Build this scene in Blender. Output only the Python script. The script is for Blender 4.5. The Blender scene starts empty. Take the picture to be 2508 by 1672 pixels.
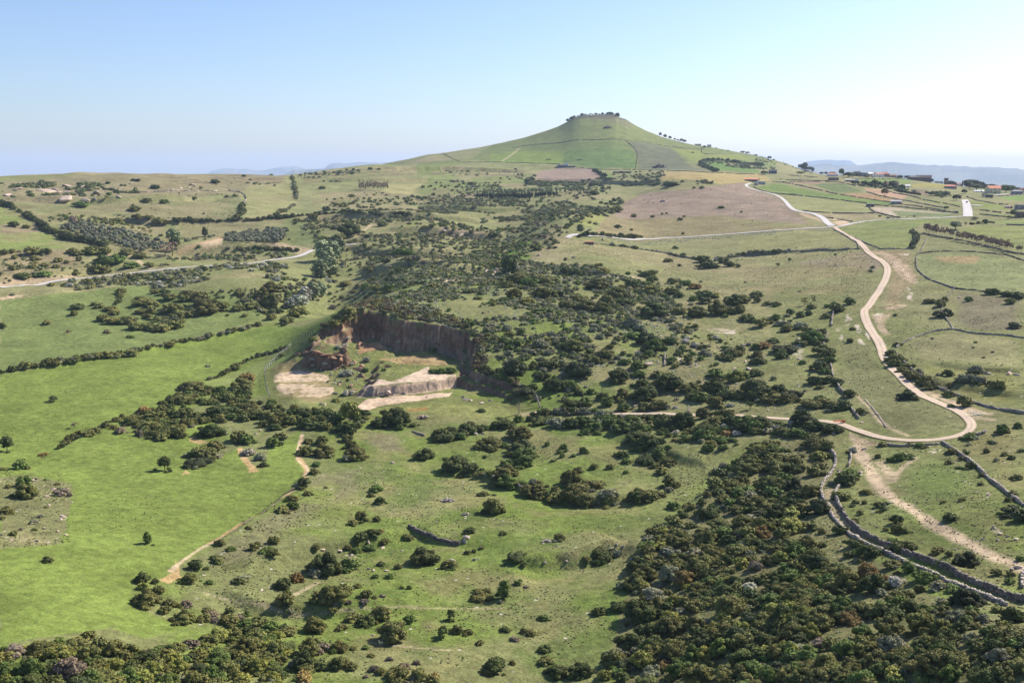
import bpy, math, random
import numpy as np
R_ = math.radians
random.seed(7); rng = np.random.default_rng(7)
# ---------------------------------------------------------------- camera, sun, sky, exposure
F_PX = 2409.0; PITCH = math.atan((836-415)/F_PX)
SUN_AZ, SUN_EL = 38.0, 37.0          # degrees: azimuth measured from +X (right) towards +Y (away)
scn = bpy.context.scene
COL = scn.collection
cam_d = bpy.data.cameras.new('camera'); cam = bpy.data.objects.new('camera', cam_d); COL.objects.link(cam)
cam_d.sensor_width = 36.0; cam_d.lens = 36.0*F_PX/2508.0
cam_d.clip_start = 1.0; cam_d.clip_end = 120000
cam.location = (0, 0, 0); cam.rotation_euler = (math.pi/2-PITCH, 0, 0)
scn.camera = cam
world = bpy.data.worlds.new('World'); scn.world = world; world.use_nodes = True
wn = world.node_tree; bg = wn.nodes['Background']
sky = wn.nodes.new('ShaderNodeTexSky'); sky.sky_type = 'NISHITA'; sky.sun_disc = False
sky.sun_elevation = R_(SUN_EL); sky.sun_rotation = R_(90-SUN_AZ)
sky.altitude = 400; sky.air_density = 1.0; sky.dust_density = 1.1; sky.ozone_density = 4.5
tn = wn.nodes.new('ShaderNodeVectorMath'); tn.operation = 'MULTIPLY'; tn.inputs[1].default_value = (1.02, .99, 1.06)
wn.links.new(sky.outputs[0], tn.inputs[0]); wn.links.new(tn.outputs[0], bg.inputs[0]); bg.inputs[1].default_value = 0.088
sl = bpy.data.lights.new('sun', 'SUN'); sl.energy = 5.0; sl.angle = R_(0.53); sl.color = (1.0, 0.93, 0.81)
so = bpy.data.objects.new('sun', sl); COL.objects.link(so)
so.rotation_euler = (R_(90-SUN_EL), 0, R_(90+SUN_AZ)); so.location = (500, 500, 800)
scn.view_settings.view_transform = 'Standard'; scn.view_settings.look = 'None'
scn.view_settings.exposure = 0.86; scn.view_settings.gamma = 1.0
scn.cycles.max_bounces = 5; scn.cycles.diffuse_bounces = 2; scn.cycles.volume_bounces = 1
scn.cycles.use_fast_gi = False

# ---------------------------------------------------------------- helpers
TL = {'A':(0,360,3.36),'B':(600,360,3.36),'C':(1200,260,3.36),'D':(1808,360,3.36),
      'E':(0,700,3.36),'F':(600,700,3.36),'G':(1200,640,3.36),'H':(1808,700,3.36),
      'I':(0,1000,3.92),'J':(500,1000,3.92),'K':(1000,1000,3.92),'L':(1500,1000,3.92),
      'M':(0,1272,3.92),'N':(500,1272,3.92),'O':(1000,1272,3.92),'Q':(1500,1272,3.92),
      'R':(1908,1000,3.92),'S':(1908,1272,3.92),'Z':(0,0,0.9378),'V':(2008,390,9.408),
      'W':(2258,390,9.408),'X':(1340,380,7.84),'Y':(1810,400,15.68),'J2':(1960,500,11.76)}
def px(t, pts):
    ox, oy, s = TL[t]
    return [(ox+p[0]/s, oy+p[1]/s) for p in pts]
def ray(u, v):
    u = np.asarray(u, float); v = np.asarray(v, float)
    X = (u-1254)/F_PX; yc = (836-v)/F_PX
    Y = math.cos(PITCH)+yc*math.sin(PITCH); Z = -math.sin(PITCH)+yc*math.cos(PITCH)
    return np.arctan2(X, Y), Z/np.hypot(X, Y)
def smooth(x): x = np.clip(x, 0, 1); return x*x*(3-2*x)
_NT = rng.random((256, 256))
def vnoise(x, y):
    xi = np.floor(x).astype(int); yi = np.floor(y).astype(int); fx = smooth(x-xi); fy = smooth(y-yi)
    a = _NT[xi & 255, yi & 255]; b = _NT[(xi+1) & 255, yi & 255]
    c = _NT[xi & 255, (yi+1) & 255]; d = _NT[(xi+1) & 255, (yi+1) & 255]
    return (a*(1-fx)+b*fx)*(1-fy)+(c*(1-fx)+d*fx)*fy
def fbm(x, y, s, o=4):
    r = 0; a = .5; t = 0
    for k in range(o):
        r = r+a*vnoise(x/s+17.3*k, y/s+5.1*k); t += a; a *= .55; s *= .47
    return r/t
def pip(P, x, y):
    P = np.asarray(P, float); ins = np.zeros(x.shape, bool)
    x0, y0 = P.min(0); x1, y1 = P.max(0)
    m = (x >= x0) & (x <= x1) & (y >= y0) & (y <= y1)
    xs = x[m]; ys = y[m]; r = np.zeros(xs.shape, bool); n = len(P)
    for i in range(n):
        ax, ay = P[i]; bx, by = P[(i+1) % n]
        if ay == by: continue
        c = ((ay > ys) != (by > ys)) & (xs < (bx-ax)*(ys-ay)/(by-ay)+ax)
        r ^= c
    ins[m] = r
    return ins
def dist_poly(P, x, y, closed=True):
    P = np.asarray(P, float); d = np.full(x.shape, 1e9); n = len(P)
    for i in range(n if closed else n-1):
        a = P[i]; b = P[(i+1) % n]; ab = b-a; L = (ab**2).sum()+1e-9
        t = np.clip(((x-a[0])*ab[0]+(y-a[1])*ab[1])/L, 0, 1)
        d = np.minimum(d, np.hypot(x-a[0]-t*ab[0], y-a[1]-t*ab[1]))
    return d
def resample(P, step):
    P = np.asarray(P, float); out = [P[0]]
    seg = np.linalg.norm(np.diff(P, axis=0), axis=1); s = np.concatenate([[0], np.cumsum(seg)])
    n = max(2, int(s[-1]/step)+1); q = np.linspace(0, s[-1], n)
    return np.stack([np.interp(q, s, P[:, k]) for k in range(P.shape[1])], 1)
def chaikin(P, n=2):
    P = np.asarray(P, float)
    for _ in range(n):
        Q = np.empty((2*len(P)-2, P.shape[1])); Q[0::2] = .75*P[:-1]+.25*P[1:]; Q[1::2] = .25*P[:-1]+.75*P[1:]
        P = np.vstack([P[:1], Q, P[-1:]])
    return P
def mesh_fast(name, V, Fc, mat=None, colr=None, smooth_=False, mats=None, midx=None):
    V = np.ascontiguousarray(V, dtype=np.float32); Fc = np.ascontiguousarray(Fc, dtype=np.int32)
    me = bpy.data.meshes.new(name); n, k = Fc.shape
    me.vertices.add(len(V)); me.vertices.foreach_set('co', V.ravel())
    me.loops.add(n*k); me.loops.foreach_set('vertex_index', Fc.ravel())
    me.polygons.add(n); me.polygons.foreach_set('loop_start', np.arange(0, n*k, k, dtype=np.int32))
    me.polygons.foreach_set('loop_total', np.full(n, k, dtype=np.int32))
    if smooth_: me.polygons.foreach_set('use_smooth', np.ones(n, dtype=bool))
    for m in (mats or ([mat] if mat else [])): me.materials.append(m)
    if midx is not None: me.polygons.foreach_set('material_index', np.asarray(midx, dtype=np.int32))
    me.update(calc_edges=True)
    if colr is not None:
        add_col(me, 'Col', colr)
    return me
def add_col(me, name, c):
    a = me.color_attributes.new(name, 'FLOAT_COLOR', 'POINT')
    c = np.asarray(c, dtype=np.float32)
    if c.shape[1] == 3: c = np.hstack([c, np.ones((len(c), 1), np.float32)])
    a.data.foreach_set('color', c.ravel())
def obj(name, me, parent=None, loc=None, rot=None, label=None, cat=None, group=None, kind=None, sc=None):
    o = bpy.data.objects.new(name, me); COL.objects.link(o)
    if parent: o.parent = parent
    if loc is not None: o.location = loc
    if rot is not None: o.rotation_euler = rot
    if sc is not None: o.scale = sc
    if label: o['label'] = label
    if cat: o['category'] = cat
    if group: o['group'] = group
    if kind: o['kind'] = kind
    return o

# ---------------------------------------------------------------- terrain heights
CT = {  # image column -> (row, distance): control points of the valley surface
 0:   [(1672,150),(1500,180),(1300,235),(1130,315),(950,430),(800,570),(740,640),(700,690),(620,800),(520,1000),(470,1130),(441,1260)],
 350: [(1672,150),(1500,182),(1300,235),(1130,310),(1000,375),(880,470),(780,580),(720,650),(660,730),(600,830),(520,1000),(460,1200),(437,1320)],
 700: [(1672,150),(1500,183),(1300,232),(1150,290),(1050,335),(960,385),(850,470),(780,560),(700,650),(620,770),(540,980),(480,1230),(431,1550)],
 1000:[(1672,148),(1500,180),(1300,228),(1150,285),(1050,330),(1000,350),(900,385),(820,425),(762,462),(720,520),(660,620),(600,760),(540,950),(480,1250),(440,1500),(405,1850)],
 1254:[(1672,150),(1500,180),(1300,225),(1150,280),(1050,325),(1010,345),(940,370),(860,405),(780,455),(700,545),(650,640),(590,800),(540,970),(480,1250),(430,1600),(412,1850)],
 1550:[(1672,148),(1500,178),(1300,223),(1150,273),(1050,315),(1020,332),(940,370),(860,415),(780,475),(700,570),(640,670),(590,790),(560,870),(520,1000),(480,1180),(450,1400),(430,1620),(414,1850)],
 1850:[(1672,135),(1500,165),(1300,213),(1150,262),(1050,303),(1020,318),(940,358),(860,415),(780,480),(700,575),(640,680),(580,800),(540,920),(500,1050),(460,1270),(430,1550),(414,1850)],
 2150:[(1672,127),(1500,156),(1350,190),(1200,235),(1080,280),(1000,315),(900,375),(800,450),(700,550),(620,660),(560,800),(530,920),(500,1080),(470,1250),(440,1500),(431,1650)],
 2508:[(1672,120),(1500,150),(1350,182),(1200,225),(1080,275),(1000,310),(900,370),(800,440),(700,540),(620,650),(560,780),(530,880),(500,1020),(485,1200),(472,1420)]}
cp = []
for u, l in CT.items():
    for v, r in l:
        th, t = ray(u, v); cp.append((float(th), r, float(t)*r))
for u, v, r in [(600,427,1500),(808,415,1700),(900,406,1820),(1120,700,560),(761,843,434),(779,815,441),(808,797,446),(838,772,452),(868,761,457),(898,757,460),(927,763,459),(825,770,620),(180,439,1280),
                (1350,560,760),(1400,520,860),(1450,480,1150),(1750,430,1330),(1650,434,1280)]:
    th, t = ray(u, v); cp.append((float(th), r, float(t)*r))
for u in (0, 350, 600, 808): cp.append((float(ray(u, 440)[0]), 2150, -70)); cp.append((float(ray(u, 440)[0]), 3300, -190))
for u, z in ((950, 5), (1254, 8), (1550, 8), (1850, 2)): cp.append((float(ray(u, 420)[0]), 2350, z)); cp.append((float(ray(u, 420)[0]), 3300, -90))
for u in (2150, 2508): cp.append((float(ray(u, 440)[0]), 2200, -90)); cp.append((float(ray(u, 440)[0]), 3300, -210))
for th in (-1.0, 1.0):
    for r, z in ((120,-80),(250,-84),(500,-84),(900,-60),(1300,-30),(2200,-80),(3300,-200)): cp.append((th, r, z))
for th in (-.5, 0, .5): cp.append((th, 80, -80))
cp = np.array(cp)
def _uc(th, r): return np.stack([th*2.2, np.log(r)], -1)
def _phi(d2): return d2*np.log(d2+1e-9)*.5
CU = _uc(cp[:, 0], cp[:, 1]); n = len(CU)
A = np.zeros((n+3, n+3)); A[:n, :n] = _phi(((CU[:, None]-CU[None])**2).sum(-1))+np.eye(n)*1e-4
A[:n, n] = 1; A[n, :n] = 1; A[:n, n+1:] = CU; A[n+1:, :n] = CU.T
W = np.linalg.solve(A, np.concatenate([cp[:, 2]/cp[:, 1], [0, 0, 0]]))
def tps(th, r):
    P = _uc(th, r); out = W[n]+P@W[n+1:]
    for k in range(n): out = out+W[k]*_phi(((P-CU[k])**2).sum(-1))
    return out*r
TH = np.concatenate([np.linspace(-1.1, -.56, 28)[:-1], np.linspace(-.56, .56, 930), np.linspace(.56, 1.1, 28)[1:]])
RR = [60.0]
while RR[-1] < 3300:
    r = RR[-1]; RR.append(r*(1.0075 if r < 120 else 1.0038 if r < 340 else 1.0026 if r < 500 else 1.0036 if r < 2500 else 1.008))
RFAR = [3300*1.12**k for k in range(1, 19)]
RN = np.array(RR); RR = np.array(RR+RFAR)
TG, RG = np.meshgrid(TH, RR, indexing='ij')
XG = RG*np.sin(TG); YG = RG*np.cos(TG)
cth, crr = np.meshgrid(TH[::6].tolist()+[TH[-1]], RN[::6].tolist()+[RN[-1]], indexing='ij')
cz = tps(cth, crr)                      # coarse solve, then linear interpolation in (angle, ln r)
tmp = np.stack([np.interp(np.log(RN), np.log(crr[0]), cz[i]) for i in range(len(cz))])
zc = np.stack([np.interp(TH, cth[:, 0], tmp[:, j]) for j in range(tmp.shape[1])], 1)
ZG = np.full(XG.shape, -230.0); ZG[:, :len(RN)] = zc
far = smooth((RG-2600)/1400); ZG[:, len(RN):] = -230
ZG = ZG*(1-far)+(-230-20*fbm(XG, YG, 3000, 2))*far
# the flat-topped cone
SK = px('B', [(1000,157),(1100,145),(1200,122),(1350,95),(1500,60),(1620,50),(1800,20),(1900,5)])+px('C', [(0,320),(150,285),(300,252),(450,205),(560,165),(640,125),(690,92),(740,74),(800,68),(950,64),(1040,66),(1060,88),(1120,105),(1190,150),(1290,200),(1400,245),(1600,298),(1700,318),(1800,332),(1900,350),(2050,378),(2200,405),(2300,432),(2352,440)])+px('D', [(420,140),(520,180),(620,205),(720,222),(800,240)])
SK = np.array(SK); sth, stt = ray(SK[:, 0], SK[:, 1]+1.0)
RC = 2350.0
zt = np.interp(TH, sth, stt, left=-9, right=-9)*RC
i2350 = np.argmin(abs(RR-RC)); zb = ZG[:, i2350]
edge = smooth((TH-sth[0]+.03)/.05)*smooth((sth[-1]+.02-TH)/.04)
dz = np.where((TH >= sth[0]-.03) & (TH <= sth[-1]+.02), np.maximum(np.interp(TH, sth, stt)*RC-zb, 0), 0)*edge
thc = float(ray(1480, 300)[0]); wd = np.clip(1-((TH-thc)/.26)**2, .12, 1)**.5
r0 = RC-520*wd
xx = np.clip((RG-r0[:, None])/(RC-r0)[:, None], 0, 1); s_up = .78*xx+.22*xx**2
s_dn = smooth(1-(RG-RC-25)/700)
kk = np.exp(-np.linspace(-2.2, 2.2, 21)**2); kk /= kk.sum(); dsm = np.convolve(np.pad(dz, 10, mode='edge'), kk, mode='valid')
dz2 = dsm[:, None]+(dz-dsm)[:, None]*xx**3
ZG = ZG+dz2*np.where(RG < RC, s_up, s_dn)
# small relief
amp = smooth((RG-90)/200)*smooth((3200-RG)/800)
ZG += amp*((fbm(XG, YG, 60, 3)-.5)*2.4+(fbm(XG+500, YG, 14, 3)-.5)*.9)*np.where(RG > 1000, .7, 1)
relief_mid = smooth((RG-560)/100)*smooth((1500-RG)/200)*smooth((.16-TG)/.1)
ZG += relief_mid*(fbm(XG+90, YG+40, 130, 3)-.5)*16

def cast_on(Zg, u, v):
    th, t = ray(u, v); th = np.atleast_1d(th); t = np.atleast_1d(t)
    fi = np.interp(th, TH, np.arange(len(TH))); i = np.clip(fi.astype(int), 0, len(TH)-2); w = fi-i
    out = np.zeros((len(th), 3))
    for k in range(len(th)):
        zz = (Zg[i[k]]*(1-w[k])+Zg[i[k]+1]*w[k]); T = zz/RR
        j = np.argmax((T >= t[k])[:len(RN)])
        if not (T >= t[k])[:len(RN)].any():
            jj = np.argmax(T[200:len(RN)])+200; r = RR[jj]
        elif j == 0: r = RR[0]
        else:
            q = (t[k]-T[j-1])/(T[j]-T[j-1]+1e-12); r = RR[j-1]+q*(RR[j]-RR[j-1])
        out[k] = (r*math.sin(th[k]), r*math.cos(th[k]), 0)
    return out
def Hf(x, y, Zg=None):
    Zg = ZG if Zg is None else Zg
    x = np.asarray(x, float); y = np.asarray(y, float)
    th = np.arctan2(x, y); r = np.hypot(x, y)
    fi = np.clip(np.interp(th, TH, np.arange(len(TH))), 0, len(TH)-1.001); fj = np.clip(np.interp(r, RR, np.arange(len(RR))), 0, len(RR)-1.001)
    i = fi.astype(int); j = fj.astype(int); a = fi-i; b = fj-j
    return (Zg[i, j]*(1-a)*(1-b)+Zg[i+1, j]*a*(1-b)+Zg[i, j+1]*(1-a)*b+Zg[i+1, j+1]*a*b)
# banks and terrace steps that follow the field edges
def bank(t, pts, h, w=2.2, reach=16):
    global ZG
    P = np.array(px(t, pts)); P = chaikin(cast_on(ZG, P[:, 0], P[:, 1])[:, :2], 2); x0, y0 = P.min(0)-reach*2; x1, y1 = P.max(0)+reach*2
    m = (XG > x0) & (XG < x1) & (YG > y0) & (YG < y1); x = XG[m]; y = YG[m]; best = np.full(x.shape, 1e9); sg = np.zeros(x.shape); pr_ = np.zeros(x.shape); n_ = len(P)-1
    for i in range(n_):
        a = P[i]; ab = P[i+1]-a; L = (ab**2).sum()+1e-9; tt = np.clip(((x-a[0])*ab[0]+(y-a[1])*ab[1])/L, 0, 1)
        dx = x-a[0]-tt*ab[0]; dy = y-a[1]-tt*ab[1]; d = np.hypot(dx, dy); c = np.sign(ab[0]*dy-ab[1]*dx); q = d < best
        best = np.where(q, d, best); sg = np.where(q, c, sg); pr_ = np.where(q, (i+tt)/n_, pr_)
    s_ = best*sg+(fbm(x, y, 8, 2)-.5)*3; end = smooth(pr_/.25)*smooth((1-pr_)/.25)
    ZG[m] += h*(smooth((s_/w+1)/2)-.5)*np.exp(-(s_/reach)**2)*end
for t, p, h in (('O',[(1000,450),(1400,430),(1700,350),(1900,290),(2100,230)],3.2),('K',[(0,1140),(150,1220),(350,1280),(600,1290),(900,1260)],1.3),('K',[(250,480),(600,610),(1050,750),(1400,850),(1800,880),(2300,850)],2.2),
  ('N',[(0,690),(300,780),(700,880),(1100,905),(1500,860),(2200,830)],1.8),('N',[(400,520),(900,330),(1500,230),(2000,120)],2.0),('K',[(700,450),(1000,420),(1400,480),(1700,600),(1900,700)],-1.6),
  ('I',[(1000,200),(700,310),(330,490)],1.8),('J',[(0,1320),(420,1080),(820,820),(1000,600)],-1.8),('L',[(0,260),(500,420),(700,520),(900,500)],1.8),('L',[(600,1050),(1000,700),(1400,400)],-2.0),
  ('A',[(0,1060),(600,1040),(900,960)],4),('A',[(100,430),(700,450),(1300,430),(1900,400)],6),('A',[(900,600),(1350,640),(1900,605),(2352,585)],5),('A',[(1400,880),(1900,820),(2352,830)],4),
  ('B',[(400,600),(900,560),(1400,570),(2000,620)],5),('B',[(1200,700),(1600,690),(2100,740)],6),('B',[(1100,190),(1700,180),(2352,210)],8),('B',[(600,270),(1100,280),(1600,260)],6),('B',[(1400,480),(1900,520),(2352,500)],5),('B',[(800,820),(1300,880),(1900,850)],4),('B',[(900,1000),(1500,980),(2000,1000)],4),
  ('C',[(250,610),(700,610),(1100,620),(1450,660)],6),('H',[(1500,740),(1800,850),(2352,900)],1.4),('H',[(1600,640),(2000,690),(2352,700)],1.2),('R',[(1000,1180),(1400,1420),(1900,1560)],-1.6),('E',[(0,730),(900,580),(1500,470),(2150,330)],2.0),('D',[(0,900),(500,850),(980,840)],1.5)):
    bank(t, p, h, w=2.0 if abs(h) < 3.5 else 4.0, reach=12 if abs(h) < 3.5 else 26)
# the quarry: floor cut into the knoll
def to_xy(Zg, t, pts):
    P = np.array(px(t, pts)); return cast_on(Zg, P[:, 0], P[:, 1])[:, :2]
RIM = [(540,480),(600,390),(700,330),(800,245),(900,208),(1000,195),(1100,215),(1250,270),(1420,300),(1560,310),(1700,335),(1850,385),(1905,480),(1900,600),(1890,700),(2000,735),(2150,770),(2250,850),(2340,965)]
FRONT = [(2340,1000),(1900,1010),(1500,990),(1000,1040),(600,1010),(200,940),(180,700),(380,600)]
QRIM = to_xy(ZG, 'F', RIM); QP = np.vstack([QRIM, to_xy(ZG, 'F', FRONT)])
qa = pip(QP, XG, YG); xm = XG[qa]; ym = YG[qa]
jit = (fbm(xm, ym, 7, 3)-.5)*5+(fbm(xm, ym+70, 2.4, 2)-.5)*2.4
dr = dist_poly(QRIM, xm, ym, closed=False)+jit
yf = ym
zfl = -86.0+(yf-350)*.022+(fbm(xm, ym, 9, 3)-.5)*1.2
benchP = to_xy(ZG, 'F', [(960,900),(1000,800),(1200,770),(1700,690)])
# upper bench behind the pale ledge
L0 = np.array([-40.0, 0]); 
def ray_at(u, v, r):
    th, t = ray(u, v); return np.array([r*math.sin(th), r*math.cos(th)])
ledge = [ray_at(*px('F', [p])[0], r) for p, r in (((960,860),371),((1060,870),371),((1300,870),373),((1500,850),376),((1740,830),384))]
ledge = np.array(ledge)
dl = dist_poly(ledge, xm, ym, closed=False)
ly = np.interp(xm, ledge[:, 0], ledge[:, 1]); behind = (ym-ly+(fbm(xm, ym, 4, 2)-.5)*2.5)
inx = smooth((xm-ledge[0, 0]+3+(fbm(xm, ym, 9, 3)-.5)*14)/8)*smooth((ledge[-1, 0]+4-xm)/4)
bench = 3.5*smooth(behind/1.8)*inx*smooth((ledge[0,1]+95-ym)/60)
zfl = zfl+bench+(4.6*smooth((ym-402)/34))*(1-inx)*smooth((ledge[-1, 0]-xm)/5)
# small rock spur on the left of the floor
sp = ray_at(*px('F', [(700,600)])[0], 425); spd = np.hypot((xm-sp[0])/9, (ym-sp[1])/5)
zfl += 6.0*smooth((1.25-spd+(fbm(xm, ym, 5, 3)-.5)*.8)*2.6)
cut = .55*smooth(dr/2.4)+.45*smooth((dr-3.6+2.5*(fbm(xm, ym+9, 6, 2)-.5))/2.6)
zn = ZG[qa]; ZG0 = ZG.copy()
talus = 2.6*smooth(1-(dr-5.5)/12)*(.4+fbm(xm+9, ym, 11, 2))*smooth((ledge[-1, 0]-4-xm)/10)
ZG[qa] = np.where(zn > zfl, zn*(1-cut)+np.minimum(zn, zfl+talus*.7)*cut, zn)
QFACE = np.zeros(XG.shape, bool); tmpb = (dr < 7.5) & (zn-zfl > 3.0) & (dr > -0.6); QFACE[qa] = tmpb
QAM = qa.copy(); LEDGE = np.zeros(XG.shape, bool); LEDGE[qa] = (behind > -1.0) & (behind < 2.6) & (xm > ledge[0,0]-2) & (xm < ledge[-1,0])
def W2(t, pts): return to_xy(ZG, t, pts)
def at(t, x, y):
    p = W2(t, [(x, y)])[0]; return float(p[0]), float(p[1]), float(Hf(p[0], p[1]))
# ---------------------------------------------------------------- ground colours (fields, bare earth, rock) as surface properties of the land
BR=(.14,.183,.042); G2=(.17,.205,.062); OL=(.185,.19,.082); TAN=(.27,.23,.125); DUL=(.155,.155,.07); PNK=(.225,.168,.13)
BRN=(.215,.168,.11); EAR=(.5,.36,.25); PAL=(.62,.52,.43); YEL=(.21,.22,.06); MID=(.132,.172,.04)
n1 = fbm(XG, YG, 90, 4); n2 = fbm(XG+333, YG, 26, 4); n3 = fbm(XG, YG+777, 9, 3)
def mixc(a, b, w): return a*(1-w[..., None])+np.array(b)*w[..., None]
C0 = np.zeros(XG.shape+(3,)); C0[:] = MID
C0 = mixc(C0, DUL, smooth((n2-.42)*5)*.75)
near = smooth((430-RG)/60)*smooth((np.degrees(TG)+14)/6); n5 = fbm(XG-700, YG+90, 11, 4)
C0 = mixc(C0, (.19,.175,.075), near*smooth((n5-.53)*9)*.6); C0 = mixc(C0, (.085,.13,.028), near*smooth((.45-n5)*9)*.55)
fr = smooth((RG-420)/250)
C0 = mixc(C0, OL, fr*.8)
C0 = mixc(C0, TAN, fr*smooth((n1-.45)*6)*.55)
C0 = mixc(C0, BRN, smooth((n1+n3*.4-.82)*6)*.5*fr)
rgt = smooth((np.degrees(TG)-3)/8)*smooth((RG-180)/80)
C0 = mixc(C0, (.19,.18,.085), rgt*.55)
MSK = np.zeros(XG.shape+(3,)); MSK[..., 0] = .5; MSK[..., 1] = .25   # R tussocks, G stones
WX = XG+(n3-.5)*5; WY = YG+(fbm(XG+50, YG+60, 7, 3)-.5)*5
WFX = XG+(n3-.5)*1.6; WFY = YG+(fbm(XG+50, YG+60, 5, 2)-.5)*1.6
def paint(t, pts, col, alpha=1.0, tuft=None, stone=None, soft=False, nz=None):
    P = W2(t, pts); m = pip(P, WX if soft else WFX, WY if soft else WFY)
    if not m.any(): return
    w = np.full(m.sum(), alpha)
    if nz is not None:
        s, lo = nz; w = w*smooth((fbm(XG[m]+lo*99, YG[m], s, 3)-lo)*7)
    if soft: w = w*smooth(dist_poly(P, XG[m], YG[m])/6+.15)
    C0[m] = C0[m]*(1-w[:, None])+np.array(col)*w[:, None]
    if tuft is not None: MSK[..., 0][m] = MSK[..., 0][m]*(1-w)+tuft*w
    if stone is not None: MSK[..., 1][m] = MSK[..., 1][m]*(1-w)+stone*w
paint('Z', [(0,860),(130,838),(250,815),(380,790),(500,765),(640,742),(775,726),(740,775),(640,800),(600,830),(560,850),(500,880),(440,885),(400,930),(300,965),(200,1010),(90,1050),(0,1075)], BR, tuft=.12, stone=0)
paint('Z', [(400,890),(600,830),(700,790),(610,850),(600,870),(560,905),(430,915)], G2, .8, tuft=.3, stone=.1)
paint('Z', [(0,1075),(90,1052),(250,985),(290,1000),(440,985),(490,955),(500,1000),(440,1070),(470,1070),(540,1030),(560,1060),(600,1080),(620,1030),(690,985),(685,1050),(712,1085),(680,1120),(600,1175),(500,1235),(410,1290),(395,1330),(310,1330),(300,1380),(360,1415),(440,1440),(330,1465),(250,1440),(150,1455),(0,1482)], BR, tuft=.16, stone=0)
paint('Z', [(0,1095),(60,1090),(165,1110),(160,1180),(140,1250),(0,1260)], DUL, .9, tuft=.9, stone=.9)
paint('I', [(0,1200),(200,1150),(550,1250),(450,1320),(0,1320)], TAN, .6, tuft=.6, stone=.9, soft=True)
for t, pts in (('I',[(1840,270),(1990,330),(1900,350),(1820,310)]),('I',[(1780,590),(1830,620),(1740,640)]),('J',[(310,380),(350,370),(430,500),(520,600),(440,620),(360,500)]),
               ('J',[(925,250),(945,250),(925,400),(985,540),(1020,580),(985,640),(950,640),(970,590),(890,500),(885,420)]),
               ('M',[(1690,400),(1700,480),(1730,560),(1650,620),(1540,580),(1620,520)]),('J',[(960,640),(1000,650),(800,840),(700,900),(820,790)]),
               ('J',[(700,900),(650,930),(400,1090),(0,1320),(0,1300),(400,1070)])):
    paint(t, pts, (.42,.27,.14), .75, tuft=.2, stone=.2)
paint('J', [(1000,650),(1080,600),(1500,560),(1560,800),(1200,960),(900,1100),(700,1400),(200,1560),(0,1560),(0,1340),(420,1090),(700,920)], (.15,.14,.075), .75, tuft=1, stone=.3, soft=True, nz=(16,.36))
paint('K', [(0,300),(300,130),(900,300),(1500,560),(2000,620),(1900,800),(900,780),(500,650)], (.115,.155,.035), .6, tuft=.3, stone=.2, soft=True)
paint('K', [(1500,1400),(2100,1230),(2150,1290),(1900,1420),(1600,1460)], (.3,.21,.13), .7, tuft=.7, stone=.8, soft=True)
paint('K', [(1100,1440),(1700,1330),(1800,1420),(1500,1500)], (.24,.18,.11), .6, tuft=.8, stone=.8, soft=True)
paint('K', [(200,450),(700,650),(1050,760),(1000,790),(200,500)], (.2,.18,.1), .5, tuft=.7, stone=.8, soft=True)
paint('J', [(1500,200),(1900,230),(2000,420),(1700,430),(1500,330)], (.17,.145,.09), .8, tuft=1, stone=.2, soft=True)
paint('O', [(2000,400),(2180,290),(2250,210),(2290,240),(2100,480),(2060,560)], BR, .9, tuft=.2, soft=True)
paint('L', [(500,900),(1000,500),(1450,280),(1400,600),(1100,800),(750,1050),(500,1100)], BR, .55, tuft=.35, soft=True)
# left middle
paint('Z', [(0,690),(120,675),(330,655),(420,668),(560,680),(620,722),(500,760),(380,787),(250,812),(130,835),(0,857)], (.135,.17,.055), .95, tuft=.3, stone=.05)
paint('A', [(0,490),(120,520),(300,640),(0,640)], G2, tuft=.15)
paint('A', [(0,640),(290,640),(350,700),(0,710)], BRN, .8)
paint('A', [(0,715),(350,705),(560,770),(830,830),(0,850)], G2, tuft=.15)
paint('A', [(0,850),(620,850),(700,1000),(740,1070),(0,1140)], (.24,.19,.11), .8, tuft=.8, stone=.6, nz=(30,.3))
paint('A', [(0,1120),(150,1070),(400,1070),(640,1050),(600,1085),(200,1130),(0,1150)], EAR, .7, stone=.6)
paint('A', [(0,1235),(200,1215),(400,1205),(200,1222),(0,1260)], EAR, .9)
paint('A', [(0,280),(2352,225),(2352,340),(1100,420),(700,430),(0,470)], (.2,.17,.1), .8, tuft=.8, stone=.3, soft=True)
paint('A', [(100,480),(800,440),(1960,380),(2000,500),(1940,590),(1350,620),(900,560),(300,540)], (.16,.165,.075), .8, tuft=.4)
paint('A', [(2000,390),(2352,330),(2352,580),(2050,600),(1940,590)], (.2,.21,.085), .9, tuft=.2)
paint('B', [(0,340),(300,280),(340,240),(380,270),(430,460),(300,560),(0,610)], (.22,.215,.095), .9, tuft=.2)
paint('B', [(430,300),(600,310),(900,340),(920,365),(600,380),(700,520),(300,560),(440,450)], (.19,.2,.085), .8, tuft=.2)
paint('B', [(1180,305),(1460,305),(1330,395),(1130,360)], (.27,.25,.11), .9, tuft=.1)
paint('A', [(1360,640),(1950,620),(2352,610),(2352,680),(2150,690),(1850,710),(1500,730),(1300,690)], (.145,.165,.065), .8, tuft=.3)
paint('B', [(0,625),(400,600),(600,640),(640,760),(620,800),(350,790),(300,700)], (.135,.16,.06), .8, tuft=.3)
paint('B', [(400,580),(1000,570),(1200,600),(1000,700),(800,760),(640,720),(500,640)], (.21,.18,.09), .8, tuft=.6, stone=.2, nz=(35,.35))
paint('A', [(1450,870),(1600,790),(1830,730),(1870,740),(1700,800),(1500,880)], (.36,.25,.15), .8, stone=.4)
paint('A', [(1620,830),(1700,780),(1830,740),(1830,800),(1700,850)], EAR, .6)
paint('B', [(0,780),(300,785),(520,830),(560,850),(430,890),(400,860),(200,830)], (.4,.29,.2), .6, stone=1)
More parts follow.
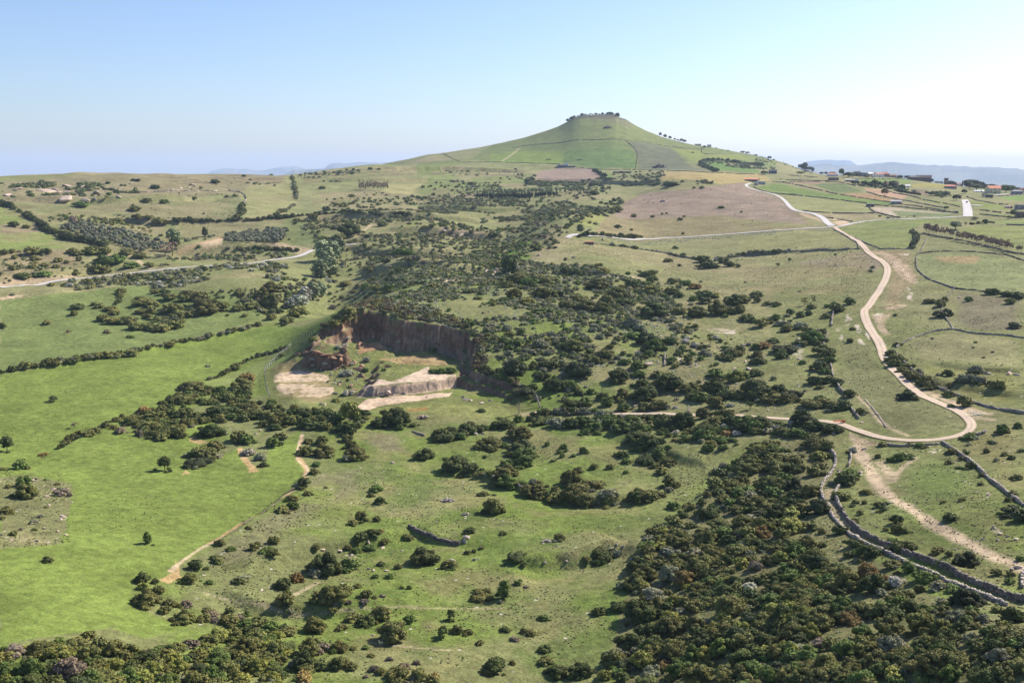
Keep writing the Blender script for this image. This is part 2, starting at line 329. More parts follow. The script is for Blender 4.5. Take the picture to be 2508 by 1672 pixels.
for p in ([(1500,230),(1750,190),(1700,310),(1500,380)], [(1450,320),(1900,300),(2200,330),(1900,360),(1400,420)], [(1850,260),(2352,220),(2352,300),(1900,310)]):
    paint('B', p, (.15,.18,.06), .8, tuft=.3)
paint('B', [(1250,680),(1350,620),(1450,590),(1400,650),(1300,680)], (.13,.2,.035), .8, tuft=.2)
paint('B', [(1900,970),(2100,880),(2352,760),(2352,930),(2200,960),(2100,1000)], (.115,.2,.03), .9, tuft=.2)
paint('C', [(50,1230),(250,1150),(480,1090),(480,1150),(250,1250),(100,1290)], (.115,.2,.03), .9, tuft=.2)
paint('C', [(620,990),(950,840),(950,930),(850,980)], (.19,.2,.06), .8, tuft=.3)
paint('B', [(1300,730),(1420,700),(1560,690),(1950,730),(2100,690),(1800,660),(1600,670)], (.42,.3,.22), .6, stone=.8)
paint('B', [(1530,1090),(1900,1060),(2100,990),(2352,990),(2300,1040),(2000,1100),(1600,1110)], (.48,.38,.28), .8, stone=.8, nz=(8,.3))
for yo in (0, 26, 50):
    paint('A', [(1300,262+yo),(1500,246+yo),(1900,230+yo),(2352,232+yo),(2352,242+yo),(1900,242+yo),(1500,258+yo)], (.13,.095,.06), .8, tuft=.9, stone=.5, nz=(12,.4))
    paint('B', [(450,238+yo),(900,184+yo),(1300,172+yo),(1300,184+yo),(900,198+yo),(500,252+yo)], (.14,.10,.065), .75, tuft=.9, stone=.5, nz=(12,.4))
    paint('B', [(1150,165+yo),(1750,160+yo),(2352,190+yo),(2352,202+yo),(1750,172+yo),(1150,176+yo)], (.14,.105,.07), .7, tuft=.9, stone=.5, nz=(12,.4))
# far middle below the cone
paint('C', [(360,575),(430,530),(560,510),(850,515),(940,590),(800,605),(400,605)], PNK, tuft=.1)
paint('C', [(860,530),(1000,560),(1010,600),(940,590)], (.14,.2,.05), .9)
paint('C', [(1420,540),(1800,545),(2250,560),(2310,610),(2130,630),(1900,640),(1400,620)], (.31,.24,.1), .85, tuft=.4)
paint('C', [(800,680),(1450,690),(1100,740),(900,720)], (.18,.19,.08), .7)
# the cone's fields
paint('C', [(-600,600),(0,325),(560,165),(740,74),(1060,70),(1290,200),(1800,330),(2352,440),(2352,520),(1200,520),(-600,470)], (.14,.165,.055), .95, tuft=.3)
paint('C', [(0,395),(200,370),(610,375),(600,460),(560,475),(0,460)], (.155,.205,.045), .95, tuft=.1)
paint('C', [(260,330),(900,290),(1120,295),(1190,360),(620,365),(240,350)], (.125,.16,.05), .9, tuft=.1)
paint('C', [(610,372),(1190,370),(1200,505),(850,512),(600,470)], (.10,.16,.045), .9, tuft=.3)
paint('C', [(1130,295),(1290,300),(1500,350),(1790,530),(1215,518),(1215,400)], (.12,.125,.075), .95, tuft=.1)
paint('C', [(1500,350),(1740,360),(1780,405),(2050,400),(2150,440),(1740,460),(1720,470)], (.18,.205,.055), .9, tuft=.1)
paint('C', [(1790,470),(1900,465),(2230,530),(2200,550),(1850,525)], (.1,.175,.035), .9, tuft=.1)
paint('C', [(900,90),(1060,90),(1200,160),(1150,190),(1000,140),(760,110)], (.16,.15,.085), .6, tuft=1, stone=.8)
paint('C', [(930,172),(965,150),(1005,172)], (.1,.08,.07), .9)
paint('C', [(650,122),(690,88),(740,70),(800,62),(1050,60),(1075,88),(1130,105),(1150,128),(1000,108),(800,100),(700,112)], (.105,.10,.07), .9, tuft=1, stone=.6)
# pink brown field
paint('C', [(860,1040),(1000,900),(1100,780),(1250,715),(1600,695),(1900,650),(2110,625),(2130,660),(2400,760),(2700,1000),(2352,1020),(1600,1080),(1000,1080)], (.195,.165,.085), tuft=.4, stone=.2)
paint('C', [(1000,900),(1100,780),(1250,715),(1600,695),(1900,650),(2110,625),(2130,660),(2400,760),(2680,990),(2352,960),(1900,900),(1400,920),(1100,930)], PNK, .85, tuft=.3, stone=.1, soft=True)
paint('D', [(0,590),(500,600),(740,640),(0,700)], (.19,.2,.075), .6, tuft=.5, nz=(14,.4))
for p in ([(540,555),(640,580),(640,588),(545,565)], [(720,585),(900,600),(880,612),(740,595)], [(760,620),(930,600),(900,640),(820,650)]): paint('D', p, EAR, .8)
# right side fields
RF = [([(0,720),(740,690),(960,770),(985,835),(600,840),(0,865)],(.205,.2,.085),.3),
 ([(800,660),(960,650),(1430,700),(1450,760),(1400,830),(1160,830),(1000,770)],(.175,.2,.065),.2),
 ([(960,640),(1100,605),(1750,590),(1800,640),(1500,640),(1400,690)],(.15,.18,.055),.3),
 ([(380,395),(1050,465),(1100,540),(850,545),(480,525),(420,470)],(.2,.205,.085),.2),
 ([(150,330),(330,300),(800,390),(1270,450),(1280,480),(1050,460),(330,380)],(.115,.17,.04),.3),
 ([(620,300),(860,300),(1040,370),(780,370),(640,320)],(.095,.135,.045),.9),
 ([(330,290),(640,285),(720,300),(620,310),(380,295)],(.24,.16,.11),.2),
 ([(860,385),(1060,380),(1270,430),(1250,445),(960,420)],(.28,.18,.09),.4),
 ([(1030,335),(1200,350),(1400,400),(1350,430),(1160,395),(1060,365)],(.36,.23,.15),.2),
 ([(1100,495),(1300,500),(1790,548),(1650,580),(1300,575),(1130,535)],(.36,.29,.22),.5),
 ([(1250,520),(1800,550),(1700,580),(1320,572)],(.12,.16,.06),.8),
 ([(600,545),(1100,550),(1220,580),(940,605),(760,580)],(.24,.2,.11),.3),
 ([(990,265),(1440,270),(1400,300),(1040,300)],(.13,.19,.045),.1),
 ([(1430,310),(1680,285),(1750,310),(1700,330),(1440,330)],(.25,.22,.06),.3),
 ([(1420,345),(1560,350),(1570,400),(1400,390)],(.16,.12,.08),.3),
 ([(1510,430),(1820,460),(1810,485),(1540,450)],(.16,.19,.055),.2),
 ([(1900,440),(2230,490),(2210,520),(2000,510),(1920,470)],(.17,.2,.055),.2),
 ([(2150,410),(2352,395),(2352,445),(2230,440)],(.13,.2,.045),.1),
 ([(2000,540),(2240,560),(2230,575),(2020,555)],(.16,.19,.06),.2),
 ([(2050,600),(2352,600),(2352,640),(2050,620)],(.16,.19,.06),.3),
 ([(1820,680),(2000,640),(2352,650),(2352,850),(2280,840),(2100,750),(1830,690)],(.165,.185,.055),.3),
 ([(1560,730),(1700,755),(1960,805),(2330,900),(2100,880),(1750,850),(1550,850)],(.17,.175,.075),.4),
 ([(1490,890),(1800,880),(2100,900),(2352,960),(2352,1230),(2000,1180),(1700,1130),(1540,1060),(1480,960)],(.185,.205,.085),.2),
 ([(1600,900),(2000,900),(1950,960),(1700,950)],(.27,.2,.1),.3),
 ([(1000,860),(1080,870),(1200,960),(1100,1040),(900,980),(600,1000),(500,960)],(.2,.165,.11),.5)]
for p, c, tf in RF: paint('D', p, c, .9, tuft=tf, stone=.08)
paint('D', [(1090,850),(1440,850),(1460,1000),(1520,1080),(1400,1200),(1350,1344),(1150,1344),(1200,1150),(1250,1000),(1150,900)], (.25,.19,.11), .75, tuft=.4, stone=.5, soft=True)
for t, p in (('D',[(1200,920),(1330,950),(1390,1030),(1440,1110),(1480,1120),(1400,1090),(1340,1010),(1250,955)]),('D',[(1390,1150),(1440,1190),(1420,1260),(1390,1250)]),('D',[(1300,880),(1410,880),(1390,890)]),
             ('H',[(1100,230),(1130,240),(1110,270)]),('H',[(1130,230),(1200,210),(1160,290),(1130,290)]),('H',[(900,225),(940,260),(930,310),(880,350),(800,380),(800,350),(870,300)]),
             ('H',[(965,320),(1000,315),(1010,380),(970,385)]),('H',[(1035,350),(1080,380),(1080,440),(1050,410)]),('H',[(970,410),(1000,420),(1055,490),(1000,470)]),('H',[(440,480),(490,470),(540,520),(520,620),(470,620),(440,560)]),
             ('H',[(840,400),(870,410),(860,460),(830,480)]),('H',[(1090,1040),(1130,1050),(1180,1120),(1240,1160),(1200,1180),(1130,1100)]),('H',[(1200,330),(1230,390),(1200,385)]),
             ('G',[(1280,830),(1340,830),(1330,870),(1290,860)]),('G',[(1680,840),(1790,845),(1700,865)]),('G',[(1540,790),(1590,795),(1560,815)]),('G',[(850,100),(1100,110),(1250,140),(1000,140),(900,120)]),
             ('G',[(1780,560),(1900,550),(2050,570),(2000,600),(1850,590)]),('R',[(760,590),(810,590),(785,640)]),('R',[(2000,800),(2040,820),(1990,850)]),('R',[(2030,1110),(2100,1130),(2150,1220),(2060,1200)]),
             ('R',[(1380,350),(1530,345),(1550,400),(1460,440)]),('R',[(890,20),(930,20),(1050,180),(1000,170),(940,100)]),('Y',[(1130,470),(1420,640),(1300,560)])):
    paint(t, p, PAL, .75, tuft=.1, stone=1, nz=(3.5,.36))
paint('H', [(1340,470),(1500,420),(1780,370),(2352,440),(2352,700),(2000,640),(1500,620)], (.22,.205,.1), .8, tuft=.25, stone=.1, soft=True)
paint('H', [(1500,640),(2352,700),(2352,1020),(1900,930),(1500,740)], (.165,.165,.05), .7, tuft=.5, stone=.15, soft=True)
paint('H', [(1780,30),(2352,120),(2352,380),(1900,370),(1760,290)], (.155,.135,.085), .85, tuft=.6, stone=.1, soft=True)
paint('H', [(820,480),(1120,480),(1200,640),(1420,830),(1850,1080),(1850,1200),(1400,1240),(1000,1130),(850,800)], (.13,.135,.058), .8, tuft=.8, stone=.15, soft=True)
paint('H', [(0,0),(1000,0),(900,500),(700,700),(500,1000),(0,1050)], (.15,.165,.055), .5, tuft=.5, stone=.35, soft=True)
paint('R', [(1200,600),(1500,440),(1900,600),(1900,850),(1400,900),(1150,780)], (.115,.165,.04), .7, tuft=.6, stone=.1, soft=True)
paint('R', [(1650,340),(2352,80),(2352,900),(2180,780),(1900,540)], (.17,.155,.06), .7, tuft=.7, stone=.2, soft=True)
paint('R', [(1400,950),(2352,950),(2352,1450),(1900,1300)], (.15,.15,.055), .6, tuft=.7, stone=.8, soft=True)
paint('R', [(560,940),(800,800),(1300,1050),(2300,1540),(1600,1540),(1000,1280)], (.135,.145,.05), .7, tuft=.7, stone=.6, soft=True)
paint('Z', [(1430,1600),(1400,1480),(1470,1290),(1610,1150),(1700,1050),(1790,1010),(1900,990),(1920,1150),(2000,1280),(2150,1370),(2400,1450),(2400,1600)], (.14,.135,.062), .8, tuft=1, stone=.35)
paint('D', [(0,880),(1000,850),(1150,960),(900,1200),(0,1240)], (.23,.19,.095), .6, tuft=.6, stone=.2, soft=True, nz=(30,.42))
paint('C', [(300,1130),(1500,1200),(2352,1290),(2352,1344),(0,1344)], (.24,.2,.11), .6, tuft=.6, stone=.3, soft=True, nz=(25,.42))
paint('G', [(500,100),(2352,60),(2352,1000),(1400,1240),(700,900)], (.21,.18,.095), .55, tuft=.7, stone=.5, soft=True, nz=(18,.46))
paint('A', [(0,420),(1300,300),(2352,300),(2352,1100),(0,1200)], (.22,.18,.1), .5, tuft=.6, stone=.2, soft=True, nz=(45,.46))
paint('B', [(500,380),(2352,300),(2352,700),(700,900)], (.2,.165,.09), .5, tuft=.6, stone=.2, soft=True, nz=(45,.46))
for t, p in (('D',[(1060,850),(1180,850),(1300,900),(1440,1000),(1480,1120),(1440,1130),(1330,1060),(1250,960),(1130,880)]),('H',[(1080,190),(1200,190),(1430,100),(1440,130),(1250,240),(1200,330),(1240,400),(1180,400),(1110,280)]),('H',[(1300,640),(1420,760),(1620,880),(2050,1040),(2060,1060),(1850,1030),(1560,890),(1380,760)]),('R',[(680,230),(960,330),(940,380),(760,390),(690,280)]),('D',[(500,530),(700,590),(720,640),(640,600),(520,560)])):
    paint(t, p, (.42,.31,.21), .75, tuft=.2, stone=.7, nz=(9,.38))
# rough tracks on the right
TRK = [('R', [(740,360),(860,560),(960,760),(1150,900),(1400,1060),(1700,1230),(2000,1400),(2250,1480),(2330,1560)], 1.5, 1.0), ('R', [(860,560),(1000,600),(1130,640),(1180,560),(1310,480)], .7, .7), ('R', [(960,520),(1100,640),(1060,700)], 1.3, .7),
       ('N', [(0,700),(300,780),(700,880),(1000,910),(1350,880),(1650,830),(2150,840)], .35, .5), ('N', [(870,720),(1100,600)], .5, .6), ('N', [(1600,1180),(2000,1230),(2352,1250)], .3, .5), ('J',[(-320,1560),(-200,1450),(0,1320),(420,1080),(700,900),(820,800),(960,650),(1010,580),(900,500),(890,420),(940,250)], .5,.8),
       ('O', [(0,840),(900,850)], .3, .4), ('G', [(230,1260),(500,1245)], 2, .6), ('A',[(820,890),(1000,880),(1120,910),(1240,1000)],1.5,.8), ('R', [(1700,0),(1850,80),(2050,110)], 1.0,.7), ('H', [(1600,900),(1750,960),(1900,1040),(2070,1050)], 1.2,.8),
       ('B', [(880,780),(960,700),(1040,640)], 2.0, .6), ('C', [(100,450),(180,400),(240,350)], 2.5, .7), ('H', [(980,900),(1080,1010),(1180,1140),(1400,1230)], .5,.7), ('R', [(480,780),(500,900),(560,1010),(640,1120),(800,1250)], 1.2,.5)]
for t, p, hw, al in TRK:
    P = chaikin(W2(t, p), 2); x0, y0 = P.min(0)-6; x1, y1 = P.max(0)+6; n3b = n3
    m = (XG > x0) & (XG < x1) & (YG > y0) & (YG < y1)
    d = dist_poly(P, XG[m], YG[m], closed=False)+(n3[m]-.5)*hw*1.4
    w = smooth(1.4-d/hw)*al
    C0[m] = C0[m]*(1-w[:, None])+np.array((.47,.36,.24))*w[:, None]; MSK[..., 0][m] *= 1-w; MSK[..., 1][m] = MSK[..., 1][m]*(1-w)+.4*w
# the quarry floor
paint('F', [(160,700),(400,600),(540,500),(900,430),(1400,470),(1800,580),(1750,800),(1700,900),(2300,970),(2352,1030),(1600,1010),(1000,1040),(600,1010),(200,930)], (.15,.165,.055), .95, tuft=.5, stone=.3)
paint('F', [(200,650),(560,560),(760,760),(750,940),(560,980),(250,920)], (.25,.2,.1), .9, tuft=.2, stone=.3, soft=True)
paint('F', [(230,740),(450,690),(680,740),(740,880),(640,910),(380,910),(260,850)], (.5,.38,.27), .85, tuft=.1, stone=.5, nz=(5,.36))
paint('F', [(900,440),(1250,470),(1100,530),(940,560)], (.36,.2,.12), .8, tuft=.2, stone=.3, nz=(5,.3))
paint('F', [(1100,600),(1350,570),(1600,590),(1700,650),(1500,650),(1250,640)], (.33,.22,.12), .75, tuft=.2)
paint('F', [(1280,760),(1450,690),(1530,660),(1520,720),(1740,730),(1740,800),(1700,830),(980,850),(970,800),(1200,790)], (.55,.42,.32), .9, tuft=.1, stone=.3, nz=(4,.25))
paint('F', [(900,1000),(1000,930),(1300,900),(1700,880),(1680,910),(1300,960),(1100,990),(1010,1030)], (.56,.42,.3), .95, tuft=0, stone=.4)
paint('F', [(1010,1030),(1400,970),(2300,985),(2352,1090),(1900,1100),(1400,1060),(1060,1060)], (.2,.21,.07), .8, tuft=.3, stone=.1, soft=True)
paint('F', [(1320,1010),(1500,1000),(1510,1025),(1340,1030)], (.3,.15,.05), .7)
# steep rock
gz = np.gradient(ZG, axis=1)/np.gradient(RG, axis=1); gt = np.gradient(ZG, axis=0)/(np.gradient(TG, axis=0)*RG)
SLP = np.hypot(gz, gt)
strk = fbm(XG*3+YG*3, ZG*2.2, 2.2, 3); strt = fbm(XG*.3+YG*.3, ZG*9, 9, 3)
rock = np.array((.16,.098,.058))[None, None]*(.4+1.2*strk)[..., None]; rock = rock*(1-(smooth((strt-.47)*9)*.6)[..., None])+np.array((.28,.21,.15))*(smooth((strt-.47)*9)*.6)[..., None]
w = np.where(QFACE | (QAM & (SLP > .5)), smooth((SLP-.4)*3), 0); C0 = C0*(1-w[..., None])+rock*w[..., None]; MSK[..., 0] *= 1-w
pr = np.array((.42,.31,.225))[None, None]*(.6+.75*strk)[..., None]
w = np.where(LEDGE, .95, 0); C0 = C0*(1-w[..., None])+pr*w[..., None]; MSK[..., 0] *= 1-w
far = smooth((RG-3000)/1500); C0 = mixc(C0, (.12,.13,.08), far)
C0 *= (.86+.28*n3)[..., None]*(.9+.2*n2)[..., None]

# ---------------------------------------------------------------- materials
def mat_new(name, rough=.9, spec=.15):
    m = bpy.data.materials.new(name); m.use_nodes = True; nt = m.node_tree; b = nt.nodes['Principled BSDF']
    b.inputs['Roughness'].default_value = rough; b.inputs['Specular IOR Level'].default_value = spec
    return m, nt, b
def N(nt, t, **k):
    n = nt.nodes.new(t)
    for a, v in k.items(): setattr(n, a, v)
    return n
def noise(nt, scale, detail=4, rough=.6, vec=None):
    n = N(nt, 'ShaderNodeTexNoise'); n.inputs['Scale'].default_value = scale; n.inputs['Detail'].default_value = detail; n.inputs['Roughness'].default_value = rough
    if vec is not None: nt.links.new(vec, n.inputs['Vector'])
    return n.outputs['Fac']
def mrange(nt, x, a, b, c, d):
    n = N(nt, 'ShaderNodeMapRange'); nt.links.new(x, n.inputs[0])
    for i, v in enumerate((a, b, c, d)): n.inputs[i+1].default_value = v
    return n.outputs[0]
def math_(nt, op, a, b=None):
    n = N(nt, 'ShaderNodeMath', operation=op)
    for i, v in enumerate((a, b)):
        if v is None: continue
        if isinstance(v, (int, float)): n.inputs[i].default_value = v
        else: nt.links.new(v, n.inputs[i])
    return n.outputs[0]
def mixn(nt, fac, a, b, bt='MIX'):
    n = N(nt, 'ShaderNodeMix', data_type='RGBA', blend_type=bt)
    for i, v in ((0, fac), (6, a), (7, b)):
        if isinstance(v, (int, float)): n.inputs[i].default_value = v
        elif isinstance(v, tuple): n.inputs[i].default_value = (*v, 1)
        else: nt.links.new(v, n.inputs[i])
    return n.outputs[2]
def attr(nt, name):
    n = N(nt, 'ShaderNodeAttribute'); n.attribute_name = name; return n
def bump(nt, b, h, strength, dist):
    n = N(nt, 'ShaderNodeBump'); n.inputs['Strength'].default_value = strength; n.inputs['Distance'].default_value = dist
    nt.links.new(h, n.inputs['Height']); nt.links.new(n.outputs[0], b.inputs['Normal'])
def val3(nt, f):
    n = N(nt, 'ShaderNodeCombineColor')
    for i in range(3): nt.links.new(f, n.inputs[i])
    return n.outputs[0]
M_GR, nt, b = mat_new('ground', .95, .05)
pos = N(nt, 'ShaderNodeNewGeometry').outputs['Position']
ca = attr(nt, 'Col').outputs['Color']; ms = attr(nt, 'Msk'); sx = N(nt, 'ShaderNodeSeparateColor'); nt.links.new(ms.outputs['Color'], sx.inputs[0])
tf = sx.outputs[0]; stn = sx.outputs[1]
nA = noise(nt, .05, 5, .65, pos); nB = noise(nt, .45, 5, .7, pos); nC = noise(nt, 2.2, 4, .75, pos)
c = mixn(nt, 1.0, ca, val3(nt, mrange(nt, nA, .3, .7, .8, 1.22)), 'MULTIPLY')
c = mixn(nt, 1.0, c, val3(nt, mrange(nt, nB, .32, .68, .66, 1.34)), 'MULTIPLY')
c = mixn(nt, mrange(nt, tf, 0, .6, .4, 1), c, mixn(nt, 1.0, c, val3(nt, mrange(nt, nC, .3, .7, .5, 1.5)), 'MULTIPLY'))
# dry straw-coloured wisps and darker weeds between the grass
straw = math_(nt, 'MULTIPLY', mrange(nt, noise(nt, .8, 4, .8, pos), .5, .7, 0, 1), mrange(nt, tf, 0, 1, .08, .75)); c = mixn(nt, straw, c, (.2,.165,.085))
weed = math_(nt, 'MULTIPLY', mrange(nt, noise(nt, .9, 5, .75, pos), .36, .28, 0, 1), mrange(nt, tf, 0, 1, .25, .9)); c = mixn(nt, weed, c, (.05,.07,.022))
vo = N(nt, 'ShaderNodeTexVoronoi'); vo.inputs['Scale'].default_value = .42; nt.links.new(pos, vo.inputs['Vector'])
vs = N(nt, 'ShaderNodeSeparateColor'); nt.links.new(vo.outputs['Color'], vs.inputs[0])
st = math_(nt, 'MULTIPLY', mrange(nt, vo.outputs['Distance'], .17, .12, 0, 1), math_(nt, 'LESS_THAN', vs.outputs[0], math_(nt, 'MULTIPLY', stn, .55)))
c = mixn(nt, st, c, (.42,.37,.31))
nt.links.new(c, b.inputs['Base Color'])
hb = math_(nt, 'ADD', math_(nt, 'MULTIPLY', nB, 1.0), math_(nt, 'MULTIPLY', nC, .45)); bump(nt, b, hb, .55, .9)

M_LEAF, nt, b = mat_new('foliage', .75, .12)
oi = N(nt, 'ShaderNodeObjectInfo'); pos = N(nt, 'ShaderNodeNewGeometry').outputs['Position']
c = mixn(nt, 1.0, oi.outputs['Color'], attr(nt, 'Col').outputs['Color'], 'MULTIPLY')
c = mixn(nt, 1.0, c, val3(nt, mrange(nt, oi.outputs['Random'], 0, 1, .85, 1.18)), 'MULTIPLY')
c = mixn(nt, 1.0, c, val3(nt, mrange(nt, noise(nt, 1.3, 3, .7, pos), .3, .7, .7, 1.35)), 'MULTIPLY')
c = mixn(nt, mrange(nt, noise(nt, .55, 2, .5, pos), .56, .7, 0, .4), c, mixn(nt, 1.0, c, (1.4,1.12,.8), 'MULTIPLY'))
nt.links.new(c, b.inputs['Base Color'])
M_BARK, nt, b = mat_new('bark', .9, .1); b.inputs['Base Color'].default_value = (.13,.1,.075,1)
pos = N(nt, 'ShaderNodeNewGeometry').outputs['Position']; nt.links.new(mixn(nt, mrange(nt, noise(nt, 4, 3, .6, pos), .3, .7, 0, 1), (.09,.07,.05), (.2,.16,.12)), b.inputs['Base Color'])
def stone_mat(name, a, bb, sc=1.5):
    m, nt, b = mat_new(name, .9, .15); pos = N(nt, 'ShaderNodeNewGeometry').outputs['Position']
    c = mixn(nt, mrange(nt, noise(nt, sc, 4, .65, pos), .35, .65, 0, 1), a, bb)
    at_ = attr(nt, 'Col'); c = mixn(nt, 1.0, c, at_.outputs['Color'], 'MULTIPLY')
    nt.links.new(c, b.inputs['Base Color']); bump(nt, b, noise(nt, sc*4, 3, .6, pos), .5, .1); return m
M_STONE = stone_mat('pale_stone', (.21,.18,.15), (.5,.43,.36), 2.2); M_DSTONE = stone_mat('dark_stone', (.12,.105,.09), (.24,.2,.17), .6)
M_ROCK = stone_mat('pink_rock', (.3,.22,.17), (.55,.44,.36), .9); M_RROCK = stone_mat('red_rock', (.2,.11,.07), (.36,.22,.15), .7)
def road_mat(name, c1, c2, track):
    m, nt, b = mat_new(name, .95, .1); pos = N(nt, 'ShaderNodeNewGeometry').outputs['Position']
    c = mixn(nt, mrange(nt, noise(nt, .7, 5, .7, pos), .3, .7, 0, 1), c1, c2); ww = attr(nt, 'Col'); sp_ = N(nt, 'ShaderNodeSeparateColor'); nt.links.new(ww.outputs['Color'], sp_.inputs[0])
    # Col.r: distance across the road 0..1
    e = mrange(nt, math_(nt, 'ABSOLUTE', math_(nt, 'SUBTRACT', sp_.outputs[0], .5)), .0, .09, 1, 0)
    e = math_(nt, 'MULTIPLY', e, mrange(nt, noise(nt, .35, 4, .6, pos), .4, .6, .25, 1)); c = mixn(nt, math_(nt, 'MULTIPLY', e, track), c, (.2,.19,.1))
    e2 = mrange(nt, math_(nt, 'ADD', math_(nt, 'ABSOLUTE', math_(nt, 'SUBTRACT', sp_.outputs[0], .5)), math_(nt, 'MULTIPLY', noise(nt, 1.1, 3, .6, pos), .26)), .48, .6, 0, .85)
    c = mixn(nt, math_(nt, 'MULTIPLY', e2, .9 if track else .3), c, (.2,.19,.09))
    nt.links.new(c, b.inputs['Base Color']); bump(nt, b, noise(nt, 3, 4, .7, pos), .4, .15); return m
M_DIRT = road_mat('dirt_track', (.46,.345,.255), (.6,.475,.37), .75); M_ASPH = road_mat('pale_asphalt', (.44,.41,.395), (.54,.51,.49), 0)

# ---------------------------------------------------------------- the land as one sheet
nI, nJ = XG.shape
V = np.stack([XG, YG, ZG], -1).reshape(-1, 3)
ii, jj = np.meshgrid(np.arange(nI-1), np.arange(nJ-1), indexing='ij')
a0 = (ii*nJ+jj).ravel(); Fq = np.stack([a0, a0+nJ, a0+nJ+1, a0+1], 1)
me = mesh_fast('ground', V, Fq, M_GR, C0.reshape(-1, 3), smooth_=True); add_col(me, 'Msk', MSK.reshape(-1, 3))
obj('ground', me, kind='structure', label='rolling green grazing land with stony fields and an old quarry', cat='ground')

# ---------------------------------------------------------------- roads
ROADS = []
def road(name, t_pts, width, mat, label, lift=.12, closed_w=None):
    P = np.vstack([W2(t, p) for t, p in t_pts]); P = resample(chaikin(P, 3), 1.6)
    d = np.gradient(P, axis=0); d /= np.linalg.norm(d, axis=1)[:, None]+1e-9; nrm = np.stack([-d[:, 1], d[:, 0]], 1)
    k = 7; wv = np.full(len(P), width) if np.isscalar(width) else np.interp(np.linspace(0, 1, len(P)), np.linspace(0, 1, len(width)), width)
    wv = wv*(1+.16*(fbm(P[:, 0], P[:, 1], 9, 2)-.5)) if mat is M_DIRT else wv
    s = np.linspace(-.5, .5, k); Q = P[:, None]+nrm[:, None]*(wv[:, None]*s[None])[..., None]
    hz = Hf(Q[..., 0], Q[..., 1]); hc = hz.mean(1, keepdims=True); rr = np.hypot(Q[..., 0], Q[..., 1])
    z = np.maximum(hz, hz*.5+hc*.5)+lift+rr*.00018; z[:, 0] -= lift*.8; z[:, -1] -= lift*.8
    V = np.concatenate([Q, z[..., None]], -1).reshape(-1, 3); n = len(P)
    i, j = np.meshgrid(np.arange(n-1), np.arange(k-1), indexing='ij'); a = (i*k+j).ravel()
    me = mesh_fast(name, V, np.stack([a, a+k, a+k+1, a+1], 1), mat, np.repeat(np.tile(s+.5, n)[:, None], 3, 1), smooth_=True)
    obj(name, me, kind='structure', label=label, cat='road'); ROADS.append(P[::2]); return P
DIRT = road('dirt_road', [('D',[(790,657),(860,710),(960,760),(1030,820),(1070,870),(1150,920),(1210,960),(1235,1010),(1215,1090),(1170,1170),(1100,1270),(1060,1330)]),
   ('H',[(1040,190),(1035,240),(1070,330),(1130,420),(1180,500),(1190,580),(1250,660),(1340,760),(1440,850),(1540,920),(1660,970),(1790,1020),(1880,1080),(1930,1140),(1900,1200),(1800,1240),(1650,1265),(1450,1278),(1250,1262),(1100,1230),(980,1190),(880,1150),(780,1122),(650,1110),(450,1100),(250,1085),(0,1065)]),
   ('G',[(1900,1268),(1500,1255),(1200,1252),(950,1250),(500,1243),(330,1250)])], [3.4,3.6,3.8,3.8,4,4,4,3.8,3.2,2.8,2.6,2.6,2.4], M_DIRT, 'pale dirt road winding between stone walls and bending round below the pasture')
road('country_road', [('C',[(640,1085),(655,1068),(700,1058),(775,1056)]),('C',[(780,1075),(1000,1081),(1400,1084),(1600,1077),(1800,1065),(2043,1048)]),('D',[(250,692),(500,675),(740,661),(850,655),(960,627),(1100,604),(1300,597),(1600,586),(1750,579),(1850,572),(1890,568)])], 4.6, M_ASPH, 'narrow pale asphalt road crossing the slope below the brown field')
road('country_road', [('D',[(1890,574),(1888,520),(1878,470),(1862,436)])], [7.5,7.5,7,6.5], M_ASPH, 'wide straight asphalt road running up to the village')
road('country_road', [('D',[(1890,478),(1940,478),(2010,486)])], 4, M_ASPH, 'short side road leaving the straight village road', lift=.2)
road('country_road', [('D',[(770,652),(738,630),(712,596),(660,562),(590,543),(500,530),(450,515),(420,490),(395,455),(360,420),(300,392),(200,368),(110,345),(62,322),(70,308),(110,300)])], [6,5.5,5,4.5,4,4,4,3.6], M_ASPH, 'grey lane climbing along the brown field to the farm')
road('country_road', [('A',[(0,1158),(200,1138),(400,1112),(600,1088),(740,1075),(900,1055),(1150,1030),(1400,1003),(1600,985),(1900,965),(2200,940)]),('B',[(160,938),(370,915),(480,890),(560,848)])], 4.2, M_ASPH, 'pale asphalt road along the foot of the left hillside')
road('country_road', [('B',[(735,815),(850,800),(960,795)])], 4.2, M_ASPH, 'short visible piece of asphalt road right of the tall poplars')
road('country_road', [('D',[(2040,400),(2160,395),(2352,380)])], 4, M_ASPH, 'road along the edge of the village')
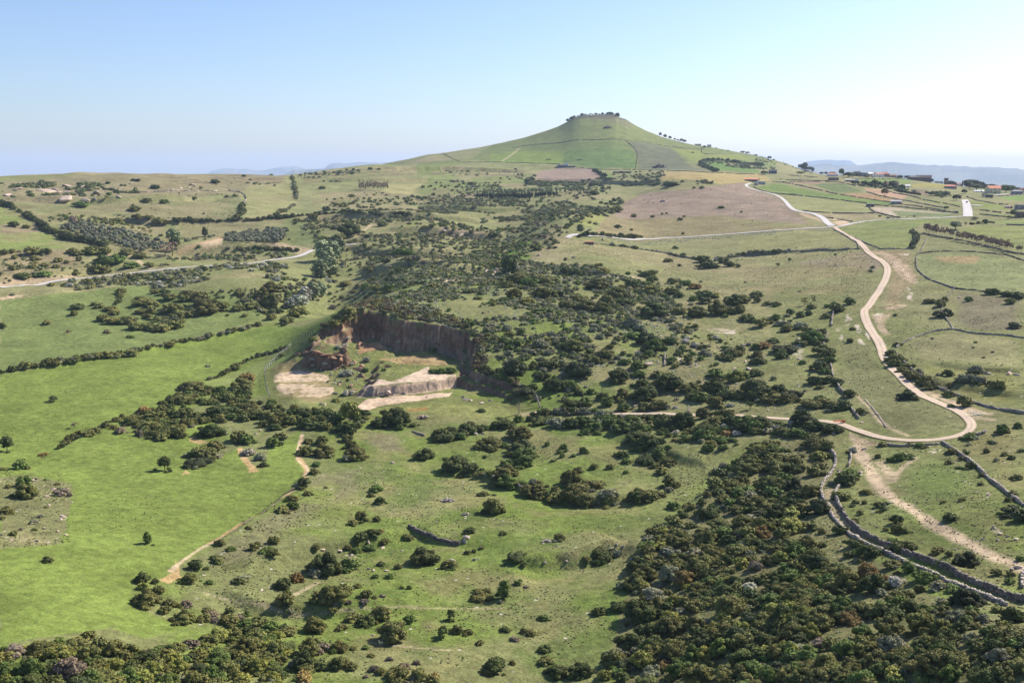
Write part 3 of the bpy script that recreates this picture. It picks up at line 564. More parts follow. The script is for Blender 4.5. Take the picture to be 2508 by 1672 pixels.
# ---------------------------------------------------------------- far hills beyond the plateau, haze
M_HILL, nt, b = mat_new('far_hillside', .95, .05)
pos = N(nt, 'ShaderNodeNewGeometry').outputs['Position']
nt.links.new(mixn(nt, mrange(nt, noise(nt, .0012, 5, .65, pos), .4, .6, 0, 1), (.06,.075,.04), (.16,.15,.09)), b.inputs['Base Color'])
def ridge(t, pts, dist, depth, label, ext=None):
    P = np.array(px(t, pts)); th, tt = ray(P[:, 0], P[:, 1]); a = np.linspace(th[0], th[-1], 220); zt = np.interp(a, th, tt)*dist
    zt = zt+(fbm(a*900, a*0, 6, 3)-.5)*dist*.0016; taper = smooth((a-a[0])/.03)*smooth((a[-1]-a)/.03)
    rows = []
    prof = [(-1,0),(-.8,.12),(-.6,.3),(-.4,.5),(-.22,.75),(-.08,.94),(0,1),(.2,.9),(.5,.5),(1,0)]
    for q, h in prof:
        r = dist+q*depth; z = -260+(zt+260)*h*(1+ (0 if h == 1 else 1)*(fbm(a*700+q*9, a*0+q*30, 9, 3)-.5)*.35); rows.append(np.stack([r*np.sin(a), r*np.cos(a), z], -1))
    V = np.array(rows); n = V.shape[1]; V[..., 2] = -260+(V[..., 2]+260)*np.maximum(taper, .02)[None]
    i, j = np.meshgrid(np.arange(len(prof)-1), np.arange(n-1), indexing='ij'); k = (i*n+j).ravel()
    me = mesh_fast('hills', V.reshape(-1, 3), np.stack([k, k+1, k+n+1, k+n], 1), M_HILL, smooth_=True)
    obj('hills', me, kind='structure', label=label, cat='hills')
ridge('D', [(300,250),(520,170),(620,150),(720,139),(830,150),(1000,148),(1150,130),(1280,128),(1400,135),(1600,150),(1800,158),(2100,168),(2352,185),(2700,200),(3400,240)], 17000, 3800, 'long low blue hills behind the village')
ridge('D', [(300,200),(480,150),(560,122),(700,108),(830,108),(930,115),(990,145),(1200,200)], 24500, 1500, 'paler flat-topped hill behind the long blue hills')
ridge('B', [(-500,240),(-350,215),(-250,190),(-150,180),(0,182),(60,188),(150,192),(230,174),(310,160),(400,160),(480,167),(560,180),(700,230)], 24500, 1500, 'faint blue hills above the left plateau')
ridge('B', [(480,230),(560,178),(620,145),(700,135),(950,128),(1120,127),(1500,130),(1700,180)], 21500, 2500, 'flat-topped blue mesa left of the cone')
ridge('B', [(150,250),(240,215),(330,195),(520,184),(700,172),(900,180),(1100,230)], 15000, 2500, 'nearer dark blue ridge below the mesa')
hz = bpy.data.materials.new('haze'); hz.use_nodes = True; nt = hz.node_tree; nt.nodes.clear()
om = nt.nodes.new('ShaderNodeOutputMaterial'); pv = nt.nodes.new('ShaderNodeVolumePrincipled')
pv.inputs['Color'].default_value = (.55,.69,.97,1); pv.inputs['Density'].default_value = 5.2e-5; pv.inputs['Anisotropy'].default_value = .1
nt.links.new(pv.outputs[0], om.inputs['Volume'])
hx = 27500; zb, ztp = -330.0, 310.0
bv = [(x, y, z) for z in (zb, ztp) for x, y in ((-hx,-1500),(hx,-1500),(hx,hx),(-hx,hx))]
hm = bpy.data.meshes.new('haze'); hm.from_pydata(bv, [], [(3,2,1,0),(4,5,6,7),(0,1,5,4),(1,2,6,5),(2,3,7,6),(3,0,4,7)]); hm.materials.append(hz)
obj('haze', hm, kind='stuff', label='thin blue air haze over the whole landscape', cat='haze')
# ---------------------------------------------------------------- vegetation: shapes
def ico(sub):
    t = (1+5**.5)/2
    v = [(-1,t,0),(1,t,0),(-1,-t,0),(1,-t,0),(0,-1,t),(0,1,t),(0,-1,-t),(0,1,-t),(t,0,-1),(t,0,1),(-t,0,-1),(-t,0,1)]
    f = [(0,11,5),(0,5,1),(0,1,7),(0,7,10),(0,10,11),(1,5,9),(5,11,4),(11,10,2),(10,7,6),(7,1,8),(3,9,4),(3,4,2),(3,2,6),(3,6,8),(3,8,9),(4,9,5),(2,4,11),(6,2,10),(8,6,7),(9,8,1)]
    v = [np.array(p)/np.linalg.norm(p) for p in v]
    for _ in range(sub):
        c = {}; nf = []
        def mid(a, b):
            k = (min(a, b), max(a, b))
            if k not in c: m = v[a]+v[b]; v.append(m/np.linalg.norm(m)); c[k] = len(v)-1
            return c[k]
        for a, b_, d in f:
            x, y, z = mid(a, b_), mid(b_, d), mid(d, a); nf += [(a,x,z),(b_,y,x),(d,z,y),(x,y,z)]
        f = nf
    return np.array(v), np.array(f)
ICO = [ico(0), ico(1), ico(2)]
def lobes_of(kind, r):
    L = []
    if kind == 'bush':           # broad dome
        n = 20
        for i in range(n):
            a = i*2.4+r.random()*1.2; q = (i+.5)/n; el = math.asin(min(1, q)); rad = (.36*math.cos(el)+.02)*(.75+.45*r.random())
            L.append((rad*math.cos(a), rad*math.sin(a)*.95, .13+.36*q*(.7+.6*r.random()), .09+.09*r.random()))
        L.append((.05*r.random(), 0, .17, .25))
    elif kind == 'low':
        for i in range(13):
            a = i*2.4+r.random(); rad = .38*math.sqrt((i+.5)/13)
            L.append((rad*math.cos(a), rad*math.sin(a), .10+.14*r.random(), .13+.07*r.random()))
    elif kind == 'round':        # small tree crown, bare foot
        for i in range(16):
            a = i*2.4+r.random(); q = i/15; el = -0.6+2.1*q; rad = .30*math.cos(el)
            L.append((rad*math.cos(a), rad*math.sin(a), .50+.27*math.sin(el), .13+.07*r.random()))
        L.append((0, 0, .5, .2))
    elif kind == 'tall':         # poplar or tall shrub
        for i in range(24):
            a = i*2.4+r.random(); q = i/23; rad = .25*math.sin(.35+2.6*q)**.8*(.7+.5*r.random())
            L.append((rad*math.cos(a), rad*math.sin(a), .14+.82*q, .10+.06*r.random()))
    elif kind == 'spire':
        for i in range(14):
            q = i/13; a = i*2.4; rad = .05*(1-q); L.append((rad*math.cos(a), rad*math.sin(a), .1+.85*q, .10*(1-.6*q)))
    elif kind == 'airy':         # thin leafed tree with sparse crown
        for i in range(13):
            a = i*2.4+r.random(); rad = .30*(.4+.6*r.random()); L.append((rad*math.cos(a), rad*math.sin(a), .40+.42*r.random(), .07+.05*r.random()))
    return np.array(L)
def plant(kind, nleaf, seed, lsize=.05, core=1, tilt=.75, lift=.06, corescale=.88):
    """leafy crown 1 unit wide: lumpy lobes covered with small leaf-clump faces"""
    r = np.random.default_rng(seed); rr_ = random.Random(seed); L = lobes_of(kind, rr_); Vs = []; Fs = []; Cs = []; nv = 0
    iv, if_ = ICO[core]
    for k, (x, y, z, s) in enumerate(L):
        d = iv*(1+.28*(r.random((len(iv), 1))-.5)); tone = .62+.25*r.random()
        P = d*s*corescale*np.array([1, 1, .85])+np.array([x, y, z]); P[:, 2] = np.maximum(P[:, 2], -.03)
        Vs.append(P); Fs.append(if_+nv); nv += len(P); Cs.append(np.tile([tone*.95, tone, tone*.9], (len(P), 1)))
    if nleaf:
        a = L[:, 3]**2; pk = r.choice(len(L), nleaf*2, p=a/a.sum()); d = r.normal(size=(nleaf*2, 3)); d[:, 2] = np.abs(d[:, 2])*1.1-.35*r.random(nleaf*2); d /= np.linalg.norm(d, axis=1)[:, None]
        P = L[pk, :3]+d*L[pk, 3:4]*np.array([1, 1, .85])*(.9+.32*r.random((nleaf*2, 1))**2)
        D2 = ((P[:, None]-L[None, :, :3])**2).sum(-1); inside = (D2 < (L[None, :, 3]*.82)**2).any(1); ok = ~inside & (P[:, 2] > .0); P = P[ok][:nleaf]; d = d[ok][:nleaf]; pk = pk[ok][:nleaf]
        nrm = d+tilt*(r.random(d.shape)-.5)*2.1+np.array([0, 0, .15]); nrm /= np.linalg.norm(nrm, axis=1)[:, None]
        t1 = np.cross(nrm, r.normal(size=nrm.shape)); t1 /= np.linalg.norm(t1, axis=1)[:, None]; t2 = np.cross(nrm, t1)
        s = lsize*(.6+.8*r.random((len(P), 1))); tri = np.stack([P+t1*s, P-t1*s*.6+t2*s*.8, P-t1*s*.6-t2*s*.8], 1).reshape(-1, 3); tri[:, 2] = np.maximum(tri[:, 2], -.02)
        Vs.append(tri); Fs.append(np.arange(len(tri)).reshape(-1, 3)+nv); nv += len(tri)
        lt = .8+.35*r.random(len(L)); tone = (lt[pk]*(.8+.5*r.random(len(P)))); warm = r.random(len(P))
        c = np.stack([tone*(1+.18*warm), tone, tone*(1-.12*warm)], 1); Cs.append(np.repeat(c, 3, 0))
    return np.vstack(Vs), np.vstack(Fs), np.vstack(Cs)
def low_plant(seed, kind='bush', n=5):
    r = np.random.default_rng(seed); L = lobes_of(kind, random.Random(seed)); L = L[r.permutation(len(L))[:n]]; L = L.copy(); L[:, 3] *= 1.25
    Vs = []; Fs = []; Cs = []; nv = 0; iv, if_ = ICO[0]
    for x, y, z, s in L:
        P = iv*(1+.45*(r.random((12, 1))-.5))*s*np.array([1.1, 1.1, .95])+np.array([x, y, z]); P[:, 2] = np.maximum(P[:, 2], -.05)
        Vs.append(P); Fs.append(if_+nv); nv += 12; t = .75+.5*r.random(); Cs.append(np.tile([t]*3, (12, 1))*(.8+.4*r.random((12, 1))))
    return np.vstack(Vs), np.vstack(Fs), np.vstack(Cs)
HI = [plant('bush', 2600, s, .034) for s in range(5)]+[plant('low', 2300, 10+s, .034) for s in range(2)]
MIDL = [plant('bush', 560, 20+s, .06, core=0) for s in range(6)]+[plant('low', 480, 30+s, .06, core=0) for s in range(2)]
LOW = [plant('bush', 90, 40+s, .12, core=0) for s in range(6)]+[plant('low', 80, 46+s, .12, core=0) for s in range(2)]
VLOW = [low_plant(60+s) for s in range(6)]
ME_HI = [mesh_fast('shrub', *p[:2], M_LEAF, p[2]) for p in HI]; ME_MID = [mesh_fast('shrub', *p[:2], M_LEAF, p[2]) for p in MIDL]
PALT = {'d':(.08,.104,.034),'b':(.135,.145,.047),'g':(.105,.155,.04),'s':(.36,.37,.3),'y':(.2,.22,.055),'r':(.2,.145,.055),'p':(.18,.155,.115),'o':(.2,.215,.135),'k':(.06,.078,.034),'h':(.12,.10,.06),'m':(.155,.17,.085)}
SHR = []   # hand-placed shrubs: x, y, width in metres, colour key, tall flag
def put(t, l):
    ox, oy, s = TL[t]
    P = np.array([(ox+q[0]/s, oy+(q[1]+.20*q[2])/s) for q in l]); X = cast_on(ZG, P[:, 0], P[:, 1])
    for q, X_, p in zip(l, X, P):
        r = math.hypot(X_[0], X_[1]); w = q[2]/s*r/F_PX/math.cos(.2)
        SHR.append((X_[0], X_[1], w*1.06, q[3] if len(q) > 3 else 'b', len(q) > 4))
put('K', [(370,220,330,'d'),(590,180,210,'d'),(910,140,200,'d'),(1060,100,90,'g'),(1075,240,200,'b'),(780,330,220,'b'),(1090,390,210,'d'),(1130,440,200,'g'),(940,520,130,'g'),(1110,510,200,'g'),(150,440,190,'d'),(450,520,230,'d'),(600,560,150,'d'),(690,615,90),(780,630,80,'g'),(940,610,190),(950,690,200,'g'),(1210,780,230),(1410,780,100),(1560,690,200),(1700,720,230),(1800,730,110),(1560,850,200),(1680,880,220),(1400,850,150),(1920,820,150,'o'),(1930,890,130),(1490,370,80,'g'),(1450,415,60,'g'),(1475,455,60,'g'),(1520,400,50,'g'),(1330,345,60,'g'),(1585,450,60,'g'),(1680,405,90,'g'),(1390,500,50,'g'),(735,465,50,'g'),(1630,590,90),(1780,560,80),(1935,560,80),(2090,610,70,'g'),(2060,440,110,'d'),(2100,500,90,'g'),(2290,460,200,'d'),(2150,400,60,'g'),(1700,225,90,'g'),(1815,235,70,'g'),(820,960,200),(750,980,100,'d'),(590,1170,110,'d'),(910,1190,80),(1450,1235,120),(1850,1390,240,'d'),(1710,1440,90),(1040,1400,200,'d'),(150,1430,240,'d'),(390,1500,130),(2200,840,180),(2300,830,130),(2320,1190,90),(720,815,90),(825,825,45),(1280,100,200,'d'),(1420,140,170,'o'),(1560,150,150,'d'),(1680,130,170,'g'),(1850,60,100,'o'),(1800,170,180,'g'),(1950,150,160,'g'),(2050,180,180,'d'),(2150,120,160,'g'),(2250,200,200,'g'),(2200,280,180,'d'),(2300,320,180,'d'),(510,655,50),(430,640,50)])
put('J', [(660,330,150,'g'),(740,280,150),(330,280,160,'b'),(410,300,150,'g'),(80,230,170,'d'),(100,360,150),(20,450,170),(430,420,110,'s'),(540,470,110,'o'),(570,540,80,'d'),(1400,100,170,'y',1),(1350,190,150,'d'),(1410,220,150,'d'),(1370,290,110),(1000,310,80),(1130,310,130),(980,410,140),(1150,410,170),(1080,530,100,'g'),(1450,440,200),(1410,350,110),(1520,50,120,'d'),(1830,100,260,'d'),(1680,140,180,'d'),(2010,150,70,'d'),(1060,610,90),(960,720,150,'d'),(990,810,80),(840,860,110),(850,930,110,'g'),(750,970,110),(1170,755,40),(1650,770,110,'g'),(1690,885,110,'d'),(1600,830,70),(1430,1090,110),(1510,1040,120),(1660,1065,80),(1500,1230,120,'d'),(1620,1190,110,'d'),(1700,1175,60,'r'),(1960,1230,90),(1730,1275,80),(1580,1340,110,'g'),(1460,1360,100,'g'),(1380,1330,80),(1080,1330,90),(430,1140,60),(160,1290,80),(260,1340,70,'g'),(490,1320,110),(600,1350,110,'g'),(670,1270,110),
  (700,130,170),(820,120,150),(960,150,150,'d'),(1080,160,150,'d'),(1180,180,100),(1250,120,120,'d'),(1200,60,110,'d'),(1100,40,110,'d'),(980,50,120,'d'),(1350,40,110,'o'),(1270,200,90,'d'),(620,90,150),(520,60,150),(440,30,140),(380,90,110,'d'),(560,150,100),(120,40,180,'d'),(250,30,150,'d'),(680,180,120,'d'),(880,100,120,'d')])
put('N', [(1170,440,300,'d'),(1400,440,150,'g'),(880,560,150,'r'),(760,620,170,'d'),(350,560,110,'o'),(290,580,70),(50,600,70,'g'),(780,770,170),(1230,740,260,'b'),(1120,760,160,'b'),(1340,660,150,'b'),(1470,630,90),(1560,720,120),(1540,780,100,'p'),(1390,790,70,'p'),(1640,740,60),(1710,730,50,'p'),(1700,420,90,'d'),(1860,450,80),(1640,540,80,'g'),(1780,540,90,'g'),(1970,650,60,'g'),(1900,650,50,'g'),(1430,940,130),(1560,970,160,'d'),(1700,920,180),(1820,1100,270),(1970,960,120,'g'),(1060,1030,190),(1320,1030,110),(1050,1160,130),(1000,1250,230),(1150,1220,120,'p'),(1300,1220,180),(950,1370,220,'d'),(1100,1390,170,'d'),(1300,1380,180),(1420,1410,110),(960,1490,150,'r'),(1550,1220,80,'g'),(1780,1330,80,'p'),(1850,1460,250),(2050,1500,180),(2200,1530,130),(2280,1130,90,'g',1),(140,1100,170,'y'),(620,1140,230,'g'),(530,1010,170),(230,960,150),(130,1340,230,'g'),(400,1230,200),(500,1400,230,'y'),(450,1460,80),(130,380,100),(2040,1370,60,'p'),(1630,1430,90,'p'),(1550,1500,60,'p'),(320,930,110,'p'),(60,900,120,'p'),(660,320,120),(2360,960,70,'d'),(300,1100,150),(330,1300,120,'b'),(250,1480,160),(60,1480,170,'g'),(600,1330,160),(650,1480,170,'y'),(350,1400,150,'k')])
put('M', [(1370,570,160,'d'),(1370,650,100,'y'),(1410,770,220),(1520,680,110),(1580,870,120),(1630,800,120),(1770,940,190),(1790,810,110,'p'),(1950,950,120),(2000,870,100),(2060,960,110,'p'),(1880,440,150,'d'),(1820,570,150),(2090,370,110,'d'),(2220,280,80,'g'),(2110,220,80),(2010,600,70,'g'),(750,1160,200),(950,1190,150),(2100,1100,180,'y'),(2200,970,170),(1420,210,100,'g',1),(460,385,90),(2300,590,110),(1590,1240,130,'d'),(1710,1220,140),(1400,1320,190,'d'),(1240,1390,150,'d'),(1830,1190,120,'p'),(540,1330,260,'y'),(130,1270,180,'p'),(400,1250,220),(300,1450,250,'g'),(670,1450,230,'p'),(470,1420,170,'d'),(850,1290,200),(1100,1250,180),(1250,1270,150,'b'),(1050,1380,200,'y'),(900,1440,200),(90,1440,210,'g'),(1920,1450,180,'k'),(1700,1400,200,'y'),(1450,1450,200,'y'),(2100,1320,220,'g'),(1880,1290,130),(620,1250,150),(1230,1500,220,'g'),(1000,1510,200),(1600,1510,200,'g'),(1850,1540,180),(2200,1450,200,'b'),(750,1540,220,'k')])
put('I', [(1580,570,110,'d',1),(70,390,115,'d',1),(200,545,140,'g'),(1900,490,220,'k'),(1970,410,230),(2010,220,180,'d'),(1090,185,80),(1160,220,90,'p'),(1270,90,150),(1400,190,120,'d'),(1450,170,190),(1580,210,240),(1700,180,180),(1790,140,120),(1380,20,120,'r'),(1500,70,160,'b'),(1240,130,110,'d'),(230,720,130,'g'),(250,810,190,'b'),(590,810,120,'p'),(60,980,110),(80,750,60),(330,1160,50),(700,290,110),(760,265,100),(850,240,90),(930,215,80),(1020,160,80),(1120,110,60),(620,350,70),(1340,245,80,'p'),(1650,60,150,'d'),(1780,40,160),(1900,60,150,'d'),(30,580,60),(420,440,70,'r')])
put('O', [(710,710,200),(920,720,160,'g',1),(1060,600,90,'g'),(410,940,90,'d',1),(330,1100,90,'d',1),(470,1060,130),(580,1070,110),(930,1050,90),(1180,1080,110),(1110,1070,70),(1020,1140,80,'p'),(690,1180,80),(1300,935,100,'g'),(1830,870,150,'d'),(2030,820,190,'d'),(1310,1230,130,'d'),(1320,1350,140),(830,1400,230,'d'),(1440,1460,180,'d'),(1660,1450,200,'d'),(2200,440,230,'d'),(2150,620,220,'d'),(2270,650,150,'y'),(2200,900,260,'d'),(2130,1180,280,'d'),(1980,1340,230),(2290,1080,200,'d'),(2250,1370,200,'y'),(1880,1490,150,'y'),(80,1370,70,'p'),(120,1430,60),(1000,1370,60),(570,310,80),(630,300,60),(700,270,60),(240,1500,120,'r'),(60,1530,120,'p'),(2050,1510,170,'d'),(2320,760,180),(2290,530,170),(2300,300,120),(1130,640,60,'p')])
put('L', [(1320,560,210,'b'),(1540,380,150,'g'),(1500,370,100,'d'),(1560,470,160),(1640,470,110),(1570,560,190,'b'),(1530,680,190),(1620,640,120,'g'),(1500,760,180,'d'),(1080,540,90,'o'),(1000,600,90,'o'),(1000,650,50),(1175,510,60,'g'),(250,850,180,'d'),(370,850,140),(440,820,110),(540,700,150),(600,730,100),(545,775,90,'o'),(480,600,110),(330,470,200,'d'),(450,460,150,'g'),(540,520,120),(270,390,100,'g'),(430,540,100),(530,370,70,'g'),(700,275,80,'g'),(915,390,100,'g'),(950,330,130),(1040,280,180,'g'),(1090,240,100,'r'),(860,260,160,'g'),(1060,370,90,'g'),(1185,345,50,'g'),(1630,220,120),(1770,230,150,'g'),(1970,960,215,'k'),(1940,610,140),(1820,555,100),(1900,800,170),(2170,1170,140,'d'),(1920,1130,120),(2010,1180,80),(2020,1300,90),(2240,680,150,'b'),(2280,620,120,'g'),(1750,740,60,'g'),(1820,450,60),(1820,375,40,'o'),(1930,330,160),(1960,380,110),(1990,450,130,'y'),(1990,540,120),(1200,730,200),(1310,765,110,'g'),(1130,750,110,'r'),(1200,810,140,'g'),(1340,830,130,'o'),(1060,860,140),(1130,900,140,'g'),(1260,900,150),(1260,680,120,'b'),(1390,720,90),(930,980,200,'d'),(860,900,100),(1180,970,130),(1430,940,180),(1400,880,130),(1570,1010,200,'d'),(1340,1060,160,'o'),(1440,1190,190,'r'),(1620,1200,150),(1640,1290,180,'d'),(1460,1330,120,'d'),(1780,1330,150,'g'),(2200,830,110,'o'),(590,930,120,'g'),(650,990,60),(1640,840,80,'o'),(550,130,260,'d'),(680,130,220,'d'),(900,160,200,'d'),(1000,110,170,'b'),(1150,110,170,'d'),(1080,60,140),(1270,110,100,'s'),(1250,190,160,'d'),(1370,180,160,'g'),(1820,100,170,'d'),(1930,170,160,'d'),(2130,190,130,'d'),(1500,180,110,'b'),(870,60,130,'b')])
put('Q', [(1100,1020,150,'d'),(480,130,130,'y'),(460,240,150,'y'),(370,120,110,'b'),(350,190,120,'o'),(330,300,150,'b'),(560,300,160,'o'),(700,230,190),(660,120,100),(850,110,120),(900,190,190,'b'),(1080,120,160,'g'),(1130,190,150,'d'),(1230,130,110,'p'),(1240,250,100,'s'),(640,400,200,'b'),(790,330,150,'o'),(1000,310,210,'b'),(820,460,230),(470,430,140),(540,540,210,'o'),(240,440,220,'d'),(220,600,220,'b'),(320,660,130,'r'),(400,730,220,'o'),(690,580,180,'r'),(1040,600,150,'g'),(800,830,170),(1040,420,120),(1230,420,150,'y'),(1120,390,140,'d'),(1390,430,170,'p'),(1500,390,150),(1610,370,150,'y'),(1770,280,170,'g'),(1740,340,110,'g'),(1930,380,230,'b'),(1700,220,150),(1320,330,110,'o'),(1190,590,130,'d'),(1320,630,120,'s'),(1500,780,220,'g'),(1500,860,140,'g'),(1130,850,260,'b'),(940,710,180,'d'),(1090,700,180,'d'),(1720,500,160,'g'),(2060,620,230,'g'),(2120,660,180,'b'),(800,680,200),(660,880,110,'o'),(350,880,230,'d'),(560,1030,280),(800,1010,200,'b'),(650,1180,280,'b'),(1100,1100,260,'b'),(1250,1200,220,'b'),(1250,1050,180,'y'),(1620,1020,160),(1700,980,170,'y'),(1850,880,190,'y'),(1900,1080,180,'y'),(2040,880,190),(2200,870,190,'g'),(2290,950,190,'r'),(230,1200,230,'o'),(270,1340,200,'y'),(620,1450,200,'g'),(850,1400,230,'d'),(700,1390,170,'g'),(1320,1450,240,'g'),(1500,1500,190,'g'),(1700,1480,210,'b'),(1900,1400,210,'b'),(2230,1250,180,'g'),(2100,1200,170,'b'),(2000,1180,130,'p'),(1550,1250,170,'b'),(1450,1150,200,'d'),(1720,1290,150,'g'),(380,1450,200,'o'),(500,1380,120,'r'),(1750,760,200,'b'),(1900,720,200,'d'),(1640,640,180),(2050,430,180,'d'),(2150,1400,220),(2000,1520,220,'b'),(60,1290,170,'o'),(60,1440,180,'g')])
put('R', [(1170,460,130,'g'),(950,460,60),(840,800,80),(960,920,110,'d'),(1000,960,90,'d'),(740,890,70),(820,900,60),(1130,1070,120,'d'),(1140,1160,110),(780,1000,70),(730,1080,80),(1020,1160,60),(1650,1040,130,'d'),(1580,890,60),(1760,870,70),(1840,550,110,'d'),(1660,410,100),(1830,265,110,'g'),(2140,200,100,'g'),(2290,160,60,'g'),(1990,410,60),(2160,440,60),(2330,400,60,'g'),(2290,660,90),(2240,980,170,'k'),(2320,1040,170,'k'),(1080,1270,110,'g'),(1200,1310,200,'d'),(1520,1360,110),(1630,1400,80),(1560,1480,90,'g'),(1790,1470,200,'k'),(2310,1440,80,'g'),(1940,720,60),(700,640,150,'g'),(640,690,160,'d'),(710,400,80,'s'),(600,840,120,'b'),(600,945,50),(1350,350,90,'g'),(1000,340,80),(1260,340,60),(2250,820,80),(2210,870,80),(1750,480,70),(1940,640,60),(60,220,80,'g')])
put('S', [(720,230,130,'d'),(870,310,190,'d'),(760,310,100,'g'),(660,340,90),(1090,420,150),(1240,470,130,'g'),(1110,600,130,'s'),(1180,730,250,'b'),(1800,760,240,'k'),(1850,870,150,'g'),(1670,660,120,'g'),(1350,670,100),(1530,630,150,'o'),(2240,930,200,'d'),(2100,860,120),(2090,510,90),(2220,520,70),(2220,590,90,'g'),(880,440,60),(420,240,100),(850,530,230,'r'),(900,640,220,'d'),(600,480,230,'d'),(350,400,220,'d'),(1400,540,170,'g'),(1260,840,190,'d'),(1150,800,170,'g'),(1420,860,130,'g'),(1600,880,150,'b'),(1560,790,100,'o'),(1700,960,180,'o'),(1960,960,120,'o'),(1100,930,200,'d'),(1350,1010,260,'b'),(1550,1040,200,'b'),(1000,1150,170,'b'),(800,1100,180,'g'),(450,780,200,'g'),(600,830,200,'g'),(780,880,220,'b'),(900,900,170),(250,900,200,'y'),(100,850,170,'y'),(120,980,180,'y'),(400,1000,220,'b'),(430,1180,140,'p'),(640,1250,200,'g'),(860,1240,210,'b'),(1080,1230,220,'o'),(1320,1390,220,'b'),(1150,1370,170,'d'),(720,1400,190,'b'),(460,1350,200,'b'),(1600,1200,230,'d'),(1750,1330,230,'b'),(1850,1150,170,'o'),(2050,1100,180,'g'),(1950,1230,170,'b'),(2100,1330,200,'o'),(2260,1220,150,'g'),(2300,1400,190,'b'),(850,1500,200,'g'),(1100,1480,170,'y'),(1400,1520,200,'g'),(300,1260,150,'g'),(150,1200,190,'o'),(200,1440,200,'g'),(1650,1480,190,'g'),(2180,1480,190,'b'),(480,640,200,'g'),(250,640,200,'b'),(120,560,190,'g')])
put('G', [(160,80,130,'d',1),(80,30,90,'d'),(120,190,110),(230,150,150),(320,170,120,'g'),(340,200,80,'d'),(620,75,120,'d'),(700,85,120,'d'),(750,95,90,'d'),(430,140,170),(520,150,120),(880,190,170),(930,70,130),(1140,95,45,'g'),(1290,110,90,'d'),(1340,90,70),(1330,150,90,'d'),(1280,180,100,'g'),(1170,190,130,'d'),(1080,210,90),(1330,235,130),(1490,240,130),(1500,170,70),(1560,275,95,'d'),(1690,200,110,'r'),(1610,180,80,'g'),(1770,270,140,'d'),(1770,320,120,'d'),(1670,305,75,'g'),(1850,280,80,'y'),(2000,320,160,'d'),(2070,310,120,'b'),(2055,400,90),(1870,400,160),(1960,410,90),(1700,420,150),(1560,410,120),(1350,410,190,'d'),(1120,330,120,'d'),(1050,270,160),(960,320,110),(800,370,150),(920,390,150),(440,400,125,'d'),(580,290,50,'k',1),(310,330,120),(200,270,150),(450,270,180),(720,300,130),(640,350,150),(1170,510,150,'o'),(1240,540,110,'o'),(1290,640,180,'k'),(1350,700,160,'g'),(1480,660,90,'g'),(1190,600,130,'g'),(2020,740,150,'b'),(1960,790,110),(2250,690,100,'r'),(2190,710,70,'g'),(2330,650,60),(2200,770,80,'d'),(2210,820,90,'d'),(1860,920,110,'g'),(2010,950,160,'y'),(2180,925,100,'d'),(720,910,190,'k'),(440,945,110,'d'),(530,1025,160,'d'),(660,1020,120,'g'),(1060,945,175,'d'),(1470,1010,200,'d'),(1400,920,130),(1650,1040,150),(1860,1040,170,'d'),(1990,1080,180,'d'),(2150,1050,160,'b'),(2200,1100,150,'d'),(2290,1080,110,'d'),(700,1150,160,'d'),(790,1160,110,'g'),(970,1160,110,'g'),(930,1110,100,'d'),(1090,1200,120,'g'),(1270,1190,110),(1390,1180,140),(1280,1100,190,'d'),(1090,1100,120),(830,1070,80,'g'),(1660,1110,120,'d'),(1740,1120,130,'g'),(1850,1170,130),(270,1050,200,'k'),(200,890,200,'k'),(490,840,140,'d'),(840,800,120),(950,760,140),(680,700,150),(410,680,130,'o'),(200,650,170,'g'),(1210,860,110,'g'),(1110,830,70,'g'),(1250,1005,110,'d'),(1310,760,90,'g'),(1630,810,100),(1500,800,70,'g'),(1100,755,60),(350,870,50),(1240,920,120,'g'),(340,740,80,'o')])
put('H', [(380,500,170,'k'),(350,575,100,'d'),(220,480,110,'r'),(160,500,80,'g'),(290,450,90,'d'),(15,530,90),(160,570,90),(170,620,90),(530,630,60,'g'),(140,720,100,'d'),(10,750,80),(150,850,200,'d'),(90,900,150,'d'),(330,860,150,'d'),(290,920,150),(440,880,170,'k'),(400,930,120),(660,945,230,'b'),(870,980,130,'d'),(800,1000,100,'d'),(915,890,90,'d'),(1000,1035,80),(1400,900,120,'k'),(915,130,100,'d'),(810,185,110,'d'),(740,165,50,'g'),(580,225,70,'d'),(510,240,80,'d'),(430,215,80,'d'),(75,260,120),(150,75,80),(20,110,130),(20,200,70),(160,120,60),(240,150,50),(310,155,60),(600,170,80),(310,265,80,'g'),(195,310,110),(360,300,110,'o'),(400,350,100),(510,320,120,'o'),(560,370,90),(720,250,60),(700,380,70),(610,430,150,'g'),(550,480,60),(650,440,100),(480,465,50),(700,530,150,'d'),(730,580,110,'d'),(750,610,90,'g'),(670,660,130,'d'),(720,700,100,'g'),(750,770,100,'d'),(820,790,90,'d'),(640,780,120,'d'),(670,830,60),(920,450,60),(945,350,50),(1660,230,110,'k'),(1720,225,80,'k'),(1660,155,80),(1700,120,60),(2270,330,80,'k'),(2090,50,90,'d'),(2215,65,100,'d'),(2300,80,100,'d'),(1895,115,60,'g'),(2240,130,80),(1580,125,70),(1290,240,30),(1310,480,60),(1260,550,90),(1300,600,110),(1290,640,90),(1380,660,100),(1360,690,90),(1410,720,110),(1440,750,100),(1490,710,70,'o'),(1540,790,110),(1590,820,90),(1730,720,90,'d'),(1740,820,60),(1730,890,90),(1860,960,130,'b'),(1880,770,110,'o'),(1920,750,80),(1990,780,110,'o'),(2140,820,90),(2080,810,60),(1960,700,90,'o'),(2170,1190,100,'g'),(2300,1150,60,'g'),(480,1210,120,'g'),(360,1200,100),(570,1120,150,'k'),(640,1150,130,'k'),(770,1165,120,'d'),(240,1310,130),(620,1300,120),(200,1120,160,'d'),(60,1130,170,'g')])
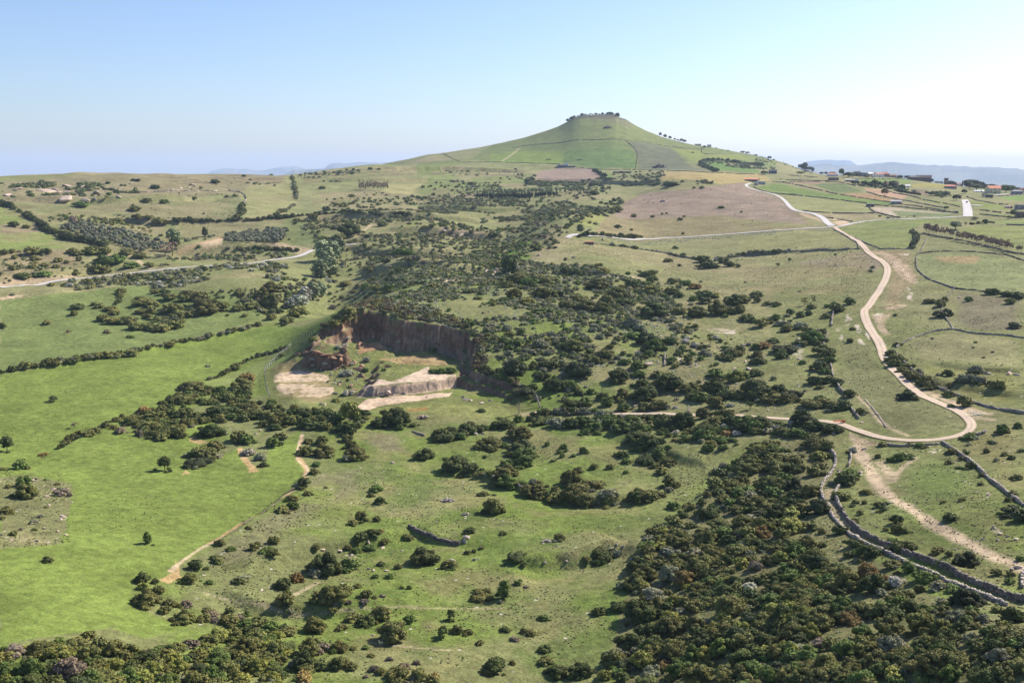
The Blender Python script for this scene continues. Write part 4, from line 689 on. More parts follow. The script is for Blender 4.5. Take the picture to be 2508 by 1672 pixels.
put('E', [(1000,45,80),(640,165,100,'d'),(775,150,50),(820,165,70),(910,185,100),(940,215,90),(610,230,60),(390,305,60),(20,335,60),(565,375,30),(880,380,50),(1075,415,50,'g'),(1280,45,70),(1355,50,80,'d'),(1390,95,100),(1255,150,110),(1180,130,120),(1150,100,60),(850,270,100),(930,285,110),(1040,290,120),(1120,330,120),(1200,330,120),(1260,350,100),(1340,340,120),(1420,320,120),(1490,290,60),(1290,280,70),(1220,250,70),(1170,205,90),(1240,215,70),(1420,190,140),(1540,60,100),(1640,75,140),(1520,105,100),(1700,130,150),(1700,190,180),(1820,160,130),(1570,230,90),(1480,230,90),(1410,250,60),(1960,55,90),(1960,185,80),(2070,150,130),(2230,135,160),(2160,80,150),(2230,20,150),(2015,240,50),(1580,830,160),(1640,810,70),(1500,920,180),(1450,950,90,'d'),(2030,760,120,'r'),(1990,810,150,'b'),(1960,860,130,'d'),(2030,850,100),(1940,670,90),(1225,505,50),(1410,475,70),(860,570,110),(780,575,80),(950,565,120),(1080,555,120),(210,665,80),(290,655,60),(2230,260,90),(2340,290,80,'d')])
put('F', [(320,315,60,'k'),(350,280,110),(430,225,140),(740,300,120,'b'),(820,250,140,'b'),(860,200,120,'b'),(1550,530,60,'d'),(1560,700,80,'g'),(1620,700,80,'g'),(1690,690,90,'g'),(1950,1020,60,'g'),(300,570,60),(1180,30,120,'g'),(850,430,40,'s'),(820,490,60,'s'),(770,500,50,'s'),(1000,610,50,'s'),(560,655,40,'s'),(550,600,50,'s'),(880,640,30,'s'),(660,640,40,'s'),(1260,460,30,'s'),(840,720,80,'s'),(850,880,90,'s'),(750,940,60,'y'),(990,690,50,'g'),(1140,690,40,'g')])
put('A', [(115,640,80,'d'),(215,655,60),(190,1060,110,'d'),(640,870,80),(700,865,70),(760,860,110),(270,860,110),(380,860,80),(860,860,100),(370,970,70),(285,915,70),(280,950,50),(120,910,50),(480,930,70),(650,925,50),(625,1040,60),(360,1045,100,'g'),(30,865,80),(100,860,50),(1040,865,90),(1150,900,80),(860,940,150,'g'),(960,930,140,'g'),(1080,970,120,'g'),(1230,970,90),(820,1010,130),(1000,1190,80),(1275,330,60,'d'),(1110,505,90),(670,475,100,'g'),(1100,270,40,'k'),(1140,275,40,'k'),(2010,235,45),(2230,228,30),(1770,285,70,'k'),(550,945,50),(270,990,60),(100,1000,60),(600,860,70),(460,985,60),(1210,440,70),(1350,450,80,'g'),(1300,610,90),(960,610,80),(1220,575,80),(1130,570,90),(1600,420,45),(1870,405,35),(1935,400,35)])
put('B', [(670,507,70,'d'),(640,330,55),(815,480,80),(430,600,70),(560,570,80),(750,470,45),(880,400,50),(1100,470,45),(860,690,150,'d'),(780,740,110),(540,640,50),(640,745,80),(1130,635,90),(2040,715,90,'d'),(2090,960,130),(2225,915,90,'k'),(2180,1020,140,'k'),(2150,1110,110),(2260,1090,120),(1860,300,50),(2060,315,45),(1030,180,35,'d'),(1103,182,32,'d'),(2335,280,70,'d'),(1160,940,70,'k'),(1310,860,130,'g'),(1080,1155,130,'b'),(830,1120,80),(1030,1000,100),(1550,1140,90)])
put('C', [(835,645,70,'k'),(920,650,45,'k'),(855,715,75,'d'),(1050,995,45,'k'),(1590,1048,35),(1905,830,50,'g'),(1455,880,24,'g'),(1340,908,30,'g'),(1600,905,26,'g'),(1185,900,50),(2070,868,24,'g'),(1165,1018,28,'g'),(1415,885,24,'g'),(1565,930,36),(1045,850,90),(1000,870,70),(1490,640,90,'d'),(1745,668,45),(380,1160,90,'d'),(205,1250,90,'k'),(40,650,45),(1195,1165,45),(1465,1270,60),(895,1305,50),(620,1260,35),(1795,1308,120,'d'),(1750,1260,120,'d'),(1970,1300,90,'d'),(1920,1270,90),(2045,1315,45),(1560,1310,35),(1525,1165,40,'g'),(1590,1220,40,'g')])
SHR_A = np.array([(s[0], s[1], s[2]) for s in SHR]); 
# ---------------------------------------------------------------- shrubs filled into the thickets
ZONES = [  # tile, outline, spacing in metres, width range, colours
 ('F',[(840,200),(900,150),(1100,120),(1300,170),(1600,240),(1850,320),(1980,480),(1980,680),(2220,730),(2360,900),(2340,960),(2250,850),(2150,765),(2000,730),(1895,690),(1908,480),(1850,375),(1700,325),(1560,300),(1420,290),(1250,262),(1100,208),(1000,188),(900,200)],1.5,(1.4,3.4),'hhbkob'),
 ('F',[(520,470),(600,380),(700,300),(800,220),(900,190),(900,205),(800,245),(700,332),(600,395),(545,485)],1.8,(1.6,4.0),'hbdkd'),
 ('Z',[(1430,1600),(1400,1480),(1440,1400),(1470,1290),(1520,1200),(1610,1150),(1700,1050),(1790,1010),(1830,1080),(1850,1180),(1870,1280),(2000,1340),(2150,1400),(2400,1490),(2400,1600)],2.7,(1.6,5.0),'ddddbbbbgkyb'),
 ('Z',[(1430,1600),(1500,1400),(1650,1300),(1900,1360),(2400,1500),(2400,1600)],2.5,(1.6,4.8),'dddkbbbgbk'),
 ('Z',[(0,1492),(140,1482),(200,1462),(350,1500),(450,1475),(560,1440),(660,1450),(640,1600),(0,1600)],1.6,(1.2,3.6),'bybbgyd'),
 ('Z',[(290,990),(420,900),(490,890),(600,925),(700,940),(850,950),(830,985),(700,965),(560,960),(440,975),(340,1000)],3.0,(2.2,4.6),'ddbbgb'),
 ('Z',[(1215,948),(1500,955),(1900,968),(1930,985),(1760,995),(1650,1000),(1560,1015),(1480,995),(1300,980)],3.0,(1.8,4.2),'ddggbos'),
 ('Z',[(800,720),(830,690),(900,640),(1100,600),(1350,610),(1480,650),(1560,700),(1600,760),(1480,830),(1300,850),(1180,850),(1090,780),(950,712),(860,712)],2.5,(1.3,4.4),'dbbbggooooo'),
 ('Z',[(1150,850),(1480,820),(1600,760),(1700,800),(1650,880),(1850,930),(1500,940),(1230,925)],4.6,(1.2,3.8),'dbgggos'),
 ('Z',[(1480,650),(1600,640),(1750,700),(1900,650),(1880,760),(1850,900),(1700,880),(1620,760)],15,(1.5,4.2),'dbgo'),
 ('Z',[(720,610),(830,560),(1000,480),(1180,450),(1380,470),(1350,540),(1250,580),(1100,600),(900,645),(780,700),(700,700),(600,735),(560,690),(640,640)],8.2,(2.6,6.0),'ddbbbogp'),
 ('Z',[(330,660),(560,640),(720,640),(700,700),(600,740),(480,740),(400,720)],9,(2.5,5),'ddbb'),
 ('Z',[(640,530),(900,470),(1000,420),(1200,400),(1400,430),(1380,480),(1000,500),(760,600)],15,(3,7),'ddbbo'),
 ('Z',[(980,460),(1100,420),(1250,425),(1400,440),(1300,480),(1050,500)],11,(3,6),'bbodo'),
 ('Z',[(0,600),(200,580),(280,620),(180,650),(0,650)],14,(2,4),'db'),
 ('A',[(0,1200),(400,1125),(740,1090),(1100,1050),(1600,1010),(2352,960),(2352,1110),(1700,1130),(1100,1140),(600,1175),(0,1225)],4.6,(2.5,6),'ddbboos'),
 ('A',[(1300,990),(1450,900),(1700,830),(1950,820),(2352,840),(2352,910),(1900,950),(1500,985)],6.5,(2.5,6),'ddbbgo'),
 ('A',[(100,320),(350,290),(600,310),(1000,300),(1150,300),(1120,390),(950,420),(700,440),(450,410),(150,390)],6.0,(4,9),'kddbg'),
 ('A',[(400,570),(600,550),(900,600),(1300,620),(1330,680),(1100,650),(900,640),(600,620),(420,620)],8,(3,6),'ggyybd'),
 ('A',[(0,850),(620,860),(900,960),(740,1060),(0,1130)],8,(1.8,4.5),'ddbb'),
 ('A',[(900,560),(1350,600),(1350,680),(1500,760),(1250,780),(1000,660)],9,(2,5),'ddbg'),
 ('A',[(1100,440),(2000,380),(1950,590),(1350,610),(900,560)],20,(1.5,3.5),'dbb'),
 ('B',[(350,600),(1300,560),(1500,640),(1300,760),(900,900),(650,780)],8.5,(2,5.5),'ddbbb'),
 ('B',[(700,430),(1500,400),(2352,440),(2352,640),(1300,560),(700,540)],10,(2,5.5),'ddbbo'),
 ('B',[(800,800),(1700,700),(2352,720),(2352,960),(1600,1100),(1000,1100),(700,1000)],6.5,(1.8,5),'ddbboog'),
 ('E',[(1150,40),(2352,0),(2352,250),(1900,180),(1450,300),(1150,300)],6.5,(1.8,4.5),'ddbb'),
 ('D',[(0,730),(740,700),(980,830),(0,850)],22,(.8,2),'bdg'),('D',[(0,920),(900,860),(1100,960),(900,1100),(0,1200)],14,(.8,2.4),'bdgo'),
 ('C',[(1000,900),(1250,730),(2100,640),(2352,700),(2352,1010),(1600,1070),(900,1050)],26,(.9,2.6),'bdgg'),
 ('H',[(1240,480),(1300,460),(2352,480),(2352,700),(1500,640)],13,(.7,1.8),'bdo'),
 ('A',[(1100,420),(1700,300),(2200,250),(2352,250),(2352,300),(1800,380),(1300,400)],22,(3,6),'dbb'),
 ('A',[(700,480),(1350,440),(1960,400),(1950,580),(1350,600),(900,560)],42,(2,5),'dbb'),
 ('A',[(1500,760),(1650,740),(1850,720),(1700,760),(1550,800)],8,(3,5),'oodb'),
 ('A',[(0,300),(100,320),(200,400),(150,440),(0,440)],17,(3,5),'bbo'),
 ('B',[(400,600),(900,560),(1300,560),(1600,600),(1200,680),(800,720),(500,680)],13,(3,7),'ddbbb'),
 ('B',[(1350,400),(1900,420),(2352,400),(2352,560),(1600,560),(1400,520)],12,(3,7),'bbodd'),
 ('B',[(1500,560),(2352,540),(2352,650),(1600,620)],8,(3,7),'ddbb'),
 ('B',[(700,400),(1400,380),(1450,520),(1100,540),(700,520)],22,(3,7),'ddbb'),
 ('B',[(430,230),(900,190),(960,215),(700,250),(450,260)],12,(4,8),'dkb'),('B',[(580,260),(850,280),(850,292),(600,280)],7,(4,7),'dk'),
 ('B',[(1150,180),(1700,170),(2200,190),(2352,200),(1850,260),(1500,200)],22,(4,7),'dbb'),
 ('C',[(250,600),(700,600),(760,630),(1000,600),(1450,640),(1460,690),(1050,640),(760,660),(300,660)],9,(5,9),'kddg'),
 ('C',[(0,780),(900,770),(1000,850),(700,960),(400,960),(0,1000)],15,(3,7),'ddbbo'),
 ('C',[(850,820),(1100,760),(1000,880),(830,1010),(640,1060),(650,1000)],7,(3,7),'kddb'),
 ('C',[(480,1090),(650,1090),(700,1130),(500,1180)],6,(3,5),'kd'),
 ('C',[(1000,540),(1420,540),(1400,620),(1050,600)],17,(4,8),'dbb'),
 ('C',[(1740,450),(1880,440),(2250,490),(2300,530),(2100,520),(1850,460),(1790,490),(1880,540),(1800,510)],8,(4,7),'kddg'),
 ('C',[(2050,380),(2352,430),(2352,500),(2200,480),(2150,420)],16,(4,8),'ddbg'),
 ('C',[(650,110),(740,76),(1050,66),(1070,90),(900,92),(760,100)],5,(1.5,3.2),'bdk'),
 ('C',[(1450,620),(1850,630),(1700,690),(1450,680)],13,(4,8),'bdo'),
 ('D',[(430,120),(620,170),(700,220),(560,200),(420,170),(200,100)],18,(4,7),'dbg'),
 ('D',[(940,290),(1200,300),(1500,380),(1480,400),(1250,350),(1000,320)],9,(4,7),'kdgd'),
 ('D',[(1560,370),(1740,380),(1700,420),(1580,400)],10,(4,7),'dg'),
 ('D',[(1200,570),(1650,570),(1650,590),(1250,595)],9,(2,3.5),'bog'),
 ('D',[(950,1060),(1160,980),(1180,1050),(1080,1120),(900,1180)],7,(2,4),'ddgb'),
 ('H',[(60,260),(500,260),(580,380),(100,340)],9,(2,4),'obdd'),
 ('H',[(0,1070),(900,1120),(860,1200),(500,1240),(0,1230)],4.2,(2,4),'ddggb'),
 ('N',[(0,820),(650,940),(750,1150),(650,1250),(200,1100),(0,1000)],3.4,(1.4,3),'bbpdg'),
 ('N',[(650,1250),(1500,1200),(1500,1400),(2352,1500),(2352,1700),(600,1700)],7,(1.3,2.8),'bbpdg'),
 ('R',[(1650,340),(2352,80),(2352,900),(2180,780)],13,(1.2,2.4),'bdog'),
 ('R',[(560,940),(800,800),(1300,1050),(2300,1540),(1600,1540),(1000,1280)],7,(1.0,2.2),'bdog'),
 ('L',[(1600,300),(2050,500),(1950,900),(2100,1200),(2300,1500),(1700,1250),(1600,800)],7,(1.2,2.6),'bdgo'),
 ('K',[(1200,200),(2352,420),(2352,760),(1900,700),(1300,500)],15,(.8,1.6),'gbd'),
 ('I',[(0,650),(650,680),(640,1000),(500,1250),(0,1300)],8,(.8,2.2),'bgop'),
 ('E',[(1150,60),(1900,60),(2352,60),(2352,200),(1900,170),(1500,300),(1150,320)],9,(2.5,5),'ddbb'),
 ('F',[(600,620),(900,620),(900,900),(740,900)],4.5,(.8,1.8),'ssgbo'),
]
FILL = []
RKP = np.array(W2('A', [(395,350),(350,350),(455,345),(490,365),(548,362),(550,312),(552,413),(800,372),(862,362),(1000,335),(980,405),(135,340)]))
def rock_near(x, y):
    r = math.hypot(x, y); d = np.hypot(RKP[:, 0]*1.0-x, RKP[:, 1]-y); lat = np.abs(np.arctan2(RKP[:, 0], RKP[:, 1])-math.atan2(x, y))*r; dr_ = np.hypot(RKP[:, 0], RKP[:, 1])-r; return bool(((lat < 11) & (dr_ > -8) & (dr_ < 45)).any())
grid = {}
def near_ok(x, y, w, f=.42):
    cx, cy = int(x//8), int(y//8)
    for i in (-1, 0, 1):
        for j in (-1, 0, 1):
            for (a, b_, c_) in grid.get((cx+i, cy+j), ()):
                if (a-x)**2+(b_-y)**2 < ((c_+w)*.5*f*2*.62)**2: return False
    return True
def reg(x, y, w): grid.setdefault((int(x//8), int(y//8)), []).append((x, y, w))
for s in SHR: reg(s[0], s[1], s[2])
QI = QP
def road_clear(x, y):
    r = math.hypot(x, y); th = math.atan2(x, y)
    for P in ROADS:
        d = np.hypot(P[:, 0]-x, P[:, 1]-y); k = int(d.argmin())
        if d[k] < (4.2 if r < 560 else 6.0): return False
        if r > 560 and d[k] < 13 and math.hypot(*P[k]) > r: return False      # verge on the valley side is grazed
    return True
for q in list(SHR):      # small satellites at the feet of the larger near shrubs
    if math.hypot(q[0], q[1]) < 430 and q[2] > 2.2:
        for _ in range(random.choice((1, 2, 3, 4))):
            a = random.random()*6.28; w = q[2]*(.2+.3*random.random()); rr0 = q[2]*(.42+.3*random.random()); FILL.append((q[0]+rr0*math.cos(a), q[1]+rr0*math.sin(a), w, random.choice((q[3], q[3], 'b', 'o', 'g')), False))
for t, P, spc, (w0, w1), cols in ZONES:
    if t in 'ABCDE' or (t == 'Z' and min(p[1] for p in P) < 660): cols = cols.replace('d', 'm', 1).replace('b', 'm', 1)+'m'; w0 *= .8; w1 *= .85
    PX = W2(t, P); A_ = abs(sum(PX[i][0]*PX[(i+1) % len(PX)][1]-PX[(i+1) % len(PX)][0]*PX[i][1] for i in range(len(PX))))/2
    x0, y0 = PX.min(0); x1, y1 = PX.max(0); nb = (x1-x0)*(y1-y0); ntry = int(min(nb/spc**2*1.5, 26000))
    xs = rng.uniform(x0, x1, ntry); ys = rng.uniform(y0, y1, ntry); m = pip(PX, xs+(rng.random(ntry)-.5)*spc, ys+(rng.random(ntry)-.5)*spc); xs, ys = xs[m], ys[m]
    cl = fbm(xs, ys, 45 if spc > 4 else 22, 3)
    q = QI; inq = pip(q, xs, ys) if (t != 'F' or spc < 2) else np.zeros(xs.shape, bool)
    for x, y, c_, iq in zip(xs, ys, cl, inq):
        if (t == 'A' and spc == 6.0 and rock_near(x, y)): continue
        if iq or random.random() > smooth((c_-(.34 if spc > 3 else .30 if spc > 2.3 else .2))*5): continue
        w = w0+(w1-w0)*random.random()**1.6
        if not near_ok(x, y, w): continue
        if not road_clear(x, y): continue
        reg(x, y, w); FILL.append((x, y, w, random.choice(cols), False))
# ---------------------------------------------------------------- shrubs into the scene
def to_px(x, y, z):
    X = x; Yc = y*math.cos(PITCH)-z*math.sin(PITCH); Zc = y*math.sin(PITCH)+z*math.cos(PITCH)
    return 1254+F_PX*X/Yc, 836-F_PX*Zc/Yc
ALLS = [(*s, 1) for s in SHR]+[(*s, 0) for s in FILL]
sx = np.array([s[0] for s in ALLS]); sy = np.array([s[1] for s in ALLS]); sw = np.array([s[2] for s in ALLS]); sz = Hf(sx, sy); sr = np.hypot(sx, sy)
su, sv = to_px(sx, sy, sz); pxs = sw/sr*F_PX*.408
vis = (su > -20) & (su < 2530) & (sv < 1690)
score = np.where(vis, pxs, 0)*np.array([1.25 if s[5] else 1 for s in ALLS]); score[[i for i, s in enumerate(ALLS) if s[4]]] = 0
top = set(np.argsort(-score)[:298].tolist())
def tint(k, j=.16):
    c = np.array(PALT[k]); return c*(1+j*(rng.random()-.5)*2)*np.array([1+.12*(rng.random()-.5), 1, 1+.15*(rng.random()-.5)])
AREAS = [('Z',[(560,1430),(660,1450),(660,1600),(-50,1600),(-50,1440),(200,1420)],'in the overgrown bank at the lower left'),
 ('Z',[(290,1300),(380,1300),(660,1400),(660,1480),(540,1480),(290,1420)],'in the hedge around the near tip of the bright green field'),
 ('Z',[(250,860),(480,860),(590,780),(620,930),(860,930),(840,1000),(560,960),(430,1010),(250,1010)],'in the belt of shrubs left of the quarry'),
 ('Z',[(430,960),(680,970),(660,1050),(600,1090),(430,1090)],'on the rough tongue of ground inside the green field'),
 ('Z',[(680,970),(860,970),(870,1080),(700,1090)],'beside the bare earth bank at the edge of the green field'),
 ('Z',[(560,1090),(700,1090),(750,1180),(640,1210),(500,1300),(380,1340),(400,1290)],'on the rough slope beside the curved edge of the green field'),
 ('Z',[(-50,850),(430,850),(700,1000),(690,1130),(400,1300),(300,1450),(-50,1450)],'in the bright green field on the left'),
 ('Z',[(840,930),(1200,940),(1230,1010),(840,1000)],'on the grass in front of the quarry'),
 ('Z',[(940,1010),(1130,1020),(1250,1180),(1180,1210),(940,1080)],'along the broken wall crossing the central meadow'),
 ('Z',[(1190,1070),(1580,1070),(1580,1180),(1190,1180)],'on the stony hump in the central meadow'),
 ('Z',[(1200,935),(1940,950),(1940,1010),(1480,1040),(1200,985)],'in the hedge just below the dirt track'),
 ('Z',[(1230,850),(1900,850),(1940,950),(1210,940)],'in the row of scrub just above the dirt track'),
 ('Z',[(1090,980),(1560,1000),(1560,1080),(1090,1080)],'in the upper part of the central meadow'),
 ('Z',[(600,1180),(900,1180),(900,1420),(600,1420)],'on the bushy slope left of the ruined wall'),
 ('Z',[(880,1180),(1430,1180),(1430,1330),(880,1330)],'near the ruined wall in the central meadow'),
 ('Z',[(640,1400),(940,1400),(940,1600),(640,1600)],'in the scrub at the bottom left of the central slope'),
 ('Z',[(900,1330),(1430,1330),(1400,1600),(900,1600)],'on the near grassy slope at the bottom centre'),
 ('Z',[(1560,1000),(1860,1000),(1850,1200),(1560,1200)],'at the upper tip of the big thicket'),
 ('Z',[(1400,1180),(1620,1180),(1560,1400),(1380,1440)],'along the left edge of the big thicket'),
 ('Z',[(1600,1150),(1860,1200),(1860,1380),(1560,1400)],'inside the upper half of the big thicket'),
 ('Z',[(1380,1400),(1860,1380),(1860,1600),(1380,1600)],'in the lower left of the big thicket'),
 ('Z',[(1820,1000),(1920,1000),(1930,1250),(1830,1250)],'on the slope left of the walled lane'),
 ('Z',[(1830,1250),(1950,1230),(2150,1350),(2400,1430),(2400,1480),(1830,1400)],'in the thicket just below the walled lane'),
 ('Z',[(1830,1380),(2420,1460),(2420,1600),(1830,1600)],'in the thicket at the lower right corner'),
 ('Z',[(1900,1000),(2400,1000),(2400,1440),(2150,1370),(1930,1200)],'on the stony ground right of the walled lane'),
 ('Z',[(2010,740),(2150,780),(2400,900),(2400,960),(2200,920),(2010,800)],'along the stone wall beside the bend of the dirt road'),
 ('Z',[(1850,640),(2030,560),(2040,700),(1990,950),(1850,900)],'in the bushy wall line left of the dirt road'),
 ('Z',[(1180,560),(1860,600),(1860,860),(1180,860)],'in the scrub behind the quarry'),
 ('Z',[(800,600),(1180,560),(1230,900),(800,900)],'on the crest above the quarry face'),
 ('Z',[(200,600),(800,600),(800,780),(200,780)],'in the scrubby hollow beyond the green field'),
 ('Z',[(-50,400),(3000,400),(3000,2000),(-50,2000)],'on the open pasture')]
AP = [(np.array(px(t, p)), s) for t, p, s in AREAS]
def area(u, v):
    for P, s in AP:
        if pip(P, np.array([u]), np.array([v]))[0]: return s
    return 'on the open pasture'
CN = {'d':'dark green','b':'brownish olive','g':'fresh green','s':'silvery grey','y':'yellow-green','r':'rusty brown','p':'pinkish grey','o':'grey-green','k':'very dark green'}
def assign_labels(items, noun, cat, grp):
    """items: (object, colour word, u, v, size px) -> labels that tell neighbours apart by look, place and rank"""
    B = {}
    for it in items: B.setdefault((it[1], area(it[2], it[3])), []).append(it)
    for (cw, ar), L in B.items():
        used = {}
        if len(L) > 1:
            for word, key, rev in (('largest', 4, True), ('leftmost', 2, False), ('rightmost', 2, True), ('nearest', 3, True), ('farthest', 3, False), ('smallest', 4, False)):
                S = sorted([x for x in L], key=lambda x: x[key], reverse=rev)
                if id(S[0]) not in used: used[id(S[0])] = word
        rest = sorted([x for x in L if id(x) not in used], key=lambda x: x[2])
        for it in L:
            if len(L) == 1: lb = f'{cw} {noun} {ar}'
            elif id(it) in used: lb = f'{used[id(it)]} {cw} {noun} {ar}'
            else:
                k = rest.index(it)
                vm = sorted(x[3] for x in rest)[len(rest)//2]; w3 = '' if len(rest) == 1 else ('at left, ' if k < len(rest)/3 else 'amid, ' if k < 2*len(rest)/3 else 'at right, '); w3 = w3 if len(rest) < 4 else ('lower ' if it[3] >= vm else 'upper ')+w3
                lb = f'mid-sized {cw} {noun} {w3}{ar}'
            ws = lb.split(); it[0]['label'] = ' '.join(ws[:16]); it[0]['category'] = cat
            it[0]['group'] = grp+' '+ar if len(grp+' '+ar) < 90 else grp
CN['m'] = 'mid olive'; CN['h'] = 'dark brownish'
items = []
order = sorted(top, key=lambda i: -pxs[i])
for i in order:
    x, y, w, c, tall, hand = ALLS[i]
    me = ME_HI[int(rng.integers(7))] if pxs[i] > 15 else ME_MID[int(rng.integers(8))]
    o = bpy.data.objects.new('shrub', me); COL.objects.link(o)
    o.location = (x, y, sz[i]-.12); o.rotation_euler = (0, 0, rng.random()*6.28); h = w*(.82+.35*rng.random())
    o.scale = (w*(.9+.3*rng.random()), w*(.85+.45*rng.random()), h*(.95 if w < 6 else .8)); t_ = tint(c); o.color = (*t_, 1)
    items.append((o, CN[c], su[i], sv[i], pxs[i]))
assign_labels(items, 'shrub', 'shrub', 'shrubs')
CN['m'] = 'mid olive'; CN['h'] = 'dark brownish'
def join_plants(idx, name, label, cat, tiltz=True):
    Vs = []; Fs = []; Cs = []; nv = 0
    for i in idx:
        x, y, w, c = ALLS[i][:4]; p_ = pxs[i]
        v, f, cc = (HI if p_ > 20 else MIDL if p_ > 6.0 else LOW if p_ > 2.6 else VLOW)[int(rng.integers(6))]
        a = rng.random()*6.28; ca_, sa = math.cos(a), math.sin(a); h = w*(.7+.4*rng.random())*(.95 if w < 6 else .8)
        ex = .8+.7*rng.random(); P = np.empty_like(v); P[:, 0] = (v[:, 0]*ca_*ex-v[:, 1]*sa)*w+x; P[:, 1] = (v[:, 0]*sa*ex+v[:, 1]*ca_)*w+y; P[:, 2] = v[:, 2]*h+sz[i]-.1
        Vs.append(P); Fs.append(f+nv); nv += len(P); Cs.append(cc*tint(c)*(1.22 if sr[i] > 430 else 1.0))   # distant shrubs tinted brighter: haze put into their leaf colour
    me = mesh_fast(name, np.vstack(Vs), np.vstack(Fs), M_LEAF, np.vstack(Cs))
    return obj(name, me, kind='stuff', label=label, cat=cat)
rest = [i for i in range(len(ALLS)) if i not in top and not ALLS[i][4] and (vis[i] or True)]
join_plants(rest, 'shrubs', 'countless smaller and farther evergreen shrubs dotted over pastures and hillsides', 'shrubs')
# low tussocks and pale grey scrub: ground cover nobody could count
def scatter(name, zones, mat, label, cat, proto, cap=60000):
    Vs = []; Fs = []; Cs = []; nv = 0; cnt = 0
    for t, P, dens, (w0, w1), cols, sc_, lo in zones:
        PX = W2(t, P); x0, y0 = PX.min(0); x1, y1 = PX.max(0); nt_ = int(min((x1-x0)*(y1-y0)*dens, 60000))
        xs = rng.uniform(x0, x1, nt_); ys = rng.uniform(y0, y1, nt_); m = pip(PX, xs, ys) & (fbm(xs+lo*50, ys, sc_, 3) > lo+.12*rng.random(nt_)) & ~((np.abs(xs) < 400) & pip(QP, xs, ys) & (t != 'F'))
        if dens < .2: pass
        xs, ys = xs[m], ys[m]; rr = np.hypot(xs, ys)
        fi = np.array([0.0]); zs = Hf(xs, ys)
        # keep off the dirt road
        dm = np.full(len(xs), 99.0)
        for k in range(0, len(DIRT), 2): dm = np.minimum(dm, np.hypot(xs-DIRT[k, 0], ys-DIRT[k, 1]))
        for x, y, z, d_ in zip(xs, ys, zs, dm):
            if d_ < 2.4: continue
            v, f, cc = proto[int(rng.integers(len(proto)))]; w = w0+(w1-w0)*rng.random()**2; a = rng.random()*6.28
            P_ = np.empty_like(v); P_[:, 0] = (v[:, 0]*math.cos(a)-v[:, 1]*math.sin(a))*w+x; P_[:, 1] = (v[:, 0]*math.sin(a)+v[:, 1]*math.cos(a))*w+y; P_[:, 2] = v[:, 2]*w*.8+z-.03
            Vs.append(P_); Fs.append(f+nv); nv += len(P_); Cs.append(cc*tint(cols[int(rng.integers(len(cols)))], .3)); cnt += 1
    me = mesh_fast(name, np.vstack(Vs), np.vstack(Fs), mat, np.vstack(Cs)); print(name, cnt, len(me.polygons))
    return obj(name, me, kind='stuff', label=label, cat=cat)
TUFT = [low_plant(90+s, 'low', 2) for s in range(5)]
PALT['t'] = (.13,.14,.05); PALT['u'] = (.19,.16,.085); PALT['w'] = (.075,.10,.03); PALT['v'] = (.34,.34,.3)
scatter('grass_tussocks', [
 ('Z',[(660,1150),(900,1000),(1250,1000),(1600,1050),(1560,1200),(1420,1400),(1420,1600),(650,1600),(560,1420),(430,1340),(600,1200)],1.0,(.25,.8),'twwuwut',14,.42),
 ('Z',[(1560,1050),(1900,1000),(1920,1150),(2050,1280),(2400,1400),(2400,1600),(1500,1600)],.9,(.3,1.0),'twubuo',10,.36),
 ('Z',[(1900,1010),(2400,1000),(2400,1400),(2300,1370),(1950,1180)],1.1,(.25,.8),'twubu',9,.40),
 ('Z',[(-20,1080),(160,1090),(160,1250),(-20,1260)],.8,(.3,.9),'twub',8,.35),
 ('Z',[(0,850),(600,850),(640,1060),(400,1330),(0,1480)],.3,(.3,.7),'ww',22,.58),
 ('Z',[(1200,560),(2000,560),(2000,950),(1230,930)],.22,(.4,1.1),'twbuo',20,.42),
 ('Z',[(1900,560),(2352,560),(2352,960),(2200,1000),(1900,850)],.16,(.4,1.1),'twub',18,.45),
 ('Z',[(560,1180),(720,1080),(760,1180),(640,1240),(600,1400),(450,1420),(400,1340)],.6,(.4,1.1),'tuubo',8,.4),
 ('F',[(560,500),(1700,600),(1700,720),(900,900),(560,700)],.6,(.3,.9),'twub',6,.4)],
 M_LEAF, 'low tufts of grass and weeds over the rough pasture', 'grass', TUFT)
scatter('pale_scrub', [
 ('Z',[(930,650),(1100,620),(1400,640),(1560,720),(1560,830),(1150,860),(1080,780),(940,700)],.22,(.6,1.9),'vvs',16,.5),
 ('Z',[(1480,640),(1750,680),(1850,850),(1850,930),(1250,930),(1200,880),(1600,780)],.10,(.5,1.6),'vvs',14,.5),
 ('C',[(1000,1085),(1600,1075),(2100,1060),(2352,1040),(2352,1060),(1700,1100),(1400,1140),(850,1110)],.35,(.7,1.7),'vssb',9,.3),
 ('D',[(0,715),(740,680),(740,692),(0,730)],.5,(.6,1.4),'vssb',9,.3),
 ('D',[(0,870),(300,850),(420,850),(200,900),(0,910)],.4,(.8,1.6),'vssb',9,.2),
 ('K',[(1300,60),(2352,80),(2352,300),(1700,180),(1300,160)],.1,(.5,1.4),'vv',8,.5),
 ('L',[(0,50),(1400,80),(1900,140),(1400,260),(500,200),(0,200)],.09,(.5,1.4),'vv',8,.5),
 ('F',[(560,560),(900,500),(1000,650),(900,900),(740,840)],.25,(.4,1.2),'vv',7,.4),
 ('F',[(1560,310),(1800,380),(1900,560),(1880,640),(1960,520),(1900,380),(1600,290)],.8,(.5,1.3),'vv',6,.3)],
 M_LEAF, 'pale silvery scrub in flower between the darker shrubs', 'scrub', TUFT)

